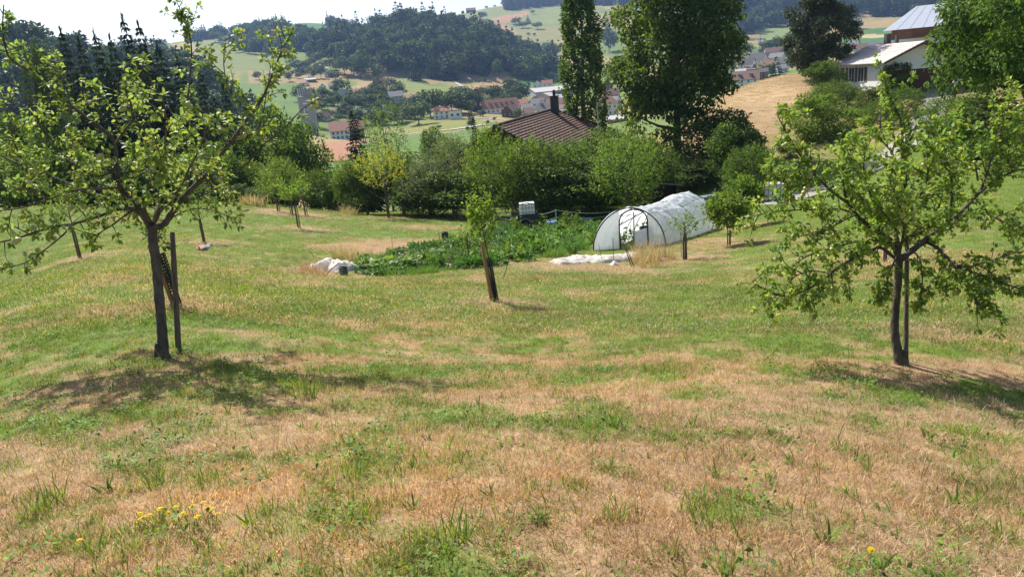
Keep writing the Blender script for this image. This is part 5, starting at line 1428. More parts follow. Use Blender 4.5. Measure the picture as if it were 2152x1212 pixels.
vhouse("long_shed", "long low farm shed with a pale roof on the slope left", 653, 172, 22, 4, 3, "wood", "lightgrey", depth=9, rows=0, cols=0, chim=0, side=0, cat="shed")
vhouse("small_house", "small white gabled house with dark roof in the village's upper left", 679, 190, 13, 7, 6, "white", "dark", depth=9, rows=1, cols=2, roof='front', chim=0)
vhouse("small_house", "brownish house right of the small gabled house", 699, 187, 14, 5, 6, "tan", "grey", depth=8, rows=1, cols=1, chim=0)
vhouse("grey_roofed_house", "house with a steep pale grey roof among dark trees", 722, 206, 18, 4, 13, "white", "lightgrey", depth=10, rows=1, cols=1, roof='gable', chim=0, turn=.5)
vhouse("grey_villa", "large villa with a grey roof and tower gable left of the big trees", 832, 216, 28, 13, 10, "grey", "grey", depth=11, rows=2, cols=3, chim=1, turn=.2)
vhouse("white_house", "pale house half hidden on the slope by the curving track", 688, 160, 12, 8, 6, "cream", "grey", depth=8, rows=1, cols=2, roof='front', chim=0)
vhouse("brown_house", "brown roofed house right of the silo", 668, 250, 18, 8, 7, "wood", "brown", depth=9, rows=1, cols=2, chim=0)
vhouse("cream_house", "cream gabled house right of the silo among trees", 683, 254, 14, 9, 8, "cream", "brown", depth=9, rows=1, cols=1, roof='front', chim=0, turn=-.5)
vhouse("brown_house", "long reddish roof hidden among trees in the village centre", 720, 240, 34, 6, 8, "tan", "brown", depth=10, rows=1, cols=3, chim=1)
vhouse("white_house", "small white building at the left of the silo behind the dark trees", 572, 262, 18, 14, 4, "white", "flat", depth=9, rows=1, cols=2, roof='flat', chim=0)
vhouse("farmhouse", "farmhouse with dark roof on the far skyline", 990, 27, 20, 4, 5, "wood", "brown", d=1880, depth=14, rows=0, cols=0, chim=0, side=0)
vhouse("low_hall", "pale roofed hall at the foot of the far meadow behind the poplar", 1160, 110, 26, 3, 3, "white", "lightgrey", depth=14, rows=0, cols=0, chim=0, side=0)
for px, by, w_, lab in [(1805, 108, 30, "brown village roof left of the white house chimney"), (1835, 104, 26, "grey village roof behind the white house chimney"), (1860, 106, 26, "brown village roof left of the farmhouse wall"), (1795, 100, 18, "small grey gabled roof below the emerald field")]:
    vhouse("village_house", lab, px, by, w_, 6, 9, "cream", "grey" if "grey" in lab else "brown", rows=1, cols=2, chim=0, depth=11, turn=random.uniform(-.4, .4))

for px, by, w_, wa, ri, wc, rc, lab in [
    (1108, 236, 22, 8, 9, "white", "grey", "small white house with grey roof left of the steep hipped roof"), (1122, 217, 24, 6, 8, "tan", "brown", "tan house with brown roof below the factory hall's left end"),
    (1178, 238, 22, 9, 8, "cream", "brown", "cream house with brown roof close to the poplar"), (1168, 214, 26, 7, 7, "white", "lightgrey", "white workshop with light roof right of the factory gable"), (1100, 224, 20, 7, 8, "cream", "red", "cream house with red roof between the row house and the factory"),
    (1090, 232, 18, 7, 7, "white", "brown", "little white house with brown roof at the row house's right end"), (1288, 226, 28, 12, 10, "white", "grey", "white house with grey roof behind the cream house by the maple"), (1270, 214, 22, 8, 8, "cream", "red", "cream house with red roof right of the poplar's stem"),
    (1612, 146, 24, 8, 9, "white", "red", "white house with red roof right of the large grey house"), (1648, 142, 22, 8, 8, "cream", "dark", "cream house with dark roof beside the big conifer"), (1556, 160, 20, 7, 7, "white", "lightgrey", "white house with pale roof just behind the apartment house"),
    (1608, 128, 22, 6, 8, "white", "brown", "white house with brown roof under the crane"), (1552, 124, 18, 5, 6, "cream", "red", "cream house with red roof at the far left of the right village"), (1640, 154, 22, 9, 8, "white", "grey", "white house with grey roof right of the flat hall"), (1583, 122, 20, 5, 7, "tan", "grey", "tan house with grey roof left of the crane mast"),
    (748, 200, 14, 6, 6, "white", "brown", "white house with brown roof left of the grey villa"), (800, 232, 20, 7, 7, "cream", "grey", "cream house with grey roof below the grey villa"), (862, 212, 16, 6, 6, "white", "red", "white house with red roof right of the grey villa"), (770, 248, 20, 8, 7, "white", "grey", "white house with grey roof behind the birch"),
    (640, 180, 12, 5, 5, "white", "red", "white cottage with red roof above the silo")]:
    vhouse("village_house", lab, px, by, w_, wa, ri, wc, rc, rows=1 if wa < 9 else 2, cols=2, chim=1, depth=10, turn=random.uniform(-.45, .45), roof='front' if (px * 7) % 3 == 0 else 'gable')

# ------------------------------------------------------------------ silo tower with its upright sign
def silo():
    p = ground(654, 281, 200); s = float((p - CAM) @ _f) / F; az = math.atan2(p[0], p[1])
    h = float(ztop(p, 206)) - p[2]
    root = thing("silo_tower", "tall grey concrete silo tower with a white upright sign", "silo", p, (0, 0, -az - .1), group=None)
    w = 30 * s; d_ = w * .9
    m = wallmat("silo_concrete", (.36, .37, .39))
    b = MB(); b.box((0, 0, h / 2 - 1), (w, d_, h + 2)); link("tower", b.mesh("tower", m), root)
    b = MB(); b.box((0, 0, h + .25), (w + .7, d_ + .7, .5)); b.box((w * .18, 0, h + 1.9), (w * .6, d_ * .8, 2.8)); link("roof_house", b.mesh("roof_house", wallmat("silo_top", (.30, .31, .33))), root)
    for k in range(4):
        b = MB(); b.box((-w * .42 + k * w * .14, -d_ * .3, h + 2.6), (.35, .35, 4.6)); link("antenna", b.mesh("antenna", m_frame), root)
    for k in range(4):
        b = MB(); b.box((0, -d_ / 2 - .01, h * (.2 + .2 * k)), (w - .02, .05, .12)); link("joint", b.mesh("joint", M_WALL["grey"]), root)
    for z in (.22, .34): window(root, (w * .08, -d_ / 2 - .03, h * z), .6, .8)
    sw, sh = w * .27, h * .40
    sb = MB(); sb.box((0, -.05, 0), (sw, .16, sh)); sg = link("sign", sb.mesh("sign", mat("sign_white", (.85, .86, .88), .5, .02, 1, 0, .3)), root, (-w * .06, -d_ / 2 - .06, h * .66))
    cu = bpy.data.curves.new("lettering", 'FONT'); cu.body = "Landi"; cu.size = 1; cu.align_x = 'CENTER'; cu.align_y = 'CENTER'; cu.extrude = .02
    cu.offset = .018
    t0 = bpy.data.objects.new("lettering_outline", cu); COL.objects.link(t0); bpy.context.view_layer.update()
    me = bpy.data.meshes.new_from_object(t0.evaluated_get(bpy.context.evaluated_depsgraph_get()))
    bpy.data.objects.remove(t0)
    me.materials.clear(); me.materials.append(mat("sign_lettering", (.02, .05, .12), .6, .02, 1, 0, .3, tint=False))
    t = link("lettering", me, sg)
    t.matrix_local = Matrix.Translation((0.0, -.16, 0)) @ Matrix.Rotation(math.radians(-90), 4, 'Y') @ Matrix.Rotation(math.radians(90), 4, 'X') @ Matrix.Scale(sh / 2.55, 4)
silo()

# ------------------------------------------------------------------ tower crane, power pole
def crane():
    p = ground(1597, 122, 400); s = float((p - CAM) @ _f) / F; az = math.atan2(p[0], p[1])
    h = float(ztop(p, 84)) - p[2]
    root = thing("tower_crane", "blue tower crane rising above the right village roofs", "crane", p, (0, 0, -az))
    mb = mat("crane_blue_paint", (.12, .20, .38), .5, .1, 1, 0, .4); a = 1.6
    b = MB()
    for sx in (-1, 1):
        for sy in (-1, 1): b.tube([(sx * a / 2, sy * a / 2, 0), (sx * a / 2, sy * a / 2, h)], .22, 4)
    n = int(h / 2.2)
    for k in range(n):
        z0, z1 = h * k / n, h * (k + 1) / n
        for sy in (-1, 1): b.tube([(-a / 2, sy * a / 2, z0), (a / 2, sy * a / 2, z1)], .12, 3); b.tube([(a / 2, sy * a / 2, z0), (-a / 2, sy * a / 2, z1)], .12, 3)
    link("mast", b.mesh("mast", mb), root)
    b = MB(); J = 20 * s
    for z, y in ((0, -.6), (0, .6), (1.4, 0)): b.tube([(-J, y, h + z + J * .06 * 0), (2, y, h + z)], .2, 4)
    for k in range(14):
        x0, x1 = -J + (J + 2) * k / 14, -J + (J + 2) * (k + .5) / 14
        b.tube([(x0, -.6, h), (x1, 0, h + 1.4), (x0 + (J + 2) / 14, .6, h)], .1, 3)
    link("jib", b.mesh("jib", mb), root)
    b = MB(); b.box((J * .26, 0, h + .5), (J * .5, 1.2, .7)); link("counter_jib", b.mesh("counter_jib", mb), root)
    b = MB(); b.box((J * .45, 0, h - .6), (2.4, 1.4, 2.2)); link("counterweight", b.mesh("counterweight", M_WALL["grey"]), root)
    b = MB(); b.box((-1.2, -1.2, h - 1.2), (1.6, 1.6, 2)); link("cab", b.mesh("cab", M_WALL["white"]), root)
    b = MB(); b.tube([(0, 0, h + .4), (0, 0, h + 8 * s * 1.0 + 2)], [.5, .2], 4); b.tube([(0, 0, h + 8 * s + 2), (-J * .7, 0, h + 1.4)], .07, 3); b.tube([(0, 0, h + 8 * s + 2), (J * .45, 0, h + .8)], .07, 3)
    link("tie_mast", b.mesh("tie_mast", mb), root)
crane()
def pylon():
    p = ground(1015, 246, 300); h = float(ztop(p, 183)) - p[2]
    root = thing("power_pole", "grey power pole with cross arm left of the row house", "utility pole", p, (0, 0, .1))
    b = MB(); b.tube([(0, 0, -.5), (0, 0, h)], [.28, .16], 6); link("pole", b.mesh("pole", m_bark2), root)
    for z in (h - .6, h - 2.2):
        b = MB(); b.box((0, 0, z), (5.2, .25, .25)); link("cross_arm", b.mesh("cross_arm", m_bark2), root)
    for x in (-2.3, 0, 2.3):
        b = MB(); b.tube([(x, 0, h - .5), (x, 0, h + .1)], .12, 6); link("insulator", b.mesh("insulator", m_shut), root)
pylon()
p_ = ground(1262, 330, 60); p_ = at(1262, 84)
b_ = MB(); b_.tube([(0, 0, -.3), (0, 0, float(ztop(p_, 216)) - p_[2])], [.10, .06], 7)
tag(link("flag_pole", b_.mesh("flag_pole", mat("galvanised_pole", (.45, .46, .47), .5, .1, 2, 0, .4)), None, p_), "thin pale metal pole in front of the poplar's right edge", "pole")

# ------------------------------------------------------------------ near house below the hedge: brown tiled roof with a chimney
m_tile = mat("brown_roof_tile", (.088, .056, .045), .75, .4, 5.0, .4, .25, col2=(.130, .078, .058), stretch=(1.2, 1.2, 6))
m_under = mat("dark_eave_board", (.060, .042, .034), .85, .2, 3, 0, .2)
def near_house():
    A, B = P(1046, 264, 70), P(1160, 231, 88)
    z = (A[2] + B[2]) / 2
    ax = np.array([B[0] - A[0], B[1] - A[1]]); L = np.hypot(*ax); ax /= L
    ang = math.atan2(ax[1], ax[0])
    root = thing("tiled_house", "low house with a broad dark brown tiled roof and a tall chimney", "house", (A[0], A[1], A[2]), (0, 0, ang))
    dz = B[2] - A[2]
    half, drop, n = 6.6, 3.7, 20
    hipL = 6.5
    g = float(hgt(A[0], A[1])) - A[2]
    # front plane is on -y side (towards the meadow), hip at the far end
    sl = math.hypot(half, drop)
    mats = []
    for side in (-1, 1):
        for k in range(n):
            t0, t1 = k / n, (k + 1) / n + .012
            y0, y1 = side * half * t0, side * half * t1
            z0, z1 = -drop * t0, -drop * t1
            x0, x1 = -.9, L + hipL * (t0 + t1) / 2
            b = MB(); m_ = 40
            xs = np.linspace(x0, x1, m_)
            tl = .035 + .022 * (np.arange(m_) % 2)
            top0 = np.stack([xs, np.full(m_, y0), z0 + dz * xs / L + .02 + 0 * tl], 1)
            top1 = np.stack([xs, np.full(m_, y1), z1 + dz * xs / L + .085 + tl], 1)
            bot1 = top1 - np.array([0, 0, .13])
            V = np.vstack([top0, top1, bot1])
            i = np.arange(m_ - 1)
            q1 = np.stack([i, i + 1, i + 1 + m_, i + m_], 1); q2 = np.stack([i + m_, i + 1 + m_, i + 1 + 2 * m_, i + 2 * m_], 1)
            if side < 0: q1, q2 = q1[:, ::-1], q2[:, ::-1]
            tn = np.repeat(np.array([[1, 1, 1]]) * (rng.uniform(.8, 1.22, (m_, 1))), 1, 0)
            b.add(V, np.vstack([q1, q2]), np.vstack([tn, tn, tn]))
            link("tile_row", b.mesh("tile_row", m_tile), root)
    for k in range(n):     # hip end
        t0, t1 = k / n, (k + 1) / n + .012
        b = MB(); m_ = 16
        ys0, ys1 = np.linspace(-half * t0, half * t0, m_), np.linspace(-half * t1, half * t1, m_)
        xa, xb = L + hipL * t0, L + hipL * t1
        tl = .03 + .022 * (np.arange(m_) % 2)
        V = np.vstack([np.stack([np.full(m_, xa), ys0, np.full(m_, dz * xa / L - drop * t0 + .015)], 1), np.stack([np.full(m_, xb), ys1, dz * xb / L - drop * t1 + .08 + tl], 1)])
        i = np.arange(m_ - 1); b.add(V, np.stack([i, i + m_, i + 1 + m_, i + 1], 1), rng.uniform(.8, 1.2, (2 * m_, 1)) * np.ones((1, 3)))
        link("tile_row", b.mesh("tile_row", m_tile), root)
    rt = MB(); rt.tube([(-.24, 0, 0), (.24, 0, 0)], [.15, .17], 8); rtm = rt.mesh("ridge_tile", m_tile)
    for k in range(int(L / .46) + 2):
        x = -.8 + k * .46
        if x < L: link("ridge_tile", rtm, root, (x, 0, dz * x / L + .05))
    for sgn in (-1, 1):
        for k in range(15):
            t = (k + .5) / 15
            o = link("hip_tile", rtm, root, (L + hipL * t, sgn * half * t, dz * (L + hipL * t) / L - drop * t + .10)); o.rotation_euler = (0, math.atan2(drop, math.hypot(hipL, half)), math.atan2(sgn * half, hipL))
    for sgn in (-1, 1):
        b = MB(); b.tube([(-.92, 0, .0), (-.92, sgn * half * 1.02, -drop * 1.02)], .13, 4); link("verge_board", b.mesh("verge_board", m_under), root)
        b = MB(); b.tube([(-.9, sgn * half * 1.03, -drop * 1.02), (L + hipL, sgn * half * 1.03, -drop * 1.02 + dz * (L + hipL) / L)], .09, 6); link("gutter", b.mesh("gutter", m_under), root)
    b = MB(); W_ = half - .7; zt = -drop * (W_ / half) - .12
    x1 = L + hipL - .8
    V = [(0, -W_, g), (0, W_, g), (0, W_, zt), (0, 0, -.15), (0, -W_, zt)]
    b.add(V, np.array([[4, 3, 2, 1, 0]])); b.add([(0, -W_, g), (x1, -W_, g), (x1, -W_, zt), (0, -W_, zt)], np.array([[0, 1, 2, 3]])); b.add([(0, W_, g), (x1, W_, g), (x1, W_, zt), (0, W_, zt)], np.array([[3, 2, 1, 0]])); b.add([(x1, -W_, g), (x1, W_, g), (x1, W_, zt), (x1, -W_, zt)], np.array([[0, 1, 2, 3]]))
    link("wall", b.mesh("wall", M_WALL["wood"]), root)
    # chimney with its cowl
    cb = MB(); cx, cy = L - 1.4, -.75
    zc = -drop * .75 / half + dz * cx / L
    cb.box((cx, cy, zc + .55), (.78, .78, 2.8)); cb.box((cx, cy, zc + 1.99), (.92, .92, .10))
    ch = link("chimney", cb.mesh("chimney", mat("dark_chimney_cladding", (.050, .050, .058), .6, .1, 2, 0, .4)), root)
    cw = MB(); cw.tube([(cx, cy, zc + 2.0), (cx, cy, zc + 2.5)], .17, 10); cw.tube([(cx, cy, zc + 2.5), (cx, cy, zc + 2.7)], [.26, .10], 10); link("cowl", cw.mesh("cowl", m_under), ch)
    fl = MB(); fl.box((cx, cy - .62, zc - .30), (1.25, .35, .06)); link("flashing", fl.mesh("flashing", mat("lead_flashing", (.30, .31, .33), .5, .1, 2, 0, .4)), ch)
near_house()

# ------------------------------------------------------------------ white house and farmhouse on the right hillside
m_paleroof = mat("pale_tile_row", (.50, .43, .40), .8, .12, 4, 0, .25)
def right_house():
    p = at(1872, 108); p[2] = float(P(1858, 192, 108)[2]); az = math.atan2(p[0], p[1])
    s = float((p - CAM) @ _f) / F
    root = thing("white_house", "white bungalow with pale tiled roof and brown gable wall on the right slope", "house", p, (0, 0, -az - 1.0))
    # local x runs along the ridge (left end away), gable end at +x towards the viewer's right
    Lh, wd, wall, rise = 10.0, 8.6, 3.9, 1.75
    b = MB(); b.box((0, 0, wall / 2 - .6), (Lh, wd, wall + 1.2))
    b.add([(-Lh / 2, -wd / 2, wall), (-Lh / 2, wd / 2, wall), (-Lh / 2, 0, wall + rise)], np.array([[2, 1, 0]]))
    b.add([(Lh / 2, -wd / 2, wall), (Lh / 2, wd / 2, wall), (Lh / 2, 0, wall + rise)], np.array([[0, 1, 2]]))
    link("wall", b.mesh("wall", M_WALL["white"]), root)
    n = 11; ov = .8; half = wd / 2 + ov; drop = rise * half / (wd / 2)
    x0, x1 = -Lh / 2 - .5, Lh / 2 + 1.4
    for side in (-1, 1):
        for k in range(n):
            t0, t1 = k / n, (k + 1) / n + .01
            za, zb = wall + rise - drop * t0 + .10, wall + rise - drop * t1 + .16
            b = MB(); V = np.array([(x0, side * half * t0, za), (x1, side * half * t0, za), (x1, side * half * t1, zb), (x0, side * half * t1, zb), (x0, side * half * t1, zb - .10), (x1, side * half * t1, zb - .10)])
            q = np.array([(0, 1, 2, 3), (3, 2, 5, 4)]);  q = q if side > 0 else q[:, ::-1]
            b.add(V, q, np.ones(3) * rng.uniform(.9, 1.1)); link("tile_row", b.mesh("tile_row", m_paleroof), root)
    for side in (-1, 1):
        b = MB(); b.tube([(x1, 0, wall + rise + .02), (x1, side * half, wall + rise - drop + .02)], .14, 4); link("barge_board", b.mesh("barge_board", m_under), root)
    b = MB(); b.box((Lh / 2 + .03, .2, 1.25), (.10, wd - .9, 2.7)); link("timber_panel", b.mesh("timber_panel", mat("brown_timber_cladding", (.105, .050, .035), .8, .2, 6, .2, .2, stretch=(1, 8, .5))), root)
    b = MB(); b.box((x1 - .25, half - .7, wall / 2), (.2, .2, wall)); link("post", b.mesh("post", m_frame), root)
    for x in (-3.9, -1.7, .4):
        window(root, (x, -wd / 2 - .004, 2.35), 1.2 if x > -3 else .9, 1.7)
        b = MB(); b.box((x + 1.0, -wd / 2 - .03, 2.35), (.5, .06, 1.75)); link("shutter", b.mesh("shutter", m_shut), root)
    b = MB(); b.box((-2.2, .6, wall + rise + .6), (.62, .6, 1.5)); ch = link("chimney", b.mesh("chimney", M_ROOF["dark"]), root)
    b = MB(); b.box((-.7, .9, wall + rise + .5), (.34, .34, 1.1)); link("flue", b.mesh("flue", M_ROOF["dark"]), root)
right_house()
def right_farm():
    p = at(1982, 128); p[2] = float(P(1982, 160, 128)[2]); az = math.atan2(p[0], p[1])
    root = thing("farmhouse", "big white farmhouse with a shiny metal roof behind the bungalow", "farmhouse", p, (0, 0, -az + .05))
    w, d, wall = 14.5, 11.0, 5.6
    b = MB(); b.box((0, 0, wall / 2 - 1), (w, d, wall + 2)); link("wall", b.mesh("wall", M_WALL["white"]), root)
    n = 5
    for k in range(n):     # tiled lower skirt
        t0, t1 = k / n, (k + 1) / n
        b = MB(); b.box((1.6, -d / 2 - .55 + .32 * k, wall + .12 + .22 * k), (w - 2.6, .40, .12)); link("tile_row", b.mesh("tile_row", M_ROOF["red"]), root)
    m_met = mat("metal_sheet_roof", (.62, .64, .68), .35, .04, 1.2, 0, .5, metal=.5)
    b = MB(); z0 = wall + 1.35
    V = np.array([(-w / 2 - .9, -d / 2 - .3, z0), (w / 2 + .9, -d / 2 - .3, z0), (w / 2 - 3, 0, z0 + 3.1), (-w / 2 + 3.2, 0, z0 + 3.1), (-w / 2 - .9, d / 2 + .8, z0), (w / 2 + .9, d / 2 + .8, z0)])
    b.add(V, [np.array([(0, 1, 2, 3), (5, 4, 3, 2), (0, 4, 5, 1)]), np.array([(4, 0, 3), (1, 5, 2)])]); ro = link("roof", b.mesh("roof", m_met), root)
    for k in range(9):
        t = (k + .5) / 9; x = -w / 2 + w * t
        b = MB(); b.tube([(x, -d / 2 - .32, z0 + .03), (x * .58, -.1, z0 + 3.08)], .018, 4); link("seam", b.mesh("seam", m_met), ro)
    b = MB(); b.box((0, -d / 2 + .4, wall + .66), (w - .4, .5, 1.3)); link("fascia", b.mesh("fascia", M_ROOF["red"]), root)
    for k in range(5): window(root, (-1.9 + k * 1.02, -d / 2 - .004, 2.0), .62, 2.0)
    b = MB(); b.box((4.6, -d / 2 - .03, 1.7), (3.4, .08, 3.4)); link("barn_door", b.mesh("barn_door", M_WALL["grey"]), root)
right_farm()
# ------------------------------------------------------------------ polytunnel
def sheet_mat(name, transp, trl, col=(.85, .87, .89), rough=.35):
    m = bpy.data.materials.new(name); m.use_nodes = True
    nt = m.node_tree; N, Lk = nt.nodes, nt.links
    b = N["Principled BSDF"]; b.inputs["Base Color"].default_value = (*col, 1); b.inputs["Roughness"].default_value = rough
    nz = N.new("ShaderNodeTexNoise"); nz.inputs["Scale"].default_value = 2.5; nz.inputs["Detail"].default_value = 4
    tc = N.new("ShaderNodeTexCoord"); Lk.new(tc.outputs["Object"], nz.inputs["Vector"])
    rp = N.new("ShaderNodeValToRGB"); rp.color_ramp.elements[0].color = [c * .86 for c in col] + [1]; rp.color_ramp.elements[1].color = [*col, 1]
    rp.color_ramp.elements[0].position = .35; rp.color_ramp.elements[1].position = .6
    Lk.new(nz.outputs["Fac"], rp.inputs[0]); Lk.new(rp.outputs[0], b.inputs["Base Color"])
    tr = N.new("ShaderNodeBsdfTranslucent"); tr.inputs[0].default_value = (*col, 1)
    tp = N.new("ShaderNodeBsdfTransparent")
    m1, m2 = N.new("ShaderNodeMixShader"), N.new("ShaderNodeMixShader")
    m1.inputs[0].default_value = trl; m2.inputs[0].default_value = transp
    Lk.new(b.outputs[0], m1.inputs[1]); Lk.new(tr.outputs[0], m1.inputs[2]); Lk.new(m1.outputs[0], m2.inputs[1]); Lk.new(tp.outputs[0], m2.inputs[2])
    Lk.new(m2.outputs[0], N["Material Output"].inputs[0])
    return m
m_film = sheet_mat("tunnel_film", .05, .45)
m_endfilm = sheet_mat("tunnel_end_film", .13, .45)
m_hoop = mat("dark_hoop_steel", (.045, .050, .055), .5, .15, 4, 0, .4)

def tunnel():
    FL, FR, BR = ground(1247, 527), ground(1399, 514), ground(1503, 482)
    mid = (FL + FR) / 2
    wv = FR - FL; wv[2] = 0; w = np.linalg.norm(wv); X = wv / w
    A = BR - FR; L = float(np.linalg.norm(A[:2])); Y = np.array([A[0], A[1], 0]) / L
    h = float(ztop(mid, 436)) - mid[2]
    hb = float(ztop(mid + Y * L, 404)) - float(hgt(*(mid + Y * L)[:2]))
    print("TUNNEL w %.2f L %.2f h %.2f hb %.2f" % (w, L, h, hb))
    root = thing("polytunnel", "white plastic-covered polytunnel with an open arched doorway beside the vegetable garden", "polytunnel", mid)
    def gz(s, x):
        q = mid + Y * s + X * x
        return float(hgt(q[0], q[1])) - mid[2]
    def hs(s):
        u = s / L
        return h + (hb - h) * u - .22 * math.sin(math.pi * min(1, u * 1.15)) * (1 if u < .87 else 0)
    def arch(s, th, infl=1.0):
        x = math.cos(th) * w / 2 * infl * (1 + .06 * math.sin(th) ** 2 * 0)
        z = max(0.0, math.sin(th)) ** 1.08 * hs(s) * infl
        g0 = gz(s, x)
        return X * x + Y * s + np.array([0, 0, z + g0])
    nl, na = 110, 52
    hoop = 1.25
    b = MB(); V = []
    for i in range(nl):
        s = L * i / (nl - 1)
        sag = abs(math.sin(math.pi * s / hoop)) ** .7
        for j in range(na):
            th = math.pi * j / (na - 1)
            p = arch(s, th)
            amp = math.sin(th) ** .5
            wr = (vnoise(np.array(s * 1.1 + th * 3.0), np.array(th * 7.0), 5) - .5) * .22 + (vnoise(np.array(s * 5 - th * 4), np.array(th * 16.0), 6) - .5) * .13
            dgl = math.sin(s * 7 + th * 9 + 2 * math.sin(th * 4)) * .03
            k = -.055 * sag * amp + float(wr) * amp * sag + dgl * amp
            V.append(p + (X * math.cos(th) + np.array([0, 0, math.sin(th)])) * (k + .03))
    i = np.arange(nl - 1)[:, None] * na + np.arange(na - 1)[None]
    b.add(np.array(V), np.stack([i, i + na, i + na + 1, i + 1], -1).reshape(-1, 4))
    link("cover", b.mesh("cover", m_film, True), root)
    nh = int(L / hoop) + 1
    for k in range(nh + 1):
        s = min(L, k * hoop)
        b = MB(); b.tube([arch(s, t) for t in np.linspace(0, math.pi, 30)], .033 if k == 0 else .018, 6)
        link("hoop", b.mesh("hoop", m_hoop, True), root)
    for t in (.32, .5, .68):
        b = MB(); b.tube([arch(s, math.pi * t, .985) for s in np.linspace(0, L, 14)], .011, 5); link("purlin", b.mesh("purlin", m_hoop), root)
    # front end: two film panels, door frame with arched top, lower door leaf
    dl, dr, dh = -.42, .88, h * .60
    def end(s, name, x0, x1, m, n=14):
        b = MB(); V = []
        for x in np.linspace(x0, x1, n):
            c = max(-1, min(1, x / (w / 2))); th = math.acos(c)
            top = arch(s, th, .985); bot = X * x + Y * s + np.array([0, 0, gz(s, x) + .02])
            bow = math.sin(math.pi * (x - x0) / (x1 - x0))
            for t in np.linspace(0, 1, 8):
                V.append(bot + (top - bot) * t - Y * (.05 * bow * math.sin(math.pi * t) + .02 * math.sin(x * 9 + t * 7)))
        i = np.arange(n - 1)[:, None] * 8 + np.arange(7)[None]
        b.add(np.array(V), np.stack([i, i + 8, i + 9, i + 1], -1).reshape(-1, 4)); link(name, b.mesh(name, m, True), root)
    end(0.0, "end_panel", -w / 2 + .01, dl, m_endfilm); end(0.0, "end_panel", dr, w / 2 - .01, m_endfilm)
    b = MB(); cx = (dl + dr) / 2; rw = (dr - dl) / 2
    fr = [X * dl + np.array([0, 0, gz(0, dl) - .05])] + [X * (cx - rw * math.cos(t)) + np.array([0, 0, dh + (h * .94 - dh) * math.sin(t) ** .8]) for t in np.linspace(0, math.pi, 18)] + [X * dr + np.array([0, 0, gz(0, dr) - .05])]
    b.tube(np.array(fr) - Y * .03, .034, 6); link("door_frame", b.mesh("door_frame", m_hoop, True), root)
    b = MB(); b.tube([X * (cx - rw) + np.array([0, 0, dh * .98]) - Y * .03, X * (cx + rw * .75) + np.array([0, 0, h * .86]) - Y * .03], .022, 5); link("brace", b.mesh("brace", m_hoop), root)
    b = MB(); x0, x1 = dr - .62, dr - .04; z0, z1 = gz(0, dr) + .05, dh * .66
    V = [X * x0 + np.array([0, 0, z0]) - Y * .10, X * x1 + np.array([0, 0, z0]) - Y * .06, X * x1 + np.array([0, 0, z1 + .12]) - Y * .06, X * x0 + np.array([0, 0, z1]) - Y * .10]
    V = V + [v + Y * .025 for v in V]
    b.add(np.array(V), np.array([(0, 1, 2, 3), (7, 6, 5, 4), (0, 4, 5, 1), (1, 5, 6, 2), (2, 6, 7, 3), (3, 7, 4, 0)])); link("door_leaf", b.mesh("door_leaf", m_endfilm), root)
    b = MB(); b.tube([X * x0 + np.array([0, 0, z0 - .2]) - Y * .1, X * x0 + np.array([0, 0, h * .88]) - Y * .02], .026, 5); link("post", b.mesh("post", m_hoop), root)
    # far end: film with an open lower doorway
    end(L, "end_panel", -w / 2 + .01, -.75, m_film); end(L, "end_panel", .75, w / 2 - .01, m_film)
    b = MB(); V = []
    for x in np.linspace(-.75, .75, 12):
        th = math.acos(x / (w / 2)); top = arch(L, th, .985); bot = X * x + Y * L + np.array([0, 0, gz(L, x) + .95 - .25 * math.cos(x * 2)])
        V += [bot, bot + (top - bot) * .5 - Y * .05, top]
    i = np.arange(11)[:, None] * 3 + np.arange(2)[None]; b.add(np.array(V), np.stack([i, i + 3, i + 4, i + 1], -1).reshape(-1, 4)); link("end_panel", b.mesh("end_panel", m_film, True), root)
    return mid, X, Y, L, w
T_mid, T_X, T_Y, T_L, T_w = tunnel()
NOGRASS.append((*(T_mid + T_Y * 2)[:2], 1.5)); NOGRASS.append((*(T_mid + T_Y * 5)[:2], 1.5))

# plants and a water barrel inside the tunnel
m_blue = mat("blue_plastic", (.10, .24, .42), .4, .1, 2, 0, .45)
m_blue2 = mat("pale_blue_plastic", (.30, .46, .62), .45, .1, 2, 0, .45)
def veg_mesh(seed, n, hgt_, rad, size, cols, asp=.6, up=.5):
    r = np.random.default_rng(seed); b = MB(); ns = max(5, n // 8)
    for k in range(ns):
        a = r.uniform(0, 6.28); R_ = rad * r.uniform(0, .8); e = np.array([math.cos(a) * R_, math.sin(a) * R_, 0])
        tip = e * 1.3 + np.array([0, 0, hgt_ * r.uniform(.5, 1)])
        b.tube([e, (e + tip) / 2 + r.normal(0, .02, 3), tip], [.008, .006, .003], 3, (.11, .17, .05), False)
        m_ = 8; t = r.uniform(.2, 1, m_)
        p = e + (tip - e) * t[:, None] + r.normal(0, rad * .12, (m_, 3))
        d = unit(r.normal(0, 1, (m_, 3)) + np.array([0, 0, .1])); nn = unit(np.array([0, 0, 1.0]) + r.normal(0, .4, (m_, 3)))
        s = size * r.uniform(.6, 1.3, m_)
        b.leaves(p, d, nn, s, s * asp, pick(r, cols, m_), 0, .25)
    return b
for k, (x, s, lab) in enumerate([(-.9, 1.0, "tomato plant just inside the tunnel doorway on the left"), (-.8, 2.4, "second tomato plant along the tunnel's left wall"), (-.7, 3.8, "tomato plant halfway down the tunnel"), (.9, 3.0, "tomato plant on the right side inside the tunnel")]):
    q = T_mid + T_X * x + T_Y * s; q[2] = float(hgt(q[0], q[1]))
    t_ = thing("tomato_plant", lab, "plant", q, (0, 0, k), group="plants inside the polytunnel")
    b = MB(); b.tube([(0, 0, -.05), (0, 0, 1.0)], .012, 5); link("cane", b.mesh("cane", m_wood), t_)
    link("foliage", veg_mesh(700 + k, 110, 1.0, .40, .17, GREEN_M).mesh("foliage", m_leaf), t_)
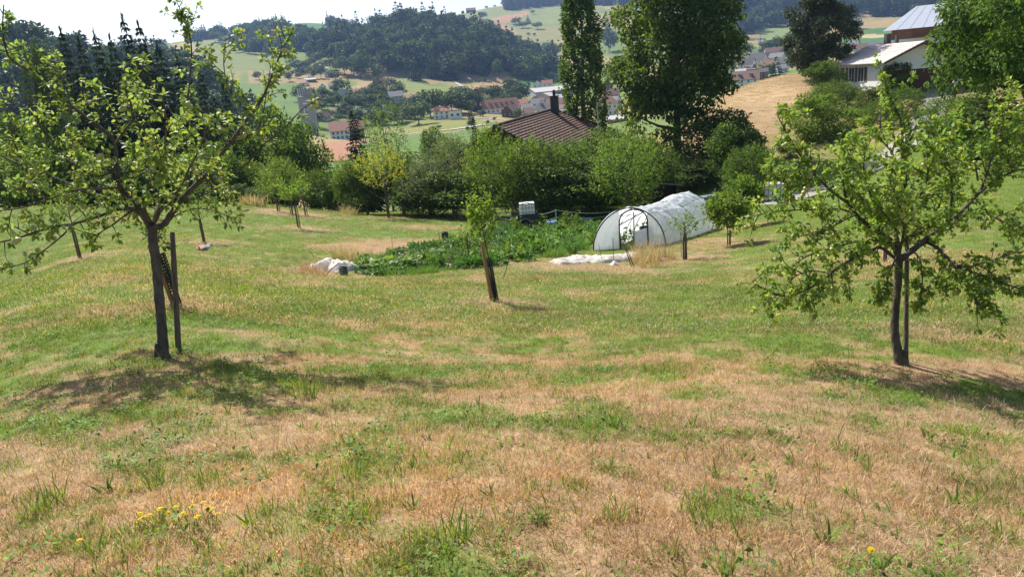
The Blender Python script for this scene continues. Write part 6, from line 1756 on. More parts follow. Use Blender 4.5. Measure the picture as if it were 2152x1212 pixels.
def barrel(name, label, p, r, h, m, rim, group=None):
    root = thing(name, label, "tub" if h < .6 else "barrel", p, group=group)
    b = MB(); z = np.linspace(-.03, h, 9); rr = r * (1 + .06 * np.sin(np.linspace(0, math.pi, 9)) + .02 * (np.arange(9) % 3 == 1))
    b.tube([(0, 0, k) for k in z], rr, 16, None, False); b.tube([(0, 0, h - .06), (0, 0, h - .07)], r * .93, 16)
    link("body", b.mesh("body", m, True), root)
    b = MB(); th = np.linspace(0, 2 * math.pi, 21); b.tube(np.stack([np.cos(th) * r * 1.02, np.sin(th) * r * 1.02, np.full(21, h)], 1), .02, 5); link("rim", b.mesh("rim", rim, True), root)
    return root
q = T_mid + T_X * .35 + T_Y * 1.3; q[2] = float(hgt(q[0], q[1]))
barrel("water_barrel", "dark blue barrel standing inside the tunnel doorway", q, .32, .85, mat("dark_blue_barrel", (.03, .055, .085), .45, .1, 2, 0, .4), m_hoop)

# ------------------------------------------------------------------ garden
veg_src = source_collection("garden_plant", [veg_mesh(800 + k, 60, .42, .30, .15, [(.095, .185, .035), (.12, .215, .04), (.08, .16, .035)]).mesh("garden_plant", leafmat("garden_leaf%d" % k, .34, .5, .35, True, rnd=0)) for k in range(3)] +
                            [veg_mesh(810 + k, 44, .30, .30, .20, [(.075, .155, .055), (.10, .18, .07), (.06, .13, .04)], .75).mesh("garden_plant", leafmat("garden_leaf_b%d" % k, .3, .45, .45, True, rnd=0)) for k in range(2)] +
                            [blades(70, .28, .50, .014, .4, [(.12, .22, .04), (.10, .20, .04), (.15, .24, .06)], 820 + k).mesh("garden_plant", m_grass) for k in range(2)])
def garden():
    n = 5200
    gx = np.array([q[0] for q in GARDEN_W]); gy = np.array([q[1] for q in GARDEN_W])
    x, y = rng.uniform(gx.min(), gx.max(), n), rng.uniform(gy.min(), gy.max(), n)
    k = inpoly(x, y, GARDEN_W); x, y = x[k], y[k]; n = len(x)
    z = hgt(x, y)
    px, py = proj(np.stack([x, y, z], 1))
    row = np.sin((y + x * .25) * 2.4)
    f = fbm(x * .35, y * .5, 401, 3)
    idx = np.where(f > .63, rng.integers(5, 7, n), np.where(f > .46, rng.integers(0, 3, n), rng.integers(3, 5, n)))
    dr = (px < 880) & (py < 562) & (py > 540) | (py < 500) & (px < 1000)
    s = .82 * rng.uniform(.55, 1.35, n) * (.68 + .32 * row) * (1 + .7 * ((px > 1080) & (py > 490) & (py < 548)) * (f > .4))
    keep = rng.uniform(0, 1, n) > np.where(dr, .5, .08 + .75 * sstep(.56, .68, fbm(x * .7 + 5, y * .9, 431, 3)))
    t = np.ones((n, 3)) * (.75 + .6 * fbm(x * .6, y * .6, 411, 2))[:, None] * (1 + (fbm(x * .35, y * .45, 421, 2)[:, None] - .5) * np.array([[1.1, .3, .6]]))
    rot = np.zeros((n, 3)); rot[:, 2] = rng.uniform(0, 6.28, n)
    print("GARDEN", keep.sum())
    scatter("vegetable_greens", np.stack([x, y, z], 1)[keep], rot[keep], np.stack([s, s, s * rng.uniform(.7, 1.2, n)], 1)[keep], idx[keep], t[keep], veg_src)
garden()
# squash with big plate leaves, each leaf its own
def squash(px, py, n, sc, label, seed):
    r = np.random.default_rng(seed); p = ground(px, py)
    root = thing("squash_plant", label, "squash plant", p, (0, 0, r.uniform(0, 6)), group="squash and cabbage plants in the garden")
    for k in range(n):
        a = r.uniform(0, 6.28); R_ = sc * r.uniform(.1, 1); hh = sc * r.uniform(.35, .75)
        e = np.array([math.cos(a) * R_, math.sin(a) * R_, hh])
        L = .34 * sc ** .5 * r.uniform(.7, 1.2)
        b = MB(); m_ = 12; th = np.arange(m_) * 2 * math.pi / m_
        rad = L * .5 * (1 + .14 * np.cos(5 * th)) * np.where(np.abs(th - math.pi) < .3, .6, 1)
        v = np.vstack([[0, 0, -.02], np.stack([rad * np.cos(th), rad * np.sin(th), .06 * L * np.cos(3 * th)], 1)])
        f = np.array([(0, 1 + i, 1 + (i + 1) % m_) for i in range(m_)])
        b.add(v, f, np.array(GREEN_M[r.integers(0, 4)]) * r.uniform(.9, 1.5))
        st = MB(); st.tube([(0, 0, -.02), -e * np.array([.5, .5, .5]), -e], [.012, .012, .015], 4, (.12, .19, .06), False)
        o = link("leaf", b.mesh("leaf", m_leaf), root, e, (r.normal(0, .35) + .15, r.normal(0, .35), r.uniform(0, 6.28)))
        st2 = MB(); st2.tube([e, e * .55 + np.array([0, 0, .05]), e * .1], [.010, .012, .015], 4, (.12, .19, .06), False); link("leaf_stalk", st2.mesh("leaf_stalk", m_leaf), root)
for a in [(800, 572, 22, .62, "big-leaved squash plant at the front left corner of the garden"), (770, 566, 12, .45, "squash plant beside the white fleece heap"), (832, 566, 14, .5, "squash plant just right of the front one"),
          (868, 556, 14, .55, "squash plant in the second row from the garden's left end"), (905, 545, 14, .6, "squash plant left of the small tree in the garden"), (880, 565, 10, .45, "low squash plant at the garden's front edge"),
          (1010, 545, 12, .5, "cabbage-like plant left of the central sapling's stake"), (1075, 545, 12, .5, "broad-leaved plant right of the central sapling's stake"), (1150, 515, 12, .6, "broad-leaved plant in the middle of the garden"),
          (1235, 505, 12, .55, "broad-leaved plant beside the tunnel's left edge"), (1215, 520, 12, .5, "leafy plant in the garden corner by the tunnel front")]:
    squash(*a, int(a[0]))
# tall leafy plants at the back of the garden
for px, py, top, lab in [(1190, 478, 440, "tall leafy plant by the fence post at the garden's back"), (1212, 476, 447, "tall leafy plant right of the fence post"), (1140, 482, 448, "tall weed left of the blue tub"), (1085, 490, 452, "leafy plant in front of the trailer"),
                         (1240, 492, 462, "bushy plant at the garden's back right"), (1110, 505, 475, "tall plant in the garden below the trailer"), (1245, 512, 482, "bushy plant against the tunnel's left side")]:
    p = ground(px, py); h = float(ztop(p, top)) - p[2]
    t_ = thing("tall_plant", lab, "plant", p, group="tall plants in the garden")
    link("foliage", veg_mesh(900 + px, 120, h, .42, .18, GREEN_M + GREEN_L).mesh("foliage", m_leaf), t_)

# ------------------------------------------------------------------ young orchard trees with stakes and guards
def guard_mesh(h, r):
    b = MB(); n = int(h / .045)
    for k in range(n):
        z = h * k / n; th = np.linspace(0, 2 * math.pi, 9)
        b.tube(np.stack([np.cos(th) * r, np.sin(th) * r, z + .05 * th / 6.28], 1), .010, 4, None, False)
    for a in range(6): b.tube([(math.cos(a * 1.047) * r, math.sin(a * 1.047) * r, 0), (math.cos(a * 1.047 + .6) * r, math.sin(a * 1.047 + .6) * r, h)], .009, 4, None, False)
    return b
m_guard = mat("black_plastic_guard", (.020, .020, .022), .5, .2, 3, 0, .4)
def young(name, label, p, stem, total, w, n, size, cols, seed, lean=(0, 0), guard=0, stem_r=.022, upw=1.0, out=.7, group="young orchard trees", asp=.55, leafparts=0):
    r = np.random.default_rng(seed)
    root = thing(name, label, "young tree", p, (lean[1], lean[0], 0), group=group)
    b = MB(); k = 7
    b.tube(np.stack([np.linspace(0, .03, k) * np.sin(np.arange(k)), np.zeros(k), np.linspace(-.1, stem + (total - stem) * .6, k)], 1), np.linspace(stem_r, stem_r * .4, k), 7)
    nb = 9
    for i in range(nb):
        z = stem + (total - stem) * .55 * i / nb; a = i * 2.4; L = w * .42 * r.uniform(.6, 1)
        b.tube([(0, 0, z), (math.cos(a) * L * .6, math.sin(a) * L * .6, z + L * .35), (math.cos(a) * L, math.sin(a) * L, z + L * .8)], [stem_r * .45, stem_r * .3, stem_r * .15], 5, None, False)
    link("trunk", b.mesh("trunk", m_bark, True), root)
    per = 8
    link("crown", shoots_crown(seed, (0, 0, (stem + total) / 2 - .05 * total), (w * .40, w * .40, (total - stem) * .40), n // per, min(.5, w * .4), per, size, cols, m_leaf, upw, out, asp, fill=.1, bottom=-1), root)
    if guard: link("trunk_guard", guard_mesh(guard, .055).mesh("trunk_guard", m_guard), root, (0.0, 0, .0))
    return root
def hpx(p, top): return float(ztop(p, top)) - p[2]
def wpx(p, w): return w * float((p - CAM) @ _f) / F
ST = "stakes beside the trees"
p = P_SAP
tot = hpx(p, 388)
young("sapling", "narrow upright sapling tied to an orange-brown stake in the middle of the meadow", p, tot * .50, tot, wpx(p, 70), 800, .095, GREEN_L + GREEN_M, 31, (-.07, 0), .95, .020, 1.5, .45)
s_ = MB(); hh = hpx(p, 505); s_.box((0, 0, hh / 2 - .1), (.058, .058, hh + .2)); o_ = link("wooden_stake", s_.mesh("wooden_stake", m_newwood), None, p + np.array([-.085, -.02, 0]), (0, -.07, .4)); tag(o_, "square orange-brown stake holding the central sapling", "stake", ST)
young("sapling", "low side shoot with bright leaves right of the central sapling", ground(1058, 585), .5, 1.35, .75, 120, .10, GREEN_L, 32, (.35, 0), 0, .012, .8, .8)
p = P_LEAN
tot = hpx(p, 440)
young("sapling", "leaning sapling with a black spiral guard behind the left apple trunk", p, tot * .62, tot, wpx(p, 60), 240, .085, GREEN_M + GREEN_B, 33, (-.11, 0), .8, .020, .6, .9)
s_ = MB(); hh = hpx(p, 520); s_.box((0, 0, hh / 2 - .1), (.055, .055, hh + .2)); o_ = link("wooden_stake", s_.mesh("wooden_stake", m_newwood), None, p + np.array([-.07, 0, 0]), (0, -.12, .3)); tag(o_, "leaning square stake between the left apple trunk and its dark post", "stake", ST)
for key, top, stemf, w, n, size, cols, lab, extra in [
    ((170, 541), 395, .50, 95, 420, .13, GREEN_M + GREEN_L, "young tree below the left apple tree's drooping branch", {}),
    ((431, 509), 395, .42, 90, 420, .14, GREEN_M, "young tree behind the left apple tree's right limb", {}),
    ((631, 479), 372, .50, 66, 360, .17, GREEN_L, "bright young tree on a leaning stem in the far meadow", {}),
    ((611, 449), 392, .5, 40, 160, .20, GREEN_M, "small staked tree in front of the low hedge, middle of three", {}),
    ((646, 452), 388, .5, 42, 160, .20, GREEN_M + GREEN_B, "small staked tree right of the bright young tree", {}),
    ((588, 444), 380, .5, 46, 160, .20, GREEN_M, "small staked tree left of the bright young tree", {}),
    ((1441, 545), 446, .55, 66, 330, .15, GREEN_L + GREEN_M, "young peach tree with drooping leaves in front of the tunnel", dict(guard=1.05, asp=.3, upw=.3, out=1.0)),
    ((1529, 516), 408, .36, 84, 1900, .20, GREEN_M, "round dark green young tree right of the tunnel", dict(out=.9, upw=.6)),
    ((1561, 478), 372, .30, 90, 1900, .25, GREEN_M, "taller dark green young tree behind the round one, right of the tunnel", dict(out=.8)),
    ((1861, 552), 420, .5, 60, 260, .13, GREEN_M, "young tree hidden behind the right apple tree", {}),
    ((987, 555), 478, .40, 50, 200, .14, GREEN_M + GREEN_L, "small bush-like tree in the garden left of the central sapling", {}),
]:
    p = SMALL[key]; tot = hpx(p, top)
    young("young_tree", lab, p, tot * stemf, tot, wpx(p, w), n, size, cols, key[0], (0, 0), stem_r=.03, **extra)
for px, py, top, lab in [(166, 541, 476, "stake beside the young tree under the drooping branch"), (428, 509, 460, "stake of the young tree behind the right limb"), (627, 479, 428, "stake of the bright young tree in the far meadow"),
                         (1437, 546, 497, "stake of the peach tree in front of the tunnel"), (1534, 515, 484, "stake of the round dark tree right of the tunnel"), (1858, 551, 505, "stake seen behind the right apple trunk"), (258, 462, 440, "short stake far behind the left apple tree"),
                         (584, 444, 415, "left stake of the small trees before the hedge"), (615, 449, 420, "middle stake of the small trees before the hedge"), (642, 452, 415, "right stake of the small trees before the hedge"), (819, 458, 420, "grey stake beside the yellow-leaved tree")]:
    p = ground(px, py); dd = float((p - CAM) @ _f)
    stake("wooden_stake", lab, p, top, .022 + dd * .0006, m_wood if px != 819 else m_bark2, ST, lean=(0, 0))

# ------------------------------------------------------------------ trailer with a white tank, rope fence, tubs, shed, caged tank
def ibc(name, label, p, rz, s=1.0, dark=False, fill=(.78, .78, .74)):
    root = thing(name, label, "water tank", p, (0, 0, rz), (s, s, s), group="caged water tanks")
    b = MB(); b.box((0, 0, .60), (1.10, .92, 1.0)); b.box((0, 0, 1.12), (.3, .3, .08))
    me = b.mesh("bottle", mat("tank_plastic_%d" % int(p[0] * 10), fill, .45, .06, 1.5, 0, .4))
    link("bottle", me, root)
    mc = m_guard if dark else m_bark2
    for k in range(6):
        x = -.57 + 1.14 * k / 5
        b = MB(); b.tube([(x, -.48, .02), (x, -.48, 1.12), (x, .48, 1.12), (x, .48, .02)], .010, 4, None, False); link("cage_bar", b.mesh("cage_bar", mc), root)
    for k in range(4):
        z = .14 + .96 * k / 3
        b = MB(); b.tube([(-.59, -.49, z), (.59, -.49, z), (.59, .49, z), (-.59, .49, z), (-.59, -.49, z)], .011, 4, None, False); link("cage_bar", b.mesh("cage_bar", mc), root)
    b = MB()
    for y in (-.35, 0, .35): b.box((0, y, -.02), (1.18, .12, .10))
    link("pallet", b.mesh("pallet", m_wood), root)
    return root
def trailer():
    p = ground(1100, 474); p = at(1104, 47.5)
    az = math.atan2(p[0], p[1]); rz = -az + .06
    root = thing("farm_trailer", "old dark farm trailer with a round mudguard standing before the hedge", "trailer", p, (0, 0, rz), (.85, .85, .85))
    m_d = mat("dark_trailer_paint", (.045, .042, .042), .7, .25, 3, 0, .3)
    b = MB(); b.box((0, 0, .78), (2.1, 1.3, .10))
    for sy in (-1, 1): b.box((0, sy * .64, 1.00), (2.1, .05, .42))
    for sx in (-1, 1): b.box((sx * 1.04, 0, 1.00), (.05, 1.22, .42))
    link("bed", b.mesh("bed", m_d), root)
    for sy in (-1, 1):
        b = MB(); th = np.linspace(.15, math.pi - .15, 14)
        a = np.stack([np.cos(th) * .50, np.full(14, sy * .80 - .12), .42 + np.sin(th) * .50], 1); c = a + np.array([0, .24, 0])
        i = np.arange(13); b.add(np.vstack([a, c]), np.stack([i, i + 1, i + 15, i + 14], 1))
        b.tube(a if sy < 0 else c, .022, 5); link("mudguard", b.mesh("mudguard", mat("grey_mudguard", (.26, .25, .26), .6, .15, 3, 0, .3)), root)
        w_ = MB(); th = np.linspace(0, 2 * math.pi, 25); w_.tube(np.stack([np.cos(th) * .30, 0 * th, .40 + np.sin(th) * .30], 1), .10, 8); wl = link("wheel", w_.mesh("wheel", m_guard, True), root, (0, sy * .80, 0))
        h_ = MB(); h_.tube([(0, -.06, .40), (0, .06, .40)], .2, 14); link("rim", h_.mesh("rim", m_bark2), wl)
    b = MB(); b.tube([(1.05, 0, .7), (1.9, 0, .55), (2.05, 0, .2)], .04, 5); link("drawbar", b.mesh("drawbar", m_d), root)
    q = p + np.array([0.05, 0, .72])
    ibc("water_tank", "white water tank riding on the dark trailer", q + np.array([.16, 0, .02]), rz, .86, True, (.84, .82, .76))
    b = MB(); c = np.array([(-.9, -.6, 1.95), (.2, -.62, 2.08), (1.0, -.6, 1.92)]); b.tube(c, .03, 5); b.tube(c + np.array([0, 1.1, 0]), .03, 5)
    link("canopy_rail", b.mesh("canopy_rail", m_d), root)
    b = MB()
    for x, y in ((-.9, -.6), (1.0, -.6), (-.9, .5), (1.0, .5)): b.tube([(x, y, 1.1), (x, y, 1.95)], .02, 4)
    link("canopy_post", b.mesh("canopy_post", m_d), root)
trailer()
def rope_fence():
    pts_ = [(1040, 470), (1120, 474), (1170, 474), (1281, 462), (1330, 458)]
    P3 = [ground(*k) for k in pts_]
    root = thing("rope_fence", "two-strand pale rope fence on thin posts behind the garden", "fence", P3[2])
    m_r = mat("pale_fence_rope", (.62, .62, .60), .7, .1, 4, 0, .3)
    tops = [.95, .9, 1.12, .62, .6]
    for q, h in zip(P3, tops):
        b = MB(); b.tube([(0, 0, -.1), (0, 0, h)], .030, 6); link("post", b.mesh("post", m_r), root, q - P3[2])
    for f in (1.0, .55):
        for i in range(len(P3) - 1):
            a, c = P3[i] + np.array([0, 0, tops[i] * f - .03]), P3[i + 1] + np.array([0, 0, tops[i + 1] * f - .03])
            t = np.linspace(0, 1, 9)[:, None]; l = a * (1 - t) + c * t; l[:, 2] -= .16 * (4 * t * (1 - t))[:, 0]
            b = MB(); b.tube(l - P3[2], .016, 4, None, False); link("rope", b.mesh("rope", m_r), root)
rope_fence()
barrel("blue_tub", "blue tub among the plants left of the fence post", ground(1160, 478), .34, .42, m_blue2, m_blue2, "blue tubs behind the garden")
barrel("blue_tub", "flat pale blue tub right of the tall plants, left one of two", ground(1224, 466), .42, .18, m_blue2, m_blue2, "blue tubs behind the garden")
barrel("blue_tub", "flat pale blue tub farther right behind the garden, right one of two", ground(1236, 464), .36, .16, m_blue2, m_blue2, "blue tubs behind the garden")
ibc("water_tank", "grey caged water tank at the end of the gravel path", at(1627, 54), -.35, 1.15, True, (.42, .42, .45))
def shed():
    p = at(1398, 57); az = math.atan2(p[0], p[1])
    root = thing("lean_to_shed", "small dark lean-to shed with a grey sheet roof behind the tunnel", "shed", p, (0, 0, -az))
    b = MB(); b.box((0, .55, .85), (1.9, .08, 1.9)); b.box((.9, 0, .85), (.08, 1.1, 1.9)); link("wall", b.mesh("wall", m_under), root)
    b = MB(); b.box((0, 0, 1.98), (2.3, 1.7, .06), np.array([(1, 0, .12), (0, 1, .22), (-.12, -.22, 1.0)]) ); link("roof", b.mesh("roof", mat("grey_sheet_roof", (.20, .21, .24), .5, .15, 2, 0, .4)), root)
    for x in (-.95, .9):
        b = MB(); b.tube([(x, -.6, -.1), (x, -.6, 1.72)], .05, 6); link("post", b.mesh("post", m_wood), root)
shed()
b_ = MB(); b_.box((0, 0, .35), (1.6, .9, .7)); b_.box((.1, -.05, .76), (1.2, .7, .12)); b_.tube([(-.7, -.46, .1), (.7, -.46, .6)], .03, 4)
tag(link("covered_pile", b_.mesh("covered_pile", mat("faded_blue_tarp", (.16, .21, .28), .6, .3, 2, .3, .3)), None, at(1486, 56), (0, 0, .3)), "pile under a faded blue cover behind the tunnel's far end", "pile")
b_ = MB()
for k in range(7): b_.tube([(-.5 + random.uniform(-.1, .1), -.4 + .13 * k, .1 + .12 * (k % 4)), (.6 + random.uniform(-.1, .1), -.4 + .13 * k, .12 + .12 * (k % 4))], .06, 6)
tag(link("log_stack", b_.mesh("log_stack", m_wood), None, at(1600, 54), (0, 0, .2)), "low dark stack of logs left of the caged tank by the path", "log stack")

# ------------------------------------------------------------------ white fleece, straw heaps, reeds, sticks
m_fleece = sheet_mat("garden_fleece", .0, .20, (.66, .60, .52), .8)
def fleece(name, label, line, wid, hmax, seed, lump=1.0):
    Pl = [ground(*k) for k in line]; o0 = Pl[0]
    seg = np.concatenate([[0], np.cumsum([np.linalg.norm((Pl[i + 1] - Pl[i])[:2]) for i in range(len(Pl) - 1)])])
    nl = max(24, int(seg[-1] / .07)); na = 22
    t = np.linspace(0, seg[-1], nl)
    c = np.stack([np.interp(t, seg, [q[k] for q in Pl]) for k in (0, 1)], 1)
    tg = unit(np.gradient(c, axis=0)); nm = np.stack([-tg[:, 1], tg[:, 0]], 1)
    u = np.linspace(-1, 1, na)
    ww = wid * (.7 + .7 * fbm(t * 1.1, t * 0 + seed, seed, 2))
    xy = c[:, None] + nm[:, None] * (u[None] * ww[:, None] / 2)[..., None]
    X_, Y_ = xy[..., 0], xy[..., 1]
    env = (1 - u ** 2)[None] ** .6 * np.minimum(1, np.minimum(t, seg[-1] - t) / .25)[:, None] ** .5
    n1 = fbm(X_ * 1.3 + seed, Y_ * 1.3, seed, 2); n2 = np.abs(fbm(X_ * 4.5, Y_ * 5.5, seed + 3, 3) - .5) * 2; n3 = fbm(X_ * 12, Y_ * 12, seed + 5, 2)
    Hh = hmax * (.18 + .95 * np.clip(n1 - .22, 0, 1) * lump + .42 * (1 - n2) ** 2 + .12 * n3 + .25 * (fbm(X_ * 9, Y_ * 7, seed + 8, 2) - .5)) * env
    Z = hgt(X_, Y_) + Hh - .01
    i = np.arange(nl - 1)[:, None] * na + np.arange(na - 1)[None]
    b = MB(); b.add(np.stack([X_, Y_, Z], -1).reshape(-1, 3) - o0, np.stack([i, i + 1, i + na + 1, i + na], -1).reshape(-1, 4)[:, ::-1])
    return tag(link(name, b.mesh(name, m_fleece, True), None, o0), label, "fleece sheet", "white garden fleece left on the ground")
fleece("fleece_sheet", "long crumpled off-white fleece roll lying before the tunnel doorway", [(1162, 553), (1190, 553), (1225, 550), (1270, 549), (1310, 546), (1345, 542)], 1.05, .28, 3, 1.0)
fleece("fleece_sheet", "heap of crumpled white fleece at the left corner of the garden", [(655, 566), (680, 566), (705, 566), (738, 570)], 1.1, .40, 9, 1.0)
fleece("fleece_sheet", "small flap of white fleece behind the squash leaves", [(752, 556), (775, 554), (795, 553)], .4, .22, 13)
fleece("fleece_sheet", "small leftover of fleece at the foot of the leaning poles", [(1282, 557), (1300, 557)], .4, .25, 15)

def tufts(label, name, spots, h, cols, seed, group, n=90, rad=.22, w=.010, lean=.35, cat="dry grass"):
    mesh_ = [blades(n, rad, 1.0, w, lean, cols, seed + k, .35).mesh(name, m_weed) for k in range(3)]
    for k, (px, py, s) in enumerate(spots):
        o = link(name, mesh_[k % 3], None, ground(px, py), (0, 0, random.uniform(0, 6.28)), (h * s * 1.1, h * s * 1.1, h * s))
        tag(o, label, cat, group)
m_weed = leafmat("dry_weed", .30, .7, .2, rnd=.06)
DRY = [(.50, .40, .25), (.40, .29, .17), (.58, .48, .33), (.33, .24, .15)]
tufts("tall dry grass tuft standing right of the tunnel doorway, among poles and yellow rope", "dry_tuft", [(1340, 545, 1), (1352, 552, 1.2), (1365, 545, 1.1), (1380, 548, 1.1), (1395, 540, .9), (1375, 560, .9), (1350, 562, .8), (1410, 545, .8), (1330, 553, .7)], .95, DRY, 600, "dry tufts by the tunnel doorway")
tufts("brownish dry weed tuft left of the white fleece heap", "dry_tuft", [(645, 575, 1), (655, 580, 1.1), (665, 577, 1.1), (672, 583, 1), (640, 568, .9), (660, 570, 1), (680, 580, .8), (635, 582, .7)], .62, [(.40, .23, .13), (.34, .19, .11), (.46, .30, .18), (.30, .20, .12)], 620, "brown weed heap by the fleece", 120, .3, .008, .9)
tufts("pale dry reed tuft behind the white fleece heap", "dry_tuft", [(715, 545, 1), (728, 543, 1), (740, 546, 1), (750, 550, .9), (705, 543, .8), (735, 552, .8)], .75, DRY, 640, "pale reed tufts behind the fleece")
tufts("grey-green weed tuft in the rough grass left of the garden", "weed_tuft", [(560, 570, 1), (580, 565, .8), (600, 560, 1), (615, 572, .9), (540, 562, .8), (575, 580, .7), (625, 552, .9), (600, 545, .8), (520, 572, .7), (640, 545, .8)], .42, [(.20, .24, .11), (.26, .25, .13), (.14, .19, .07)], 660, "weed tufts left of the garden", 70, .3, .012, .55, "weeds")
tufts("tall tan grass clump before the hedge at the meadow's far edge", "dry_tuft", [(530, 432, 1), (545, 434, 1), (700, 445, .8), (715, 447, .9), (728, 450, .8), (690, 443, .7), (518, 430, .8), (740, 452, .7), (965, 460, .8), (985, 460, .7)], 1.2, DRY + [(.28, .27, .12)], 680, "tan grass clumps before the hedge", 120, .45, .022, .4)
def poles(name, label, a, topx, topy, r, m, group):
    p = ground(*a); q = Pz(topx, topy, float((p - CAM) @ _f) + .1)
    b = MB(); b.tube([(0, 0, -.05), (q - p) * .5 + np.array([0, 0, .01]), q - p], [r, r * .9, r * .8], 6); return tag(link(name, b.mesh(name, m), None, p), label, "pole", group)
LP_ = "poles stuck in the ground round the garden"
poles("wooden_pole", "thin leaning pole before the doorway, left of the pair", (1328, 560), 1308, 508, .020, m_wood, LP_); poles("wooden_pole", "thin leaning pole before the doorway, right of the pair", (1333, 560), 1316, 522, .020, m_wood, LP_)
poles("wooden_pole", "slim stick standing in the fleece roll, left of the doorway", (1266, 552), 1258, 513, .010, m_guard, LP_)
poles("wooden_pole", "pale stick lying against the fleece heap", (678, 583), 712, 552, .016, m_bark2, LP_); poles("wooden_pole", "short pale stick lying right of the longer one by the fleece heap", (695, 582), 722, 566, .012, m_bark2, LP_)
poles("wooden_pole", "thin pale rod standing in the straw strip behind the squash", (825, 523), 823, 495, .012, m_bark2, LP_); poles("wooden_pole", "thin pale rod standing left of the grey pot by the garden", (924, 503), 921, 487, .02, m_bark2, LP_)
poles("wooden_pole", "thin bent rod sticking up behind the brown weed heap", (661, 540), 647, 522, .010, m_bark2, LP_)
barrel("green_tub", "dark green netted tub at the foot of the fleece heap", ground(723, 578), .13, .26, mat("green_tub_plastic", (.03, .10, .075), .5, .2, 3, 0, .4), m_guard)
barrel("plant_pot", "dark pot with a small plant at the garden's upper left edge", ground(936, 502), .17, .36, m_guard, m_guard)
def yellow_rope():
    A_ = [(1290, 538, .55), (1335, 533, .6), (1375, 528, .7), (1400, 522, .85), (1420, 512, .9), (1432, 506, .8)]
    root = thing("rope_net", "yellow rope strands strung across the dry tufts before the tunnel", "rope", ground(1335, 548))
    o0 = np.array(root.location); m_y = mat("yellow_rope", (.60, .52, .16), .6, .1, 3, 0, .3)
    for f in (1.0, .62, .3):
        q = [Pz(px, py + (1 - f) * 26, 31.0) - o0 for px, py, h in A_]
        b = MB(); b.tube(smooth_line(q, 5), .011, 4, None, False); link("strand", b.mesh("strand", m_y), root)
    for px, py in ((1290, 552), (1398, 545), (1432, 540)):
        g_ = ground(px, py); b = MB(); b.tube([g_ - o0, g_ - o0 + np.array([0, 0, .95])], .012, 5); link("rod", b.mesh("rod", m_bark2), root)
yellow_rope()
b_ = MB(); rr_ = np.random.default_rng(5)
for k in range(9): b_.box((rr_.normal(0, .10), rr_.normal(0, .10), .06 + .03 * k * .5), (.22, .16, .06), rotz(rr_.uniform(0, 6)) @ np.array(Euler((rr_.normal(0, .5), rr_.normal(0, .5), 0)).to_matrix()), [(.95, .36, .26), (.9, .6, .5), (.42, .42, .5)][k % 3])
tag(link("crumpled_bag", b_.mesh("crumpled_bag", mat("printed_bag_paper", (.75, .72, .70), .7, .1, 5, 0, .3)), None, ground(432, 527)), "crumpled pinkish bag lying beside the young tree in the left meadow", "bag")

# ------------------------------------------------------------------ weeds and flowers one can pick out in the foreground
m_weedleaf = leafmat("weed_leaf", .35, .6, .2, rnd=.06)
WEED = [blades(14, .025, .10, .0095, .7, [G2, G4, G1], 140 + s, .6).mesh("plantain_weed", m_weedleaf, True) for s in range(2)]
TUFT = blades(40, .05, .13, .004, .4, [G1, G3, G2], 131, .5).mesh("grass_tuft", m_weedleaf, True)
for px, py, k, s in [(1290, 896, 12, 1.1), (1154, 893, 13, 1.3), (1505, 1000, 12, 1.0), (1950, 925, 13, 1.35), (1800, 968, 12, 1.1), (1660, 975, 13, 1.0), (2010, 1060, 12, 1.2), (1775, 1040, 12, 1.0), (1030, 1040, 13, .9), (868, 1070, 12, .9),
                     (225, 1035, 13, 1.3), (1742, 1140, 12, 1.1), (1310, 905, 12, .8), (2050, 905, 12, .9), (1840, 890, 13, .8), (1560, 960, 12, .9), (1135, 1095, 12, 1.0), (700, 1040, 13, .8), (480, 870, 12, .9), (900, 925, 13, .8)]:
    o = link("plantain_weed", WEED[k - 12], None, ground(px, py), (0, 0, random.uniform(0, 6.28)), (s, s, s * 1.15))
    tag(o, "green strap-leaved weed rosette standing out of the dry foreground grass", "weed", "weed rosettes in the foreground grass")
for px, py, s in [(640, 835, 1.9), (625, 815, 1.6), (668, 822, 1.5), (110, 1060, 1.4), (70, 1085, 1.3), (1285, 1085, 1.2), (1480, 1110, 1.2), (950, 1135, 1.4), (1755, 945, 1.2), (740, 1000, 1.1), (330, 1020, 1.2)]:
    o = link("grass_tuft", TUFT, None, ground(px, py), (0, 0, random.uniform(0, 6.28)), (s, s, s * .95))
    tag(o, "tall bright green grass tuft rising above the dry turf", "grass tuft", "bright grass tufts in the meadow")
m_yel = leafmat("yellow_petal", .25, .6, .2, tr_gain=(1.1, 1.0, .6), rnd=0)
def flower_mesh(seed, h):
    r = np.random.default_rng(seed); s = MB()
    s.tube([(0, 0, 0), (r.normal(0, .01), r.normal(0, .01), h * .5), (r.normal(0, .02), r.normal(0, .02), h)], .0016, 4, (.16, .22, .06), False)
    return s, h
FLH = MB(); n_ = 14; a_ = np.arange(n_) * 2 * math.pi / n_
FLH.leaves(np.zeros((n_, 3)), np.stack([np.cos(a_), np.sin(a_), np.full(n_, .25)], 1), np.tile([0, 0, 1.0], (n_, 1)), .012, .007, (.85, .70, .02))
FLH.tube([(0, 0, -.003), (0, 0, .004)], .005, 7, (.75, .45, .02))
FLHM = FLH.mesh("flower_head", m_yel)
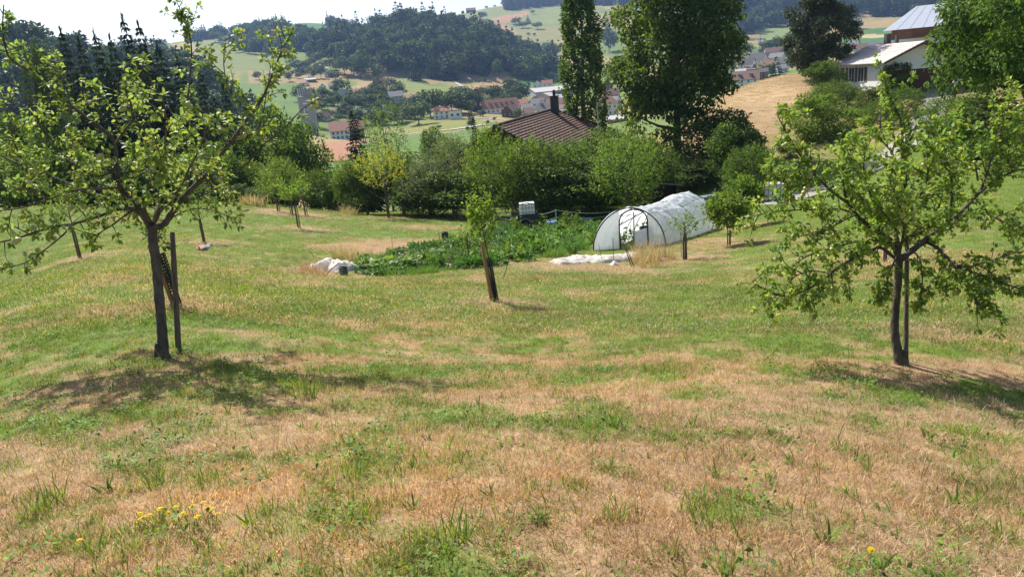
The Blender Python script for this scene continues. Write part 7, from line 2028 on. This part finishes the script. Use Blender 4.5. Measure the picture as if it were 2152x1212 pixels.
for i, (px, py) in enumerate([(300, 1105), (312, 1103), (325, 1092), (303, 1088), (345, 1080), (352, 1078), (360, 1092), (376, 1083), (398, 1092), (410, 1080), (412, 1072), (425, 1097), (432, 1068), (420, 1094), (440, 1085), (447, 1076), (455, 1080), (462, 1090), (180, 1148), (1828, 1172)]):
    h = .075 + .02 * random.random()
    p = ground(px, py + 22)
    t_ = thing("yellow_flower", "single yellow flower at the bottom right of the meadow" if px == 1828 else ("yellow flower standing apart at the lower left" if px == 180 else "small yellow flower in the cluster at the lower left of the meadow"), "flower", p, (random.uniform(-.1, .1), random.uniform(-.1, .1), random.uniform(0, 6)), group="yellow flowers in the meadow")
    s_, _ = flower_mesh(i, h); link("stem", s_.mesh("stem", m_leaf), t_); link("flower_head", FLHM, t_, (0, 0, h), (random.uniform(-.4, .4), random.uniform(-.4, .4), 0), (1.15, 1.15, 1.15))
_m = meadow(); scatter("grass", *_m, grass_src)
print("GRASS", len(_m[0]))

# ------------------------------------------------------------------ say which one: scattered village trees are told apart by the house they stand next to
def tell_apart():
    LOOSE = {"leafy village trees left of the birch": "leafy tree", "tree belt behind the row house": "dense belt tree", "trees round the hill track": "small slope tree", "bushes along the valley lane": "low bush", "trees between the right village roofs": "dark village tree"}
    marks = []
    for o in list(SC.objects):
        if o.parent is None and o.get("category") in ("house", "silo", "shed", "factory", "crane", "farmhouse", "utility pole"):
            w = o["label"].split()[:7]
            while w[-1].lower() in ("with", "a", "an", "the", "and", "of", "in", "on", "at", "among", "above", "behind", "right", "left", "its", "before", "by", "half", "seen", "row", "beside", "from", "dark", "white", "between", "two", "steep", "dull", "wide", "brown", "pale", "grey", "small", "hidden", "through", "red", "front", "village", "curving", "upper", "tiled", "gabled", "hipped", "slim", "far"): w.pop()
            marks.append((" ".join(w), *[float(a) for a in proj(np.array(o.location))], float(np.hypot(o.location[0], o.location[1]))))
    used = {}
    for o in list(SC.objects):
        if o.parent is None and o.get("group") in LOOSE:
            px, py = [float(a) for a in proj(np.array(o.location))]; d = math.hypot(o.location[0], o.location[1])
            m_ = sorted(marks, key=lambda q: math.hypot(q[1] - px, (q[2] - py) * 2))
            for name, x, y, hd in m_[:4]:
                side = ("just " if abs(x - px) < 14 else "well " if abs(x - px) > 40 else "") + ("left of" if px < x - 5 else "right of" if px > x + 5 else ("in front of" if d < hd else "behind"))
                if abs(px - x) >= 5 and abs(d - hd) > 40: side = ("nearer and " if d < hd else "farther and ") + side.split()[-2] + " of" if side.endswith("of") else side
                lab = LOOSE[o["group"]] + " " + side + " the " + name
                if lab not in used and len(lab.split()) <= 16:
                    used[lab] = 1; o["label"] = lab; break
tell_apart()
# ------------------------------------------------------------------ the air of the valley
def build_haze():
    b = MB(); zlo, zhi = -64.0, 330.0
    b.box((0, 0, (zlo + zhi) / 2), (8900, 8900, zhi - zlo))
    m = bpy.data.materials.new("haze"); m.use_nodes = True
    nt = m.node_tree
    nt.nodes.remove(nt.nodes["Principled BSDF"])
    pv = nt.nodes.new("ShaderNodeVolumePrincipled")
    pv.inputs["Color"].default_value = (.38, .58, 1.0, 1)
    pv.inputs["Density"].default_value = HAZE
    pv.inputs["Anisotropy"].default_value = .35
    nt.links.new(pv.outputs[0], nt.nodes["Material Output"].inputs["Volume"])
    o = link("haze", b.mesh("haze", m)); o['kind'] = 'stuff'
HAZE = 0.000105
build_haze()
